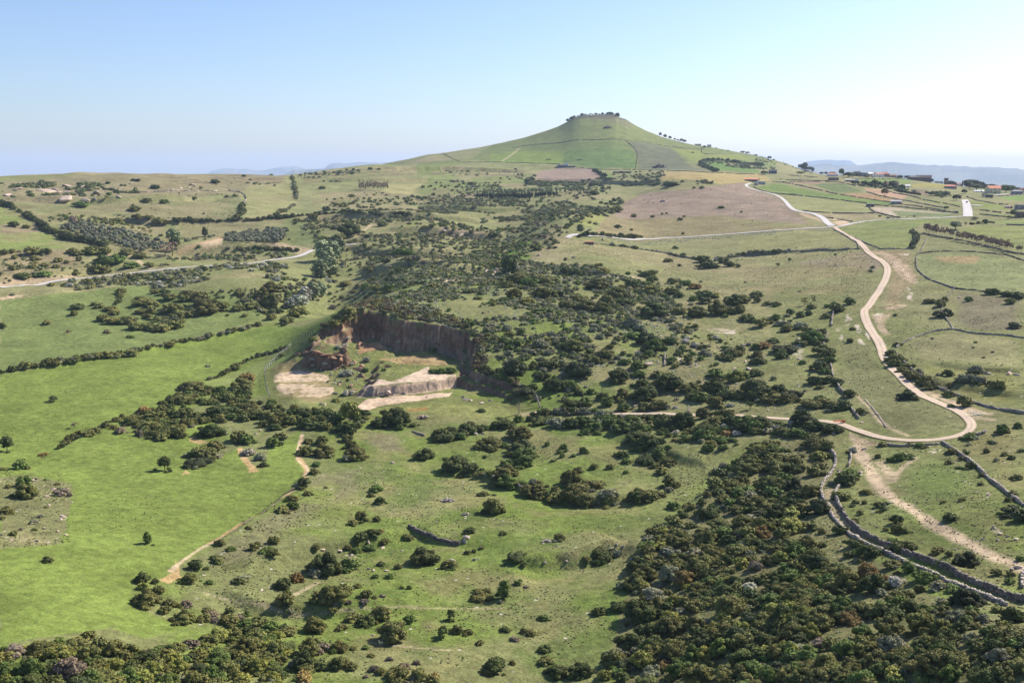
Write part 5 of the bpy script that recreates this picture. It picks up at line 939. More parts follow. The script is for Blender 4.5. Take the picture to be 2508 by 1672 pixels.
# ---------------------------------------------------------------- hedges and dry stone walls
def boxes(C, S, A, jit, tone):
    """C centres (n,3), S half sizes (n,3), A heading (n) -> jittered boxes"""
    n = len(C); k = np.array([(-1,-1,-1),(1,-1,-1),(1,1,-1),(-1,1,-1),(-1,-1,1),(1,-1,1),(1,1,1),(-1,1,1)], float)
    P = k[None]*S[:, None]*(1+jit*(rng.random((n, 8, 3))-.5)*2); ca_, sa = np.cos(A)[:, None], np.sin(A)[:, None]
    X = P[..., 0]*ca_-P[..., 1]*sa; Y = P[..., 0]*sa+P[..., 1]*ca_; V = np.stack([X, Y, P[..., 2]], -1)+C[:, None]
    q = np.array([(3,2,1,0),(4,5,6,7),(0,1,5,4),(1,2,6,5),(2,3,7,6),(3,0,4,7)]); F = (q[None]+8*np.arange(n)[:, None, None]).reshape(-1, 4)
    c = np.repeat(tone, 8, 0) if tone is not None else np.ones((n*8, 3)); return V.reshape(-1, 3), F, c
def wall(tp, label, H=1.1, W=.7, mat=None, name='stone_wall', gaps=.0, group=None):
    H = H*.6; W = W*.58; P0 = np.vstack([W2(t, p) for t, p in tp]); P0 = chaikin(P0, 2); r = np.hypot(P0[:, 0], P0[:, 1]).mean()
    step = .5 if r < 330 else .8 if r < 480 else 1.6 if r < 800 else 3.5
    P = resample(P0, step); d = np.gradient(P, axis=0); ang = np.arctan2(d[:, 1], d[:, 0]); nr = np.stack([-np.sin(ang), np.cos(ang)], 1)
    Cc = []; S = []; A = []
    lev = 4 if r < 330 else 3 if r < 480 else 2 if r < 800 else 1; ch = H/lev; acr = 2 if r < 480 else 1
    hv = .5+.9*fbm(P[:, 0], P[:, 1], 4, 3); keep = np.ones(len(P), bool); hv = np.maximum(hv*np.where(fbm(P[:, 0]+7, P[:, 1], 12, 2) > gaps+.12, 1, .6), .55)
    for l in range(lev):
        for a in range(acr):
            off = (a-(acr-1)/2)*W/acr*(1-.15*l/lev)
            q = P+nr*(off+.08*(rng.random((len(P), 1))-.5)*(1 if acr > 1 else 0)); q = q+np.stack([np.cos(ang), np.sin(ang)], 1)*((l % 2)*.5*step)
            z = Hf(q[:, 0], q[:, 1])+ch*(l+.5)*hv-.12; ok = keep & ((hv > .98-.0) | (l < lev-1) | (rng.random(len(P)) < .7))
            Cc.append(np.column_stack([q, z])[ok]); m = ok.sum()
            S.append(np.column_stack([np.full(m, step*(.54 if lev > 1 else .85)), np.full(m, W/acr*.55), np.full(m, ch*.62)])*(.6+.7*rng.random((m, 1)))); A.append(ang[ok]+.5*(rng.random(m)-.5)*(1 if acr > 1 else .2))
    C_ = np.vstack(Cc); tone = (.7+.55*rng.random((len(C_), 1)))*np.ones((1, 3)); V, F, c = boxes(C_, np.vstack(S), np.concatenate(A), .22, tone)
    return obj(name, mesh_fast(name, V, F, mat or M_STONE, c), label=label, cat='wall', kind='thing', group=group or 'dry stone walls between the fields')
def hedge(tp, label, w=3.2, h=None, cols='ddb', sp=None, name='hedge', cut=.3):
    P0 = chaikin(np.vstack([W2(t, p) for t, p in tp]), 2); r = np.hypot(P0[:, 0], P0[:, 1]).mean(); sp = sp or w*.62
    P = resample(P0, sp); P = P+(rng.random(P.shape)-.5)*w*.5; Vs = []; Fs = []; Cs = []; nv = 0; hh = fbm(P[:, 0], P[:, 1], 25, 2)
    for (x, y), q in zip(P, hh):
        if q < cut: continue
        ww = w*(.5+.9*rng.random())*(.6+.8*q); p_ = ww/r*F_PX*.408; v, f, cc = (MIDL if p_ > 6 else LOW if p_ > 3 else VLOW)[int(rng.integers(6))]; a = rng.random()*6.28
        P_ = np.column_stack([(v[:, 0]*math.cos(a)-v[:, 1]*math.sin(a))*ww+x, (v[:, 0]*math.sin(a)+v[:, 1]*math.cos(a))*ww+y, v[:, 2]*ww+float(Hf(x, y))-.1])
        Vs.append(P_); Fs.append(f+nv); nv += len(P_); Cs.append(cc*tint(random.choice(cols)))
    return obj(name, mesh_fast(name, np.vstack(Vs), np.vstack(Fs), M_LEAF, np.vstack(Cs)), label=label, cat='hedge', group='hedges and overgrown field edges')
wall([('H',[(1300,510),(1340,480),(1400,450),(1500,410),(1620,372),(1760,360)])], 'pale curved dry stone wall at the top of the pasture inside the road bend', H=1.4)
wall([('H',[(1785,362),(1900,385),(2000,398),(2100,402),(2250,412),(2352,430)])], 'dry stone wall running right from the wall corner in the right pasture', H=1.3)
wall([('H',[(1770,355),(1740,305),(1700,255),(1665,200),(1700,130),(1740,75),(1780,20)])], 'broken wall with bushes climbing the right pasture', gaps=.35)
wall([('D',[(1775,1160),(1650,1122),(1550,1080),(1490,1030),(1462,980),(1465,900),(1520,830),(1540,770),(1560,750)])], 'curved stone wall around the left end of the pale green field', H=1.3)
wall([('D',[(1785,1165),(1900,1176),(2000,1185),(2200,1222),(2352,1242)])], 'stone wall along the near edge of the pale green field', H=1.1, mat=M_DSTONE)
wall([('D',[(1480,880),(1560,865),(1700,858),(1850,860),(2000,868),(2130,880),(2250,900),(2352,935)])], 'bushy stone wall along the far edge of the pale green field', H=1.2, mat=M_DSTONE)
wall([('H',[(1285,540),(1350,620),(1420,690),(1510,765),(1620,820),(1700,862),(1850,920),(1940,965),(2100,1010),(2200,1030),(2352,1052)])], 'long stone wall following the right side of the dirt road bend', H=1.5)
wall([('H',[(785,195),(775,260),(765,330)])], 'short pale wall left of the dirt road', H=1.8, W=1.0)
wall([('H',[(740,380),(725,420),(700,475)])], 'tumbled wall below the pale rock slabs', H=1.2)
wall([('H',[(762,640),(780,740)])], 'short piece of wall hidden by bushes in the left wall line', H=1.2)
wall([('H',[(815,815),(835,860),(880,895)])], 'low curved wall end beside a round dark shrub', H=1.8)
wall([('R',[(490,400),(520,430),(545,480),(540,550),(490,640),(430,700),(400,780),(410,850),(440,890)])], 'pale curving wall on the left side of the walled lane, upper part', H=1.4, W=.9)
wall([('R',[(470,920),(485,1000),(530,1060),(570,1100)]),('R',[(640,1180),(720,1235),(800,1285),(900,1330),(1000,1370),(1100,1420),(1200,1478)]),('S',[(1300,450),(1500,530),(1700,620),(1850,680),(2000,750),(2170,820)])], 'long low wall on the left side of the walled lane, lower part', H=1.1, W=.9)
wall([('R',[(690,430),(690,500),(665,555)])], 'short wall stub at the top of the walled lane', H=1.5)
wall([('R',[(580,755),(545,800),(540,860),(570,930),(600,980)])], 'broken wall on the right of the walled lane beside a bush', H=1.8)
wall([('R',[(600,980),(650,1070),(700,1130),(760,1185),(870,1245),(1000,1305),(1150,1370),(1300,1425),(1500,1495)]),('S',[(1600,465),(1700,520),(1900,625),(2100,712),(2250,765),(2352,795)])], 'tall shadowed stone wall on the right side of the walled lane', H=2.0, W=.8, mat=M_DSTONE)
wall([('R',[(1560,325),(1700,415),(1830,505),(1900,565),(2000,665),(2100,745),(2175,805),(2300,900),(2352,935)])], 'straight stone wall descending right from the road bend', H=1.3)
wall([('R',[(1020,345),(1100,362),(1200,365),(1300,358),(1400,352),(1530,345)])], 'low stone wall just under the road bend', H=1.0)
wall([('R',[(1880,262),(1950,245),(1975,235)])], 'short wall beside the tip of the road bend', H=1.3)
wall([('S',[(2345,500),(2330,560),(2335,650)])], 'pale wall stub at the right edge of the photo', H=1.4)
wall([('K',[(10,1135),(60,1165),(100,1190),(180,1220),(250,1250),(330,1275),(400,1290),(480,1300)])], 'dark ruined retaining wall with a hollow below in the central meadow', H=1.25, W=1.0, mat=M_DSTONE)
wall([('K',[(45,225),(100,245),(150,262)])], 'short wall of pale slabs left of the paired dark shrubs', H=1.2, mat=M_ROCK)
wall([('K',[(700,610),(830,655),(850,700),(1050,715),(1075,760),(1150,745)])], 'tumbled stone wall between shrubs in the central meadow', H=.8, gaps=.25)
wall([('L',[(1840,235),(1900,270),(1960,330)])], 'tumbled wall below the dirt track near the orange barrel', H=.9, gaps=.25)
wall([('H',[(920,1000),(960,1050),(990,1090)])], 'stone rubble wall above the dirt track', H=1.2)
wall([('H',[(1040,930),(1100,1000),(1160,1070),(1215,1160)])], 'pale line of stones on the slope inside the road bend', H=.5, mat=M_ROCK, gaps=.25)
wall([('D',[(0,905),(200,872),(400,852),(620,842),(850,840),(990,840)])], 'grey wall along the near edge of the pasture left of the dirt road', H=1.3, gaps=.2)
wall([('D',[(990,838),(985,800),(960,775),(900,738),(840,705),(790,682)])], 'wall on the left of the dirt road below the crossroads', H=1.3)
wall([('D',[(960,745),(1060,800),(1150,830),(1175,842)]),('D',[(1210,838),(1400,840)])], 'low wall right of the dirt road around the yellow-green field', H=1.2, gaps=.2)
wall([('C',[(850,1128),(1000,1146),(1200,1172),(1400,1197),(1550,1237),(1700,1262),(1850,1295)])], 'grey wall slanting right from the small ruin', H=1.3)
wall([('G',[(1440,770),(1435,860)])], 'short upright line of pale stones in the scrub', H=1.6, W=.8)
wall([('A',[(1100,370),(1500,362),(1760,362)])], 'stony wall across the left hillside below the outcrop', H=1.5, W=1.2, gaps=.3)
wall([('A',[(1870,360),(1985,368),(2025,410),(2030,440),(1990,470)])], 'wall turning down the left hillside', H=1.6, W=1.2)
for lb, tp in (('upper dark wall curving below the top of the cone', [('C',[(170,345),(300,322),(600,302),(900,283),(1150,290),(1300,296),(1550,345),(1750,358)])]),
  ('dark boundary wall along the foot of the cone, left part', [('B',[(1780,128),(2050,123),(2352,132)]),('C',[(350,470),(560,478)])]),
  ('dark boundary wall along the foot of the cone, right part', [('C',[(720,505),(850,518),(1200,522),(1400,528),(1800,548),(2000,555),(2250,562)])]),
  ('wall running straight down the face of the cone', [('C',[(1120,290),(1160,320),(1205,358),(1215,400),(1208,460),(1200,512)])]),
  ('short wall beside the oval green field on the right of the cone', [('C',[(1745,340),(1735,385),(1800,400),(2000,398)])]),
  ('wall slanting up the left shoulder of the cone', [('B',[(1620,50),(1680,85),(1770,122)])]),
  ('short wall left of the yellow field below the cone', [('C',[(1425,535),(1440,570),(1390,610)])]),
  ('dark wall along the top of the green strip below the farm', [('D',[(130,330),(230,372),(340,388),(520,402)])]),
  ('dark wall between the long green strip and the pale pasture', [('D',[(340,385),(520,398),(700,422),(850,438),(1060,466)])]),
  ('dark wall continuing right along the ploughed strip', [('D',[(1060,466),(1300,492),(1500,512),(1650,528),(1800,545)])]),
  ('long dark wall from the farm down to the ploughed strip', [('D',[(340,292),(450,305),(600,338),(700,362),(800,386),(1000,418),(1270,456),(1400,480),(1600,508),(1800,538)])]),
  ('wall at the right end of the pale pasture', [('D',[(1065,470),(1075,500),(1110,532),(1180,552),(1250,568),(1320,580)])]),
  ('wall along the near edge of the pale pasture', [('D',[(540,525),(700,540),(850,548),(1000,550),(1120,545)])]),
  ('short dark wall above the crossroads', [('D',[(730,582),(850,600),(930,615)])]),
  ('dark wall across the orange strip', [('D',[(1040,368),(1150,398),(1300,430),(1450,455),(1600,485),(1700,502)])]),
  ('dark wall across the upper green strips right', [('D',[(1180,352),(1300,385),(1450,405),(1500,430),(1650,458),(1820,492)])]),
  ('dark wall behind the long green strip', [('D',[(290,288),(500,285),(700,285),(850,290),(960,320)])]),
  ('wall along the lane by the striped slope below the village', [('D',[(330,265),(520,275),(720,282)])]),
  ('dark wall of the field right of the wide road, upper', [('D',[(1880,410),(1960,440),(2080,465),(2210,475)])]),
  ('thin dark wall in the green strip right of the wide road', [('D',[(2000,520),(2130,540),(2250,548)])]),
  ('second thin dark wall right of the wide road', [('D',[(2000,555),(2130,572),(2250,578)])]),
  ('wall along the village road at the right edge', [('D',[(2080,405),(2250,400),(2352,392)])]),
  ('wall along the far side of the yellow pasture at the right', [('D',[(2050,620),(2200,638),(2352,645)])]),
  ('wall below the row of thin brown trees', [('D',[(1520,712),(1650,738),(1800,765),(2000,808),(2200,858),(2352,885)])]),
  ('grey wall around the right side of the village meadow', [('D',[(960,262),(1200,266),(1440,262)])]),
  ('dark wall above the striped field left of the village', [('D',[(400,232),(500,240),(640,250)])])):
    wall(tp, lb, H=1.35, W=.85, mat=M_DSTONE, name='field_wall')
hedge([('A',[(0,480),(130,512),(300,612),(340,660),(400,700),(520,740),(600,775),(760,800),(900,842)])], 'thick dark hedge slanting down the left hillside', 6, cols='ddkb', cut=.1)
hedge([('A',[(1360,632),(1500,615),(1700,608),(1900,598),(2050,612),(2200,590),(2352,580)]),('B',[(200,592),(500,568),(700,552),(900,545),(1200,545),(1350,560)])], 'long thin hedge crossing the left hillside', 4.5, cols='ddb', cut=.2)
hedge([('A',[(1990,470),(2000,540),(1960,575),(1920,600)])], 'hedge dropping from the hillside wall', 5, cut=.1)
hedge([('B',[(385,245),(410,330),(430,440),(380,500),(250,560)])], 'faint curved hedge on the tan hillside', 4, cols='obt', cut=.3)
hedge([('E',[(0,722),(150,690),(300,662),(450,642),(600,622),(750,595),(900,575),(1100,545),(1250,502),(1500,462),(1700,420),(1900,382),(2150,322)])], 'long hedge between the pale field and the bright green field', 2.6, cols='bbdo', cut=.1)
hedge([('E',[(1530,870),(1700,785),(1850,730),(1950,665),(2050,605),(2200,560),(2352,515)])], 'hedge along the upper edge of the quarry side strip', 2.4, cols='bdo', cut=.25)
hedge([('E',[(500,1335),(600,1270),(700,1225),(850,1150),(1000,1085)])], 'low rusty hedge dividing the bright green field', 2.2, cols='bbro', cut=.15)
hedge([('E',[(1000,60),(980,130),(920,190)])], 'short hedge in the pale field', 3, cut=.3)
hedge([('C',[(740,1075),(850,1062),(1000,1076),(1100,1078),(1250,1082)])], 'dark hedge on the bank below the brown field', 3.5, cols='dkb', cut=.1)
hedge([('C',[(1730,470),(1760,448),(1880,440),(1960,455),(2100,480),(2250,492)])], 'dark hedge curling over the oval green field', 7, cols='kdg', cut=.05)
hedge([('C',[(1740,485),(1800,515),(1860,540)])], 'dark hedge along the left of the oval green field', 7, cols='kdg', cut=.05)
hedge([('C',[(860,535),(900,560),(945,585)])], 'dark hedge at the right end of the brown field under the cone', 7, cols='kd', cut=.05)
hedge([('A',[(1960,850),(2150,842),(2352,845)]),('B',[(0,840),(150,838),(300,845),(420,862)])], 'hedge row above the left road', 4.5, cols='ddb', cut=.1)
hedge([('D',[(1930,640),(2000,625),(2050,630)])], 'small hedge near the willow', 3.5, cut=.1)
hedge([('R',[(300,280),(340,330),(400,370),(470,390)])], 'bushes hiding the wall end above the walled lane', 3.2, cols='dbb', cut=.0)
hedge([('Z',[(1400,950),(1300,948),(1225,955)])], 'bushes along the near side of the track by the quarry', 3.0, cols='dgo', cut=.0)

hedge([('C',[(645,120),(690,96),(740,77),(800,70),(870,66),(950,66),(1040,68),(1062,86)])], 'dark scrub along the rocky rim of the cone summit', 7.0, cols='hkbd', cut=.0, name='hedge')
hedge([('D',[(0,895),(150,880),(300,862),(420,850)])], 'grey bushy hedge along the wall in the middle pasture', 2.6, cols='osob', cut=.1)
hedge([('C',[(1000,1146),(1200,1172),(1400,1197),(1550,1237),(1700,1262)])], 'low bushes along the slanting grey wall', 2.2, cols='osob', cut=.42)
hedge([('C',[(1850,1275),(1950,1250),(2100,1225),(2352,1205)])], 'grey hedge ending the wall of the middle pasture', 2.8, cols='osob', cut=.1)
hedge([('D',[(1430,700),(1470,740),(1450,790),(1430,840)])], 'bushy old wall between the two yellow-green fields', 3.2, cols='obd', cut=.0)
# ---------------------------------------------------------------- trees
def tube(P, R, k=6):
    P = np.asarray(P, float); V = []; F = []
    for i, (p, r) in enumerate(zip(P, R)):
        d = P[min(i+1, len(P)-1)]-P[max(i-1, 0)]; d = d/np.linalg.norm(d); a = np.cross(d, (0, 1, .01)); a /= np.linalg.norm(a)+1e-9; b_ = np.cross(d, a)
        for j in range(k): t = 2*math.pi*j/k; V.append(p+r*(math.cos(t)*a+math.sin(t)*b_))
    for i in range(len(P)-1):
        for j in range(k): F.append((i*k+j, i*k+(j+1) % k, (i+1)*k+(j+1) % k, (i+1)*k+j))
    return np.array(V), np.array(F)
def trunk_mesh(seed, kind):
    r = random.Random(seed); top = {'round':.5,'tall':.7,'spire':.6,'airy':.62}[kind]; Vs = []; Fs = []; nv = 0
    P = [(0,0,-.05),(.01,.0,.12),(.02*r.random(),.02,top*.6),(.03,-.01,top)]; v, f = tube(P, [.035,.028,.02,.008]); Vs.append(v); Fs.append(f+nv); nv += len(v)
    for i in range(6):
        a = i*1.1+r.random(); z0 = top*(.45+.08*i); q = (math.cos(a), math.sin(a)); v, f = tube([(0.01,0,z0),(q[0]*.1,q[1]*.1,z0+.08),(q[0]*.22,q[1]*.22,z0+.17)], [.014,.009,.004], 4); Vs.append(v); Fs.append(f+nv); nv += len(v)
    return mesh_fast('trunk', np.vstack(Vs), np.vstack(Fs), M_BARK)
CR = {}; TRK_M = {k: [trunk_mesh(i, k) for i in range(2)] for k in ('round', 'tall', 'spire', 'airy')}
def crown_mesh(kind, lod):
    key = (kind, lod)
    if key not in CR:
        nl, ls, co = {2:(2400,.032,1), 1:(500,.055,0), 0:(110,.1,0)}[lod]
        if kind == 'airy': nl = int(nl*.8); ls *= .9
        CR[key] = [mesh_fast('crown', *p[:2], M_LEAF, p[2]) for p in [plant(kind, nl, 200+s+lod*10, ls, core=co, corescale=.55 if kind == 'airy' else .82) for s in range(3)]]
    return CR[key][int(rng.integers(3))]
PALT.update({'w2':(.19,.23,.13),'B':(.27,.21,.16),'P':(.25,.30,.16),'S':(.36,.38,.31),'O':(.18,.2,.14),'c':(.05,.07,.035)})
def tree(x, y, w, h, kind, col, name='tree', label=None, group=None, cat='tree', parts=True):
    z = float(Hf(x, y)); r = math.hypot(x, y); p_ = max(w, h)/r*F_PX*.408; lod = 2 if p_ > 22 else 1 if p_ > 7 else 0
    hz_ = h if kind != 'round' else h/.85
    if parts:
        o = bpy.data.objects.new(name, None); COL.objects.link(o); o.location = (x, y, z-.1); o.rotation_euler = (0, 0, rng.random()*6.28); o.scale = (w*1.35, w*1.35, hz_)
        c = bpy.data.objects.new('crown', crown_mesh(kind, lod)); COL.objects.link(c); c.parent = o; c.color = (*tint(col), 1)
        t = bpy.data.objects.new('trunk', TRK_M[kind][int(rng.integers(2))]); COL.objects.link(t); t.parent = o
    else:
        o = bpy.data.objects.new(name, crown_mesh(kind, lod)); COL.objects.link(o); o.location = (x, y, z-.1); o.rotation_euler = (0, 0, rng.random()*6.28); o.scale = (w*1.35, w*1.35, hz_); o.color = (*tint(col), 1)
    if label: o['label'] = label
    o['category'] = cat
    if group: o['group'] = group
    return o
def ptree(t, x, yb, wz, hz_, kind, col, **k):
    X, Y, Z = at(t, x, yb); r = math.hypot(X, Y); s = TL[t][2]
    return tree(X, Y, wz/s*r/F_PX, hz_/s*r/F_PX*1.03, kind, col, **k)
for a in [('B',650,945,170,160,'tall','P','tallest broad poplar at the road end of the valley grove'),('B',740,930,120,140,'tall','P','poplar right behind the tallest poplar of the valley grove'),
  ('B',700,1070,150,150,'tall','P','middle poplar of the valley grove'),('B',620,1075,150,130,'tall','w2','grey-green poplar left in the middle of the valley grove'),('B',690,1150,70,90,'airy','S','bare grey tree below the poplars'),
  ('B',560,1250,130,130,'tall','P','pale poplar lower in the valley'),('B',630,1230,100,110,'tall','P','small pale poplar beside the lower poplar'),('B',500,1290,120,130,'tall','S','silvery tree in the valley grove'),('B',440,1335,130,110,'round','S','silvery round tree at the lower end of the valley grove'),('B',385,1335,80,80,'round','S','small silvery tree ending the valley grove'),
  ('B',780,870,110,110,'tall','P','rounded poplar at the right side of the valley grove')]:
    ptree(*a[:7], label=a[7], group='poplars and silver trees in the valley')
ptree('A', 1687, 738, 50, 70, 'tall', 'k', label='dark broad cypress on the left hillside', name='cypress_tree')
ptree('A', 1712, 738, 12, 78, 'spire', 'k', label='thin dark cypress beside the broad one', name='cypress_tree')
ptree('A', 1440, 850, 70, 100, 'round', 'd', label='dark umbrella-shaped pine beside the farm track', name='pine_tree')
ptree('A', 1425, 790, 100, 100, 'round', 'P', label='pale green broad tree above the pine')
ptree('A', 1360, 905, 80, 110, 'airy', 'B', label='leafless brown tree left of the farm track')
ptree('A', 1420, 895, 90, 120, 'airy', 'B', label='leafless brown tree right of its twin near the farm track')
ptree('A', 600, 640, 60, 60, 'round', 'B', label='brown-tinged tree at the top of the olive grove')
ptree('E', 440, 952, 62, 42, 'round', 'd', label='lone flat-topped dark tree in the far bright green field')
ptree('E', 603, 1170, 45, 48, 'airy', 'B', label='small bare tree casting a shadow in the bright green field')
ptree('E', 562, 398, 30, 40, 'airy', 'B', label='tiny bare tree in the pale field')
ptree('E', 880, 405, 48, 48, 'airy', 'B', label='rounded bare grey tree in the pale field')
ptree('C', 1225, 640, 20, 20, 'round', 'g', label='small light tree under the cone') if False else None
ptree('G', 1225, 105, 45, 42, 'airy', 'g', label='tiny umbrella-shaped tree behind the scrub')
ptree('G', 1815, 680, 60, 90, 'airy', 'y', label='thin yellow-green tree in the pasture behind the quarry')
ptree('G', 2148, 1215, 60, 70, 'airy', 'g', label='small sparse tree beside the dirt track')
ptree('D', 325, 992, 40, 42, 'airy', 'g', label='small sparse tree alone in the middle pasture')
ptree('D', 420, 945, 22, 30, 'round', 'g', label='tiny round tree in the middle pasture')
ptree('H', 545, 160, 55, 70, 'airy', 'y', label='leaning sparse tree above the shrubs')
ptree('H', 617, 130, 38, 58, 'airy', 'g', label='small tree with flat top right of the leaning one')
ptree('H', 95, 1010, 60, 70, 'airy', 'g', label='small tree on the grass above the dirt track')
ptree('D', 1205, 400, 46, 50, 'round', 'r', label='lone tree on the orange strip near the village')
ptree('D', 1790, 678, 78, 55, 'round', 'w2', label='grey-green willow above the row of brown trees')
ptree('D', 1870, 648, 25, 34, 'airy', 'B', label='small bare tree beside the willow')
# thin brown trees in a row
g = 'thin brown trees in the row at the right edge'; k = 0
brn = []
for x0, y0, x1, y1, n_, hh in ((1530,700,1640,725,9,80),(1545,712,1780,752,14,80),(1790,765,2010,806,15,75),(2030,812,2260,862,15,75),(2290,868,2340,870,3,60),(1840,752,2240,830,16,62)):
    for i in range(n_):
        q = (i+.5*rng.random())/n_; o = ptree('D', x0+(x1-x0)*q, y0+(y1-y0)*q+6*(rng.random()-.5), 24, hh*(.8+.3*rng.random()), 'airy', 'B', name='poplar_tree', group=g); brn.append((o, x0+(x1-x0)*q))
brn.sort(key=lambda a: a[1])
for i, (o, x) in enumerate(brn):
    q = i/len(brn); o['label'] = 'leftmost thin brown tree of the row at the right edge' if i == 0 else 'rightmost thin brown tree of the row at the right edge' if i == len(brn)-1 else 'thin brown tree in the dense left end of the row' if q < .3 else 'thin brown tree in the middle of the row' if q < .65 else 'thin brown tree in the sparse right end of the row'
g = 'small brown trees of the square plantation'
for i in range(15):
    for j in range(3): ptree('B', 940+i*16.5+4*rng.random(), 357-j*12, 17, 42+24*rng.random(), 'airy', 'B', name='plantation_tree', label='thin brown tree in the square plantation on the far left hillside', group=g, parts=False)
g = 'dark young conifers in the long plantation strip'
for (t, x0, y0, x1, y1, n_) in (('B',1900,420,2352,425,22),('C',0,765,560,740,26),('B',1910,395,2352,385,14),('C',10,720,800,700,24)):
    for i in range(n_):
        q = (i+rng.random()*.7)/n_; ptree(t, x0+(x1-x0)*q, y0+(y1-y0)*q+6*(rng.random()-.5), 24, 36, 'tall', 'c' if y0 in (420, 765) else 'P', name='conifer', label='dark young conifer in the long strip below the cone' if y0 in (420, 765) else 'light green young tree behind the conifer strip', group=g if y0 in (420, 765) else 'light green young trees behind the conifer strip', parts=False)
g = 'olive trees in the grove on the left hillside'; k = 0
for t, P, sp_, lb in (('A',[(500,690),(640,620),(760,640),(900,680),(1060,700),(1180,760),(1340,780),(1340,860),(1100,880),(960,800),(700,770)],6.6,'grey olive tree in the big left hillside grove'),('A',[(1860,720),(2352,690),(2352,790),(1830,800)],6.6,'grey olive tree in the smaller grove above the left road'),('B',[(0,690),(260,690),(330,740),(300,780),(0,780)],6.6,'grey olive tree in the patch right of the smaller grove')):
    PX = W2(t, P); x0, y0 = PX.min(0); x1, y1 = PX.max(0)
    gx, gy = np.meshgrid(np.arange(x0, x1, sp_), np.arange(y0, y1, sp_*1.15)); gx = gx.ravel()+(rng.random(gx.size)-.5)*2.5; gy = gy.ravel()+(rng.random(gy.size)-.5)*2.5; m = pip(PX, gx, gy); gx, gy = gx[m], gy[m]
    pk = rng.permutation(len(gx))[:140 if 'big' in lb else 75]
    mx, my = np.percentile(gx, [20, 40, 60, 80]), np.percentile(gy, [25, 50, 75])
    for i in pk: tree(gx[i], gy[i], 3.4+1.6*rng.random(), 3.6+.8*rng.random(), 'round', 'O', name='olive_tree', label=lb+', '+['far left','left','middle','right','far right'][int(np.searchsorted(mx, gx[i]))]+' '+['near rows','lower rows','upper rows','top rows'][int(np.searchsorted(my, gy[i]))], group=g, cat='olive tree', parts=False)
g = 'small bright green fruit trees beside the olive grove'
for x, y in ((790,640),(860,640),(940,650),(1090,690),(1150,690),(1185,700),(1240,720),(1230,690),(660,640),(880,440),(710,500),(1010,650),(1060,670),(1290,640)):
    ptree('A', x, y, 38, 42, 'airy', 'y', name='fruit_tree', label='small bright green tree on the left hillside beside the olive grove', group=g, parts=False)
g = 'trees on the right shoulder of the cone'
for x, y, w, h in ((1402,243,20,28),(1440,265,26,28),(1482,274,24,24),(1520,282,18,16),(1545,286,16,14),(1575,296,28,24),(1602,294,24,24),(1765,350,24,22),(2080,380,40,14),(2120,392,30,16),(2300,440,30,24),(1860,352,14,10),(1960,372,14,10)):
    ptree('C', x, y, w, h, 'round', 'd', label='small dark tree on the skyline right of the cone summit' if x < 1650 else 'small bush-like tree low on the right shoulder of the cone', group=g, parts=False)
ptree('C', 1050, 88, 26, 28, 'round', 'k', label='single dark tree at the right end of the cone summit')
VT = [(545,155,60,52,'tall','k','big dark tree on the skyline left of the village'),(520,165,50,36,'round','k','dark tree left beside the big skyline tree'),(585,178,40,32,'round','k','dark tree right beside the big skyline tree'),(612,188,26,36,'tall','c','narrow tree ending the skyline clump'),
 (848,238,38,50,'round','g','light green tree between the first house and the village'),(722,216,24,20,'round','d','small tree left of the first house'),(686,210,30,18,'round','d','low dark tree left of the first house'),(905,248,60,34,'round','d','tree before the village houses'),(940,246,40,28,'round','g','green tree before the village houses'),
 (1330,248,40,22,'round','g','small tree right of the red-roofed village houses'),(1390,262,40,26,'round','d','dark bush at the left of the church'),(1595,260,26,26,'round','k','dark tree at the right end of the church'),(1640,262,40,14,'round','g','round tree between church and tower'),(1675,264,26,16,'round','g','second round tree between church and tower'),
 (1848,278,24,40,'spire','k','dark pointed conifer at the edge of the village park'),(1895,296,70,48,'round','k','large dark pine in the village park'),(1935,330,80,50,'round','c','broad dark tree in the middle of the village park'),(1985,330,70,44,'round','c','dark tree right of the middle of the park'),(1900,340,70,42,'round','c','dark tree in front of the park'),(1960,352,90,40,'round','d','long dark tree at the foot of the park'),(2035,330,50,30,'round','d','small dark tree at the right of the park'),
 (2090,312,70,34,'round','k','dark pine clump left of the yellow house'),(2065,318,40,26,'round','k','dark pine next to the pine clump'),(2200,376,70,50,'round','g','light green tree right of the yellow house'),(2245,372,60,44,'round','g','second light green tree right of the yellow house'),(2300,362,60,26,'round','k','dark tree at the right edge of the village'),
 (1796,440,56,40,'round','k','round dark tree at the top of the wide road'),(1712,405,50,34,'round','o','grey-green tree below the village'),(1625,398,60,28,'round','d','dark tree left of the wide road'),(1590,400,40,26,'round','d','smaller dark tree left of the wide road'),(1860,385,36,30,'round','d','small tree behind the wide road'),
 (1270,345,60,56,'round','k','tall dark tree in the tree belt below the village'),(1212,330,42,44,'tall','B','brownish bare tree in the tree belt'),(1120,318,44,42,'round','d','tree in the middle of the tree belt'),(1040,318,56,30,'round','k','dark tree in the left of the tree belt'),(965,308,60,26,'round','k','dark tree at the left end of the tree belt'),(1345,350,50,34,'round','d','dark tree right of the brown house'),(1165,325,36,34,'round','d','small tree in the tree belt'),(1090,328,40,28,'round','k','dark round tree low in the tree belt'),
 (2268,574,44,46,'round','g','green tree near the right edge ruins'),(2230,590,30,20,'round','d','low tree near the right edge ruins'),(1710,514,34,24,'round','g','small round tree on the green strip'),(285,206,50,46,'airy','P','tree behind the grey barn'),(215,228,50,28,'round','g','tree left of the grey barn'),(1060,255,34,18,'round','d','tree at the grey village houses'),(1945,598,46,20,'round','o','low grey bush tree below the wide road'),(510,222,60,18,'round','d','low dark tree cluster on the striped slope'),(560,208,34,16,'round','d','dark bush on the striped slope')]
for x, y, w, h, kd, c, lb in VT: ptree('D', x, y, w, h, kd, c, label=lb, group='trees in and around the village')
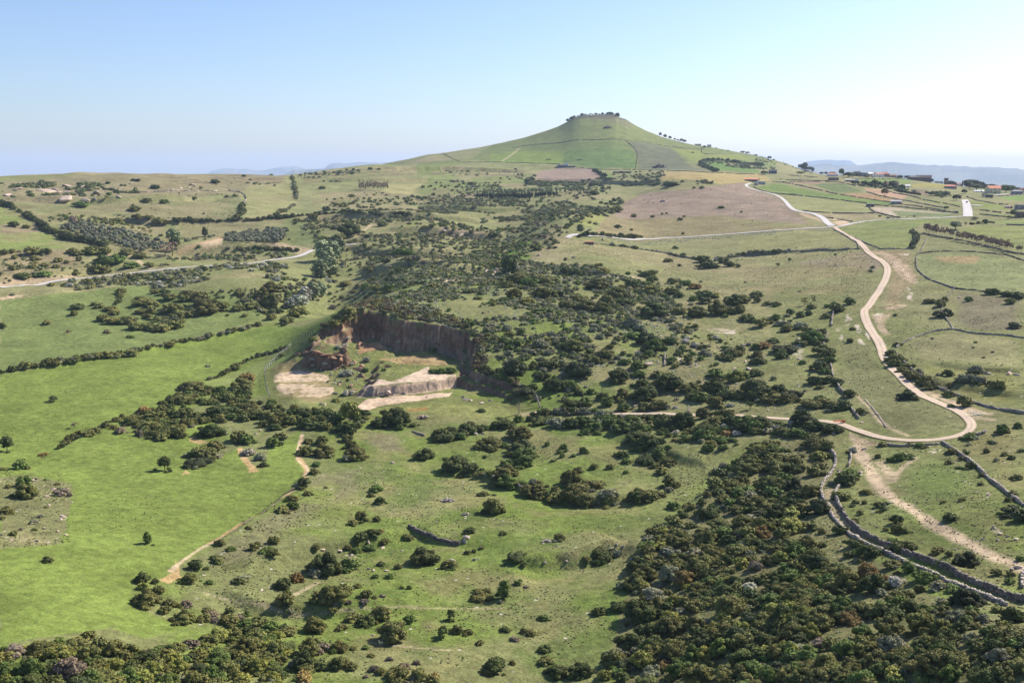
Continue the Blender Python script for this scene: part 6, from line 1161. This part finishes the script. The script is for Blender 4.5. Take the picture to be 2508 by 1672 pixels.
for i in range(16): ptree('D', 1300+i*13, 372+i*2.1+4*rng.random(), 13, 22, 'round', 'k', name='orchard_tree', label='small dark orchard tree in the line below the village', group='small dark orchard trees below the village', parts=False)
LB = {('K',1850):'x'}
for s_ in [q for q in ALLS if q[4]]:
    x, y, w, c = s_[:4]; u, v = to_px(x, y, float(Hf(x, y))); o = tree(x, y, w*.8, w*1.05, 'tall' if c in 'g' else 'round', c, name='small_tree', group='small trees standing among the shrubs'); o['label'] = f'{CN[c]} small tree {area(float(u), float(v))}'
# ---------------------------------------------------------------- rocks
def rock_mesh(seed, flat=.6, sub=2):
    r = np.random.default_rng(seed); iv, f = ICO[sub]; d = iv*(1+.22*np.sin(iv[:, [0]]*3.1+seed)*np.cos(iv[:, [1]]*2.7+seed)+.2*(r.random((len(iv), 1))-.5)); 
    for k in range(9):
        n_ = r.normal(size=3); n_ /= np.linalg.norm(n_); h = d@n_; lim = .45+.3*r.random(); d = d-np.maximum(h-lim, 0)[:, None]*n_
    d = d*np.array([.5, .42, .42*flat*1.2])+np.array([0, 0, .12]); return d, f
ROCKM = {}
def rmesh(mat, k):
    if (mat.name, k) not in ROCKM: v, f = rock_mesh(300+k, .55+.12*(k % 4)); ROCKM[(mat.name, k)] = mesh_fast('boulder', v, f, mat, np.ones((len(v), 3)))
    return ROCKM[(mat.name, k)]
ritems = []
def rocks(t, L, mat=None):
    for q in L:
        X, Y, Z = at(t, q[0], q[1]+.15*q[2]); r = math.hypot(X, Y); w = q[2]/TL[t][2]*r/F_PX; m_ = mat or M_ROCK
        o = bpy.data.objects.new('boulder', rmesh(m_, int(rng.integers(6)))); COL.objects.link(o); o.location = (X, Y, Z-.05*w); o.rotation_euler = (.5*(rng.random()-.5), .5*(rng.random()-.5), rng.random()*6.28); o.scale = (w*1.25, w*1.0, w*(.9 if w < 4 else .6))
        u, v = to_px(X, Y, Z); ritems.append((o, {'pale_stone':'pale grey','pink_rock':'pale pink','red_rock':'reddish','dark_stone':'dark grey'}[m_.name], float(u), float(v), w/r))
rocks('A', [(395,350,120),(455,345,60),(490,365,55),(548,362,60),(550,312,80),(552,413,100),(800,372,85),(862,362,36),(1000,335,40),(980,405,40),(1582,305,50),(1600,320,40),(1480,335,50),(1560,330,30),(135,340,60),(780,420,40),(60,385,80),(700,330,60),(690,430,70),(270,360,30),(1070,300,30),(945,340,30),(1410,350,40),(1380,360,30),(1135,355,30)])
rocks('N', [(1395,375,62),(1410,342,48),(1145,285,42),(1580,215,60),(1305,295,50),(1575,470,42),(1625,480,50),(1750,487,42),(1710,268,48),(550,672,46),(622,650,30),(2232,370,30),(1430,884,28),(1900,295,34),(2165,1025,26),(1620,1105,50),(2000,1253,16)], M_ROCK)
rocks('K', [(562,1230,80),(530,1270,60),(425,1448,80),(640,1450,46),(672,1440,30),(270,1432,36),(2000,1300,40),(2060,1320,50),(1950,1340,40),(1430,1320,30),(1310,1470,40),(1520,1460,40),(665,885,26),(1570,528,32),(1650,600,30),(1925,705,24),(2075,718,20),(2010,380,18),(650,240,60),(720,240,40),(325,350,20),(2120,860,30),(2080,880,30)], M_STONE)
rocks('I', [(520,770,64),(540,800,40),(450,840,42),(480,822,30),(470,920,42),(315,685,50),(355,692,32),(610,1030,60),(600,1045,40),(552,1175,40),(630,1208,46),(420,1145,50),(650,765,26),(590,1060,30),(350,1270,40),(460,1280,36),(110,1260,50),(345,1080,22),(15,980,26),(690,900,24),(10,1210,30)], M_ROCK)
rocks('J', [(1810,520,46),(500,245,38),(540,208,30),(1480,600,24),(1590,775,30),(1560,720,26),(1220,880,22),(545,320,14)], M_ROCK)
rocks('F', [(1175,872,80),(630,968,40),(660,975,36),(1820,930,50),(1860,938,40),(1800,915,36),(90,1210,30),(1500,910,28),(1950,960,40),(2020,940,36),(910,1000,50),(1300,880,40),(1120,880,40)], M_ROCK)
rocks('F', [(935,672,90),(960,655,60),(500,548,60),(430,560,50),(590,540,70),(660,555,90),(720,580,90),(775,560,80),(790,600,70),(750,620,60),(820,520,60),(945,480,60),(930,505,50),(870,820,50),(900,850,50),(770,810,40),(740,680,50),(830,740,40),(960,740,70),(1000,770,50)], M_RROCK)
rocks('H', [(1820,92,34),(2230,720,60),(2300,725,50),(660,365,36),(490,430,40),(500,600,30),(410,600,30),(90,680,40),(50,480,40),(60,620,36),(1015,1120,30),(2060,720,40)], M_ROCK)
rocks('R', [(785,610,50),(2015,825,52),(2055,1140,70),(2120,1200,50),(2190,1225,38),(2280,1250,46),(1080,900,42),(1300,475,42),(2290,1520,80),(2240,1540,50),(820,385,54),(500,805,22),(520,235,36),(450,190,34),(1690,685,20),(1210,690,18),(1380,1280,26),(1700,1350,30),(930,1125,24),(595,1430,24),(2100,1260,44),(1960,1250,30),(580,590,40),(585,610,36)], M_ROCK)
rocks('G', [(1310,840,66),(940,825,50),(1700,850,44),(1650,860,36),(1215,740,60),(1330,1010,50),(530,945,36),(1200,1185,46),(1640,1225,50),(1530,1200,46),(1440,790,30),(2130,880,50),(2010,880,36),(1800,775,40),(750,1000,20),(610,1040,40),(380,925,50),(1450,65,26)], M_ROCK)
rocks('Q', [(1055,462,28),(2195,362,24),(980,1502,8)], M_ROCK)
rocks('C', [(1430,780,50),(1325,735,16),(1300,785,16),(405,1220,40),(690,1245,30),(1010,1120,26),(930,1095,40),(890,770,14)], M_ROCK)
rocks('B', [(1400,1105,70),(1740,665,26),(1780,720,50),(1720,725,40),(1640,680,50),(1200,800,24),(1555,825,16),(1990,1020,50),(2060,1010,50),(1880,1050,50),(1600,1090,60),(1690,1100,50),(2250,990,50)], M_ROCK)
assign_labels(ritems, 'boulder', 'boulder', 'boulders')
def heap(t, x, y, wz, n_, label, mat=M_STONE, name='stone_heap'):
    X, Y, Z = at(t, x, y+.15*wz); r = math.hypot(X, Y); w = wz/TL[t][2]*r/F_PX; Vs = []; Fs = []; nv = 0
    for i in range(n_):
        a = rng.random()*6.28; q = rng.random()**.6*w*.5; s_ = w*(.10+.12*rng.random()); v, f = rock_mesh(400+i % 9, .8, 1); c_, s2 = math.cos(a*3), math.sin(a*3)
        P = np.column_stack([v[:, 0]*c_-v[:, 1]*s2, v[:, 0]*s2+v[:, 1]*c_, v[:, 2]])*s_*1.3+np.array([q*math.cos(a), q*math.sin(a)*.8, w*.20*(1-(2*q/w)**2)*rng.random()]); Vs.append(P); Fs.append(f+nv); nv += len(P)
    V = np.vstack(Vs); V[:, 2] += 0; me = mesh_fast(name, V, np.vstack(Fs), mat, np.repeat(.7+.5*rng.random((n_, 1)), len(Vs[0]), 0)*np.ones((1, 3)))
    return obj(name, me, loc=(X, Y, Z), label=label, cat='stone heap', group='heaps of cleared field stones')
heap('K', 378, 868, 130, 60, 'oval heap of grey field stones in the central meadow'); heap('K', 552, 1005, 100, 40, 'smaller stone heap below the oval heap'); heap('K', 715, 820, 90, 35, 'low stone heap with a dark weed beside it')
heap('K', 1335, 1262, 110, 45, 'stone heap left of a round shrub on the meadow'); heap('J', 2100, 70, 110, 40, 'pale stone heap on the grass in front of the quarry', M_ROCK); heap('E', 1706, 655, 62, 30, 'dark stone heap in the far bright green field', M_DSTONE)
heap('H', 1950, 680, 120, 50, 'large stone heap in the pasture right of the dirt road'); heap('H', 2050, 715, 60, 25, 'small stone heap below the large one'); heap('C', 968, 172, 66, 30, 'dark stone heap high on the face of the cone', M_DSTONE)
heap('C', 1400, 488, 120, 30, 'long rubble heap low on the cone', M_DSTONE); heap('C', 740, 438, 44, 20, 'small dark rubble heap in the cone meadow', M_DSTONE); heap('C', 485, 436, 44, 20, 'dark rubble heap in the bright cone meadow', M_DSTONE); heap('C', 1670, 380, 36, 16, 'small rubble heap in the yellow cone meadow', M_DSTONE)
heap('K', 1105, 760, 90, 40, 'rubble at the end of the broken meadow wall'); heap('F', 850, 720, 90, 35, 'rubble and grey bushes on the quarry floor', M_ROCK)
# ---------------------------------------------------------------- buildings
def plain(name, c, rough=.85, noise_amt=.25, scale=.8):
    m, nt, b = mat_new(name, rough, .2); pos = N(nt, 'ShaderNodeNewGeometry').outputs['Position']
    nt.links.new(mixn(nt, mrange(nt, noise(nt, scale, 4, .65, pos), .35, .65, 0, 1), tuple(q*(1-noise_amt) for q in c), tuple(min(1, q*(1+noise_amt)) for q in c)), b.inputs['Base Color']); return m
MW = {'white':plain('white_render', (.82,.8,.77)),'cream':plain('cream_render', (.62,.55,.36)),'pink':plain('pink_render', (.42,.3,.26)),'stone':plain('brown_stonework', (.2,.155,.12), scale=.5),'grey':plain('grey_blockwork', (.3,.29,.29)),'conc':plain('bare_concrete', (.58,.53,.47)),'blue':plain('blue_grey_sheet', (.11,.13,.18)),'brick':plain('red_brick', (.3,.13,.09))}
MR = {'red':plain('red_tiles', (.62,.24,.15)),'brown':plain('brown_tiles', (.28,.19,.13)),'dark':plain('dark_roofing', (.07,.07,.08)),'grey':plain('grey_roofing', (.32,.31,.31)),'white':plain('white_sheet', (.75,.75,.76))}
M_WIN = plain('window_glass', (.03,.035,.045), .2); M_DOOR = plain('brown_door', (.12,.07,.04)); M_MET = plain('galvanised_metal', (.42,.43,.44), .5); M_RED = plain('red_plastic', (.55,.04,.03), .5); M_ORG = plain('orange_net', (.75,.22,.12), .8); M_WHT = plain('white_paint', (.82,.82,.82), .5); M_WOOD = plain('grey_wood', (.26,.22,.18))
def pmesh(name, V, F, mat): me = bpy.data.meshes.new(name); me.from_pydata(V, [], F); me.materials.append(mat); me.update(); return me
BX = [(0,3,2,1),(4,5,6,7),(0,1,5,4),(1,2,6,5),(2,3,7,6),(3,0,4,7)]
def bxv(x0, x1, y0, y1, z0, z1): return [(x0,y0,z0),(x1,y0,z0),(x1,y1,z0),(x0,y1,z0),(x0,y0,z1),(x1,y0,z1),(x1,y1,z1),(x0,y1,z1)]
def house(t, x, yb, wz, hz_, wallk, roofk, label, name='house', roof='gable', depth=.7, rot=0, floors=1, nwin=3, chim=True, cat='house', windows=True):
    X, Y, Z = at(t, x, yb); r = math.hypot(X, Y); s = TL[t][2]; w = wz/s*r/F_PX; H = hz_/s*r/F_PX; d = w*depth; az = math.atan2(X, Y)
    o = bpy.data.objects.new(name, None); COL.objects.link(o); o.location = (X, Y+d*.5, Z-.2); o.rotation_euler = (0, 0, -az+rot); o['label'] = label; o['category'] = cat; o['group'] = 'buildings of the village and farms'
    rise = 0 if roof == 'flat' else min(H*.32, w*.25); hw = H-rise; e = .35
    gab = roof in ('gable',); V = bxv(-w/2, w/2, -d/2, d/2, -1, hw); F = list(BX)
    if gab and roof == 'gable':
        V += [(-w/2, 0, hw+rise), (w/2, 0, hw+rise)]; F = [(0,3,2,1),(0,1,5,4),(2,3,7,6),(1,2,6,9,5),(3,0,4,8,7)]
    obj('wall', pmesh('wall', V, F, MW[wallk]), o)
    if roof == 'gable': 
        th = .18; a, b_ = -w/2-e, w/2+e; sl = rise/(d/2); y0 = -d/2-e; z0 = hw-sl*e+.02; R = [(a,y0,z0),(b_,y0,z0),(b_,0,hw+rise+.02),(a,0,hw+rise+.02),(a,-y0,z0),(b_,-y0,z0)]; R = R+[(p[0],p[1],p[2]+th) for p in R]
        obj('roof', pmesh('roof', R, [(0,1,2,3),(3,2,5,4),(6,9,8,7),(9,10,11,8),(0,6,7,1),(4,5,11,10),(0,3,9,6),(3,4,10,9),(1,7,8,2),(2,8,11,5)], MR[roofk]), o)
    elif roof == 'hip':
        R = [(-w/2-e,-d/2-e,hw),(w/2+e,-d/2-e,hw),(w/2+e,d/2+e,hw),(-w/2-e,d/2+e,hw),(-w*.22,0,hw+rise),(w*.22,0,hw+rise)]
        obj('roof', pmesh('roof', R, [(3,2,1,0),(0,1,5,4),(2,3,4,5),(1,2,5),(3,0,4)], MR[roofk]), o)
    elif roof == 'shed':
        R = bxv(-w/2-e, w/2+e, -d/2-e, d/2+e, hw+.01, hw+.16); R[4:6] = [(p[0],p[1],p[2]) for p in R[4:6]]; R = [(p[0],p[1],p[2]+(rise if p[1] > 0 else 0)) for p in R]; obj('roof', pmesh('roof', R, BX, MR[roofk]), o)
    else: obj('roof', pmesh('roof', bxv(-w/2-.15, w/2+.15, -d/2-.15, d/2+.15, hw+.01, hw+.3), BX, MR[roofk]), o)
    if chim and roof != 'flat':
        obj('chimney', pmesh('chimney', bxv(w*.2, w*.2+.6, -.1, .5, hw+rise*.4, hw+rise+.9), BX, MW[wallk]), o)
    if windows:
        fh = hw/floors; wm = pmesh('window', bxv(-.45,.45,-.03,.03,-.55,.55), BX, M_WIN)
        for fl in range(floors):
            for i in range(nwin):
                if fl == 0 and i == nwin//2: continue
                q = (i+.5)/nwin-.5; obj('window', wm, o, loc=(q*w, -d/2-.02, fh*(fl+.58)))
            obj('window', wm, o, loc=(w/2+.02, 0, fh*(fl+.58)), rot=(0,0,math.pi/2))
        obj('door', pmesh('door', bxv(-.5,.5,-.04,.04,0,2.1), BX, M_DOOR), o, loc=(((nwin//2)+.5)/nwin*w-w/2, -d/2-.03, .2))
    return o
house('D', 785, 242, 78, 26, 'white', 'red', 'first village house with wide red lower roof', roof='hip', nwin=4)
house('D', 782, 222, 56, 24, 'brick', 'dark', 'dark-roofed upper storey house behind the first one', roof='hip', nwin=3, chim=False)
house('D', 868, 240, 14, 18, 'white', 'grey', 'tiny white hut beside the light green tree', roof='flat', nwin=1)
house('D', 985, 240, 74, 38, 'stone', 'dark', 'dark-roofed house left of the grey house', roof='hip', floors=2)
house('D', 1045, 244, 50, 30, 'grey', 'grey', 'grey two-storey house in the village', roof='flat', floors=2)
house('D', 1095, 240, 80, 28, 'cream', 'white', 'long pale house with light roof', roof='shed', nwin=4)
house('D', 1125, 248, 18, 34, 'white', 'red', 'narrow white house end next to the red roofs', roof='gable', nwin=1)
house('D', 1165, 248, 80, 32, 'white', 'red', 'white house with red roof in the village row', nwin=4, roof='hip', floors=2)
house('D', 1215, 246, 70, 36, 'pink', 'red', 'taller red-roofed house in the village row', nwin=4, roof='hip', floors=2)
house('D', 1270, 248, 76, 24, 'pink', 'brown', 'low brown-roofed house at the right of the village row', nwin=4, roof='gable')
house('D', 1335, 250, 40, 22, 'white', 'grey', 'small white house at the right end of the row', nwin=2, roof='gable')
house('D', 1535, 268, 110, 48, 'stone', 'brown', 'large brown stone church with long low roof', name='church', roof='gable', nwin=4, cat='church', chim=False, depth=.4)
house('D', 1455, 264, 90, 34, 'stone', 'dark', 'low stone side building left of the church', roof='shed', nwin=3, chim=False)
house('D', 1290, 322, 70, 38, 'pink', 'brown', 'brown house behind the tall dark tree', roof='gable', floors=2, nwin=3)
house('D', 1390, 332, 56, 18, 'white', 'white', 'low white shed with white roof', roof='shed', nwin=2, chim=False)
house('D', 793, 276, 78, 22, 'stone', 'dark', 'long low dark barn on the striped slope', name='barn', roof='flat', nwin=3, cat='barn')
house('D', 945, 286, 92, 20, 'stone', 'grey', 'long low barn with pale roof', name='barn', roof='shed', nwin=4, cat='barn', chim=False)
house('D', 980, 288, 24, 24, 'white', 'white', 'white end block of the long low barn', roof='flat', nwin=1)
house('D', 290, 220, 62, 32, 'blue', 'dark', 'dark blue-grey barn behind the tall pole', name='barn', roof='gable', nwin=2, cat='barn', chim=False)
house('D', 1760, 345, 86, 32, 'pink', 'red', 'house with bright red roof below the tower', roof='hip', nwin=4)
house('D', 2112, 384, 88, 58, 'cream', 'red', 'yellow house with red roof at the village edge', roof='gable', floors=2, nwin=3, rot=.5, depth=.8)
house('D', 2168, 345, 70, 34, 'brick', 'red', 'red-roofed house behind the light green trees', roof='hip', nwin=3)
house('D', 2235, 345, 62, 30, 'cream', 'red', 'second red-roofed house behind the light green trees', roof='hip', nwin=3)
house('D', 2310, 390, 84, 34, 'grey', 'grey', 'grey house at the right edge of the village', roof='hip', nwin=3)
house('D', 2345, 372, 40, 30, 'pink', 'red', 'red-roofed house cut by the right edge', roof='gable', nwin=2)
house('D', 2010, 312, 50, 24, 'cream', 'white', 'pale house behind the village park', roof='shed', nwin=2, chim=False)
house('D', 1945, 305, 70, 24, 'pink', 'brown', 'roof showing above the trees of the village park', roof='hip', nwin=2)
house('D', 1830, 296, 36, 20, 'white', 'red', 'small house right of the stone ruin', roof='gable', nwin=2)
house('D', 1993, 372, 66, 14, 'white', 'white', 'low white curved shelter roof near the village', roof='shed', nwin=2, chim=False)
house('D', 2032, 412, 36, 26, 'cream', 'brown', 'small half-built pale house by the village road', roof='flat', nwin=2)
house('D', 2075, 418, 50, 22, 'stone', 'dark', 'dark shed beside the half-built house', roof='flat', nwin=2, name='shed', cat='shed')
house('D', 1310, 470, 76, 30, 'grey', 'grey', 'grey field shed among the dark walls', name='shed', roof='shed', nwin=2, cat='shed', chim=False)
house('D', 1095, 492, 62, 22, 'stone', 'grey', 'small roofed ruin at the end of the pale pasture', name='shed', roof='flat', nwin=2, cat='shed')
house('D', 2330, 512, 70, 30, 'grey', 'dark', 'dark farm shed at the right edge', name='shed', roof='flat', nwin=2, cat='shed')
house('D', 2235, 505, 46, 20, 'conc', 'brown', 'low red-roofed shed left of the dark farm shed', name='shed', roof='shed', nwin=2, cat='shed', chim=False, rot=.4)
house('D', 2335, 580, 70, 40, 'stone', 'dark', 'dark stone ruin at the right edge', name='ruin', roof='flat', nwin=2, cat='ruin')
house('D', 123, 288, 104, 30, 'stone', 'red', 'farm barn with orange-red roof at the end of the lane', name='barn', roof='gable', nwin=4, cat='barn', chim=False, rot=-.25)
house('D', 150, 316, 34, 26, 'conc', 'white', 'pale concrete farm outbuilding at left', name='shed', roof='flat', nwin=1, cat='shed')
house('D', 198, 308, 56, 24, 'conc', 'white', 'pale concrete farm outbuilding at right', name='shed', roof='flat', nwin=2, cat='shed')
house('C', 600, 505, 84, 24, 'blue', 'dark', 'dark farmhouse with sloping roofs below the cone', name='farmhouse', roof='gable', nwin=3, cat='farmhouse', chim=False)
house('C', 630, 488, 28, 22, 'white', 'white', 'small white upper block of the dark farmhouse', name='shed', roof='flat', nwin=1, cat='shed')
house('C', 675, 503, 56, 14, 'blue', 'dark', 'low wing right of the dark farmhouse', name='shed', roof='shed', nwin=2, cat='shed', chim=False)
house('C', 1715, 322, 50, 12, 'conc', 'grey', 'low ruined house on the right shoulder of the cone', name='ruin', roof='flat', nwin=2, cat='ruin')
house('C', 1806, 330, 34, 18, 'conc', 'grey', 'second small ruin on the cone shoulder', name='ruin', roof='flat', nwin=1, cat='ruin')
house('C', 1105, 552, 90, 14, 'stone', 'dark', 'low ruined barn in the scrub below the cone', name='ruin', roof='flat', nwin=3, cat='ruin')
house('C', 820, 1138, 72, 22, 'stone', 'red', 'small stone ruin with pinkish roof at the wall end', name='ruin', roof='flat', nwin=1, cat='ruin')
house('A', 1017, 798, 34, 26, 'conc', 'white', 'tiny white hut in the olive grove', name='hut', roof='flat', nwin=1, cat='hut')
house('V', 1220, 420, 40, 30, 'white', 'white', 'white gate house before the village row', name='hut', roof='flat', nwin=1, cat='hut')
# tower and ruin
X, Y, Z = at('D', 1713, 264); r = math.hypot(X, Y); w = 22/3.36*r/F_PX; H = 44/3.36*r/F_PX
tw = bpy.data.objects.new('tower', None); COL.objects.link(tw); tw.location = (X, Y, Z-.3); tw['label'] = 'square dark stone tower standing above the village'; tw['category'] = 'tower'
obj('wall', pmesh('wall', bxv(-w/2, w/2, -w/2, w/2, -1, H), BX, MW['stone']), tw); obj('parapet', pmesh('parapet', bxv(-w/2-.2, w/2+.2, -w/2-.2, w/2+.2, H+.002, H+.8), BX, MW['stone']), tw)
for zq in (.45, .8): obj('window', pmesh('window', bxv(-.4,.4,-.04,.04,-.9,.9), BX, M_WIN), tw, loc=(0, -w/2-.03, H*zq))
X, Y, Z = at('D', 1762, 286); r = math.hypot(X, Y); w = 90/3.36*r/F_PX; H = 34/3.36*r/F_PX
V = [(-w*.5,0,-1),(w*.5,0,-1),(w*.5,0,H*.15),(w*.42,0,H*.45),(w*.25,0,H*.7),(w*.05,0,H*.92),(-w*.2,0,H),(-w*.38,0,H*.9),(-w*.5,0,H*.8)]; n_ = len(V); V2 = V+[(p[0], 3.0, p[2]) for p in V]
ru = bpy.data.objects.new('ruin', None); COL.objects.link(ru); ru.location = (X, Y, Z); ru['label'] = 'broken curved stone wall of an old building beside the tower'; ru['category'] = 'ruin'
obj('wall', pmesh('wall', V2, [tuple(range(n_)), tuple(range(2*n_-1, n_-1, -1))]+[(i, i+n_, (i+1) % n_+n_, (i+1) % n_) for i in range(n_)], MW['stone']), ru)
for i in range(4): obj('window', pmesh('window', bxv(-.5,.5,-.05,.05,-.6,.6), BX, M_WIN), ru, loc=(-w*.3+i*w*.2, -.04, H*.45))
# ---------------------------------------------------------------- small things
def rods(name, segs, rad, mat, parent=None, **k):
    Vs = []; Fs = []; nv = 0
    for a, b_ in segs: v, f = tube([a, b_], [rad, rad], 6); Vs.append(v); Fs.append(f+nv); nv += len(v)
    return obj(name, mesh_fast(name, np.vstack(Vs), np.vstack(Fs), mat), parent, **k)
X, Y, Z = at('X', 0, 0) if False else tuple(at('F', 2253, 1055)); h = 4.4
ms_ = bpy.data.objects.new('lattice_pylon', None); COL.objects.link(ms_); ms_.location = (X, Y, Z); ms_['label'] = 'small metal lattice pylon at the end of the dirt track'; ms_['category'] = 'pylon'
for sx_ in (-1, 1):
    for sy_ in (-1, 1): rods('leg', [((sx_*.42, sy_*.42, -.2), (sx_*.25, sy_*.25, h))], .06, M_WOOD, ms_)
br = []
for i in range(5):
    z0, z1 = h*i/5, h*(i+1)/5; a0_, a1_ = .42-.17*i/5, .42-.17*(i+1)/5
    for (p, q) in (((-1,-1),(1,-1)),((1,-1),(1,1)),((1,1),(-1,1)),((-1,1),(-1,-1))): br.append(((p[0]*a0_,p[1]*a0_,z0),(q[0]*a1_,q[1]*a1_,z1))); br.append(((q[0]*a0_,q[1]*a0_,z0),(p[0]*a1_,p[1]*a1_,z1)))
rods('bracing', br, .035, M_WOOD, ms_); rods('crossarm', [((-.8,0,h-.3),(.8,0,h-.3)),((0,0,h),(0,0,h+.8))], .05, M_WOOD, ms_)
for i, (u_, v0, v1, lb) in enumerate(((1326, 1004, 994, 'thin pale post beside the end of the dirt track'),(1329, 1004, 994, 'second thin pale post beside the end of the dirt track'))):
    p = cast_on(ZG, [u_], [v0])[0]; rods('wooden_post', [((0,0,-.2),(-.15,0,1.6))], .07, M_STONE, loc=(p[0], p[1], float(Hf(p[0], p[1]))), label=lb, cat='post', group='posts at the end of the dirt track')
p0 = cast_on(ZG, [1323], [998])[0]; rods('timber_beam', [((0,0,0),(-1.6,2.5,4.4))], .28, M_WOOD, loc=(p0[0], p0[1], float(Hf(p0[0], p0[1]))), label='leaning weathered beam where the quarry face meets the track', cat='beam')
# red barrel with orange netting
X, Y, Z = at('R', 618, 138); Z = Z+.22
ba = bpy.data.objects.new('plastic_barrel', None); COL.objects.link(ba); ba.location = (X, Y, Z); ba.rotation_euler = (0, 0, .3); ba['label'] = 'red plastic barrel lying at the edge of the dirt track'; ba['category'] = 'barrel'
v, f = tube([(0,-.5,.32),(0,-.35,.32),(0,0,.32),(0,.35,.32),(0,.5,.32)], [.3,.33,.34,.33,.3], 14); obj('barrel_shell', mesh_fast('barrel_shell', v, f, M_RED), ba)
v, f = tube([(0,-.51,.32),(0,-.47,.32)], [.31,.31], 14); v2 = np.vstack([v, [[0,-.51,.32]]]); obj('lid', pmesh('lid', [tuple(q) for q in v2], [tuple(q) for q in f]+[(i, (i+1) % 14, 28) for i in range(14)], M_RED), ba)
sg = []
for i in range(12): a = -2.4+i*.2; sg += [((a, -.5-.15*math.sin(i), .28+.18*math.sin(i*1.3)), (a+.15, .55, .30+.15*math.cos(i)))]
for j in range(6): sg += [((-2.5, -.45+j*.2, .22+.1*(j % 2)), (-.1, -.4+j*.2, .42))]
rods('safety_netting', sg, .035, M_ORG, loc=(X-.4, Y, Z), label='orange plastic netting crumpled on the track beside the red barrel', cat='netting')
# white gate frame
X, Y, Z = at('R', 1895, 62); w = 3.4
rods('metal_gate', [((-1.7,.4,1.3),(.9,-.4,.15)),((-1.7,.4,1.3),(-1.5,.4,.1)),((-1.5,.4,.1),(.9,-.4,.15)),((.9,-.4,.15),(2.3,-.1,.4)),((-.9,.2,.9),(-.8,.2,.15)),((-.1,0,.55),(0,0,.2)),((-2.6,.5,1.0),(-1.7,.4,1.3))], .07, M_WHT, loc=(X, Y, Z), label='white metal gate frame leaning by the tip of the road bend', cat='gate')
# wire fence round the left of the quarry
FP = np.vstack([W2('F', p) for p in ([(205,925),(185,870),(165,790),(155,710),(200,665),(270,590),(330,540),(400,480),(480,430),(560,400)],)]); FQ = resample(chaikin(FP, 2), 3.2)
fe = bpy.data.objects.new('wire_fence', None); COL.objects.link(fe); fe['label'] = 'wire fence with pale posts around the left edge of the quarry'; fe['category'] = 'fence'; fe.location = (FQ[0, 0], FQ[0, 1], 0)
zz = Hf(FQ[:, 0], FQ[:, 1]); pm = mesh_fast('post', *tube([(0,0,-.3),(0,0,1.7)], [.09,.08], 6), M_STONE)
for (x, y), z in zip(FQ, zz): obj('post', pm, fe, loc=(x-FQ[0, 0], y-FQ[0, 1], z))
rods('wire', [((FQ[i, 0]-FQ[0, 0], FQ[i, 1]-FQ[0, 1], zz[i]+h_), (FQ[i+1, 0]-FQ[0, 0], FQ[i+1, 1]-FQ[0, 1], zz[i+1]+h_)) for i in range(len(FQ)-1) for h_ in (.4, .9, 1.4, 1.6)], .025, M_MET, fe)
# utility poles
for i, (t, x, yb, hz_, lb) in enumerate((('C',942,520,50,'thin pale pole in front of the cone'),('Y',1205,480,280,'tall pole beside the blue-grey barn'),('Y',2310,680,170,'pole on the dark wall right of the farm'),('D',518,290,44,'pole standing in the striped slope'),('V',325,420,100,'pole in front of the first village house'),('J2',1560,585,40,'short marker post on the road bend, left'),('J2',1655,555,36,'short marker post on the road bend, right'),('D',2310,840,38,'short pole at the end of the brown tree row'))):
    X, Y, Z = at(t, x, yb); r = math.hypot(X, Y); H = hz_/TL[t][2]*r/F_PX; sp_ = 'marker' in lb
    o = bpy.data.objects.new('marker_post' if sp_ else 'utility_pole', None); COL.objects.link(o); o.location = (X, Y, Z-.1); o['label'] = lb; o['category'] = 'pole'
    rods('shaft', [((0,0,-.3),(0,0,H))], .18 if not sp_ else .12, M_DSTONE if sp_ else M_MET, o); rods('crossarm' if not sp_ else 'cap', [((-.7,0,H-.4),(.7,0,H-.4))] if not sp_ else [((0,0,H),(0,0,H+.15))], .08 if not sp_ else .16, M_MET, o)
# the car
X, Y, Z = at('D', 1881, 461); M_CAR = plain('dark_car_paint', (.02,.022,.03), .25); M_TYR = plain('tyre_rubber', (.02,.02,.02))
cr = bpy.data.objects.new('parked_car', None); COL.objects.link(cr); cr.location = (X, Y, Z+.28); cr.rotation_euler = (0, 0, -.35); cr['label'] = 'small dark car on the wide straight road into the village'; cr['category'] = 'car'; cr.name = 'car'
prof = [(-2.0,.35),(-2.0,.85),(-1.75,1.0),(-1.35,1.42),(.35,1.45),(1.05,.98),(1.9,.85),(2.05,.6),(2.0,.35)]
V = [(-.82*(1 if z < 1.05 else .82), y, z) for y, z in prof]+[(.82*(1 if z < 1.05 else .82), y, z) for y, z in prof]; n_ = len(prof)
obj('body', pmesh('body', V, [tuple(range(n_-1, -1, -1)), tuple(range(n_, 2*n_))]+[(i, (i+1) % n_, (i+1) % n_+n_, i+n_) for i in range(n_)], M_CAR), cr)
obj('rear_window', pmesh('rear_window', [(-.6,-1.72,1.06),(.6,-1.72,1.06),(.55,-1.42,1.38),(-.55,-1.42,1.38)], [(0,1,2,3)], M_WIN), cr, loc=(0,-.02,.01))
for sx_ in (-1, 1):
    for y_ in (-1.3, 1.25): v, f = tube([(sx_*.72,y_,.32),(sx_*.86,y_,.32)], [.32,.32], 12); obj('wheel', mesh_fast('wheel', v, f, M_TYR), cr)
    obj('tail_light', pmesh('tail_light', bxv(sx_*.65-.12, sx_*.65+.12, -2.03, -1.99, .7, .85), BX, M_RED), cr)
X, Y, Z = at('J2', 742, 572); v, f = rock_mesh(310, .8, 1);
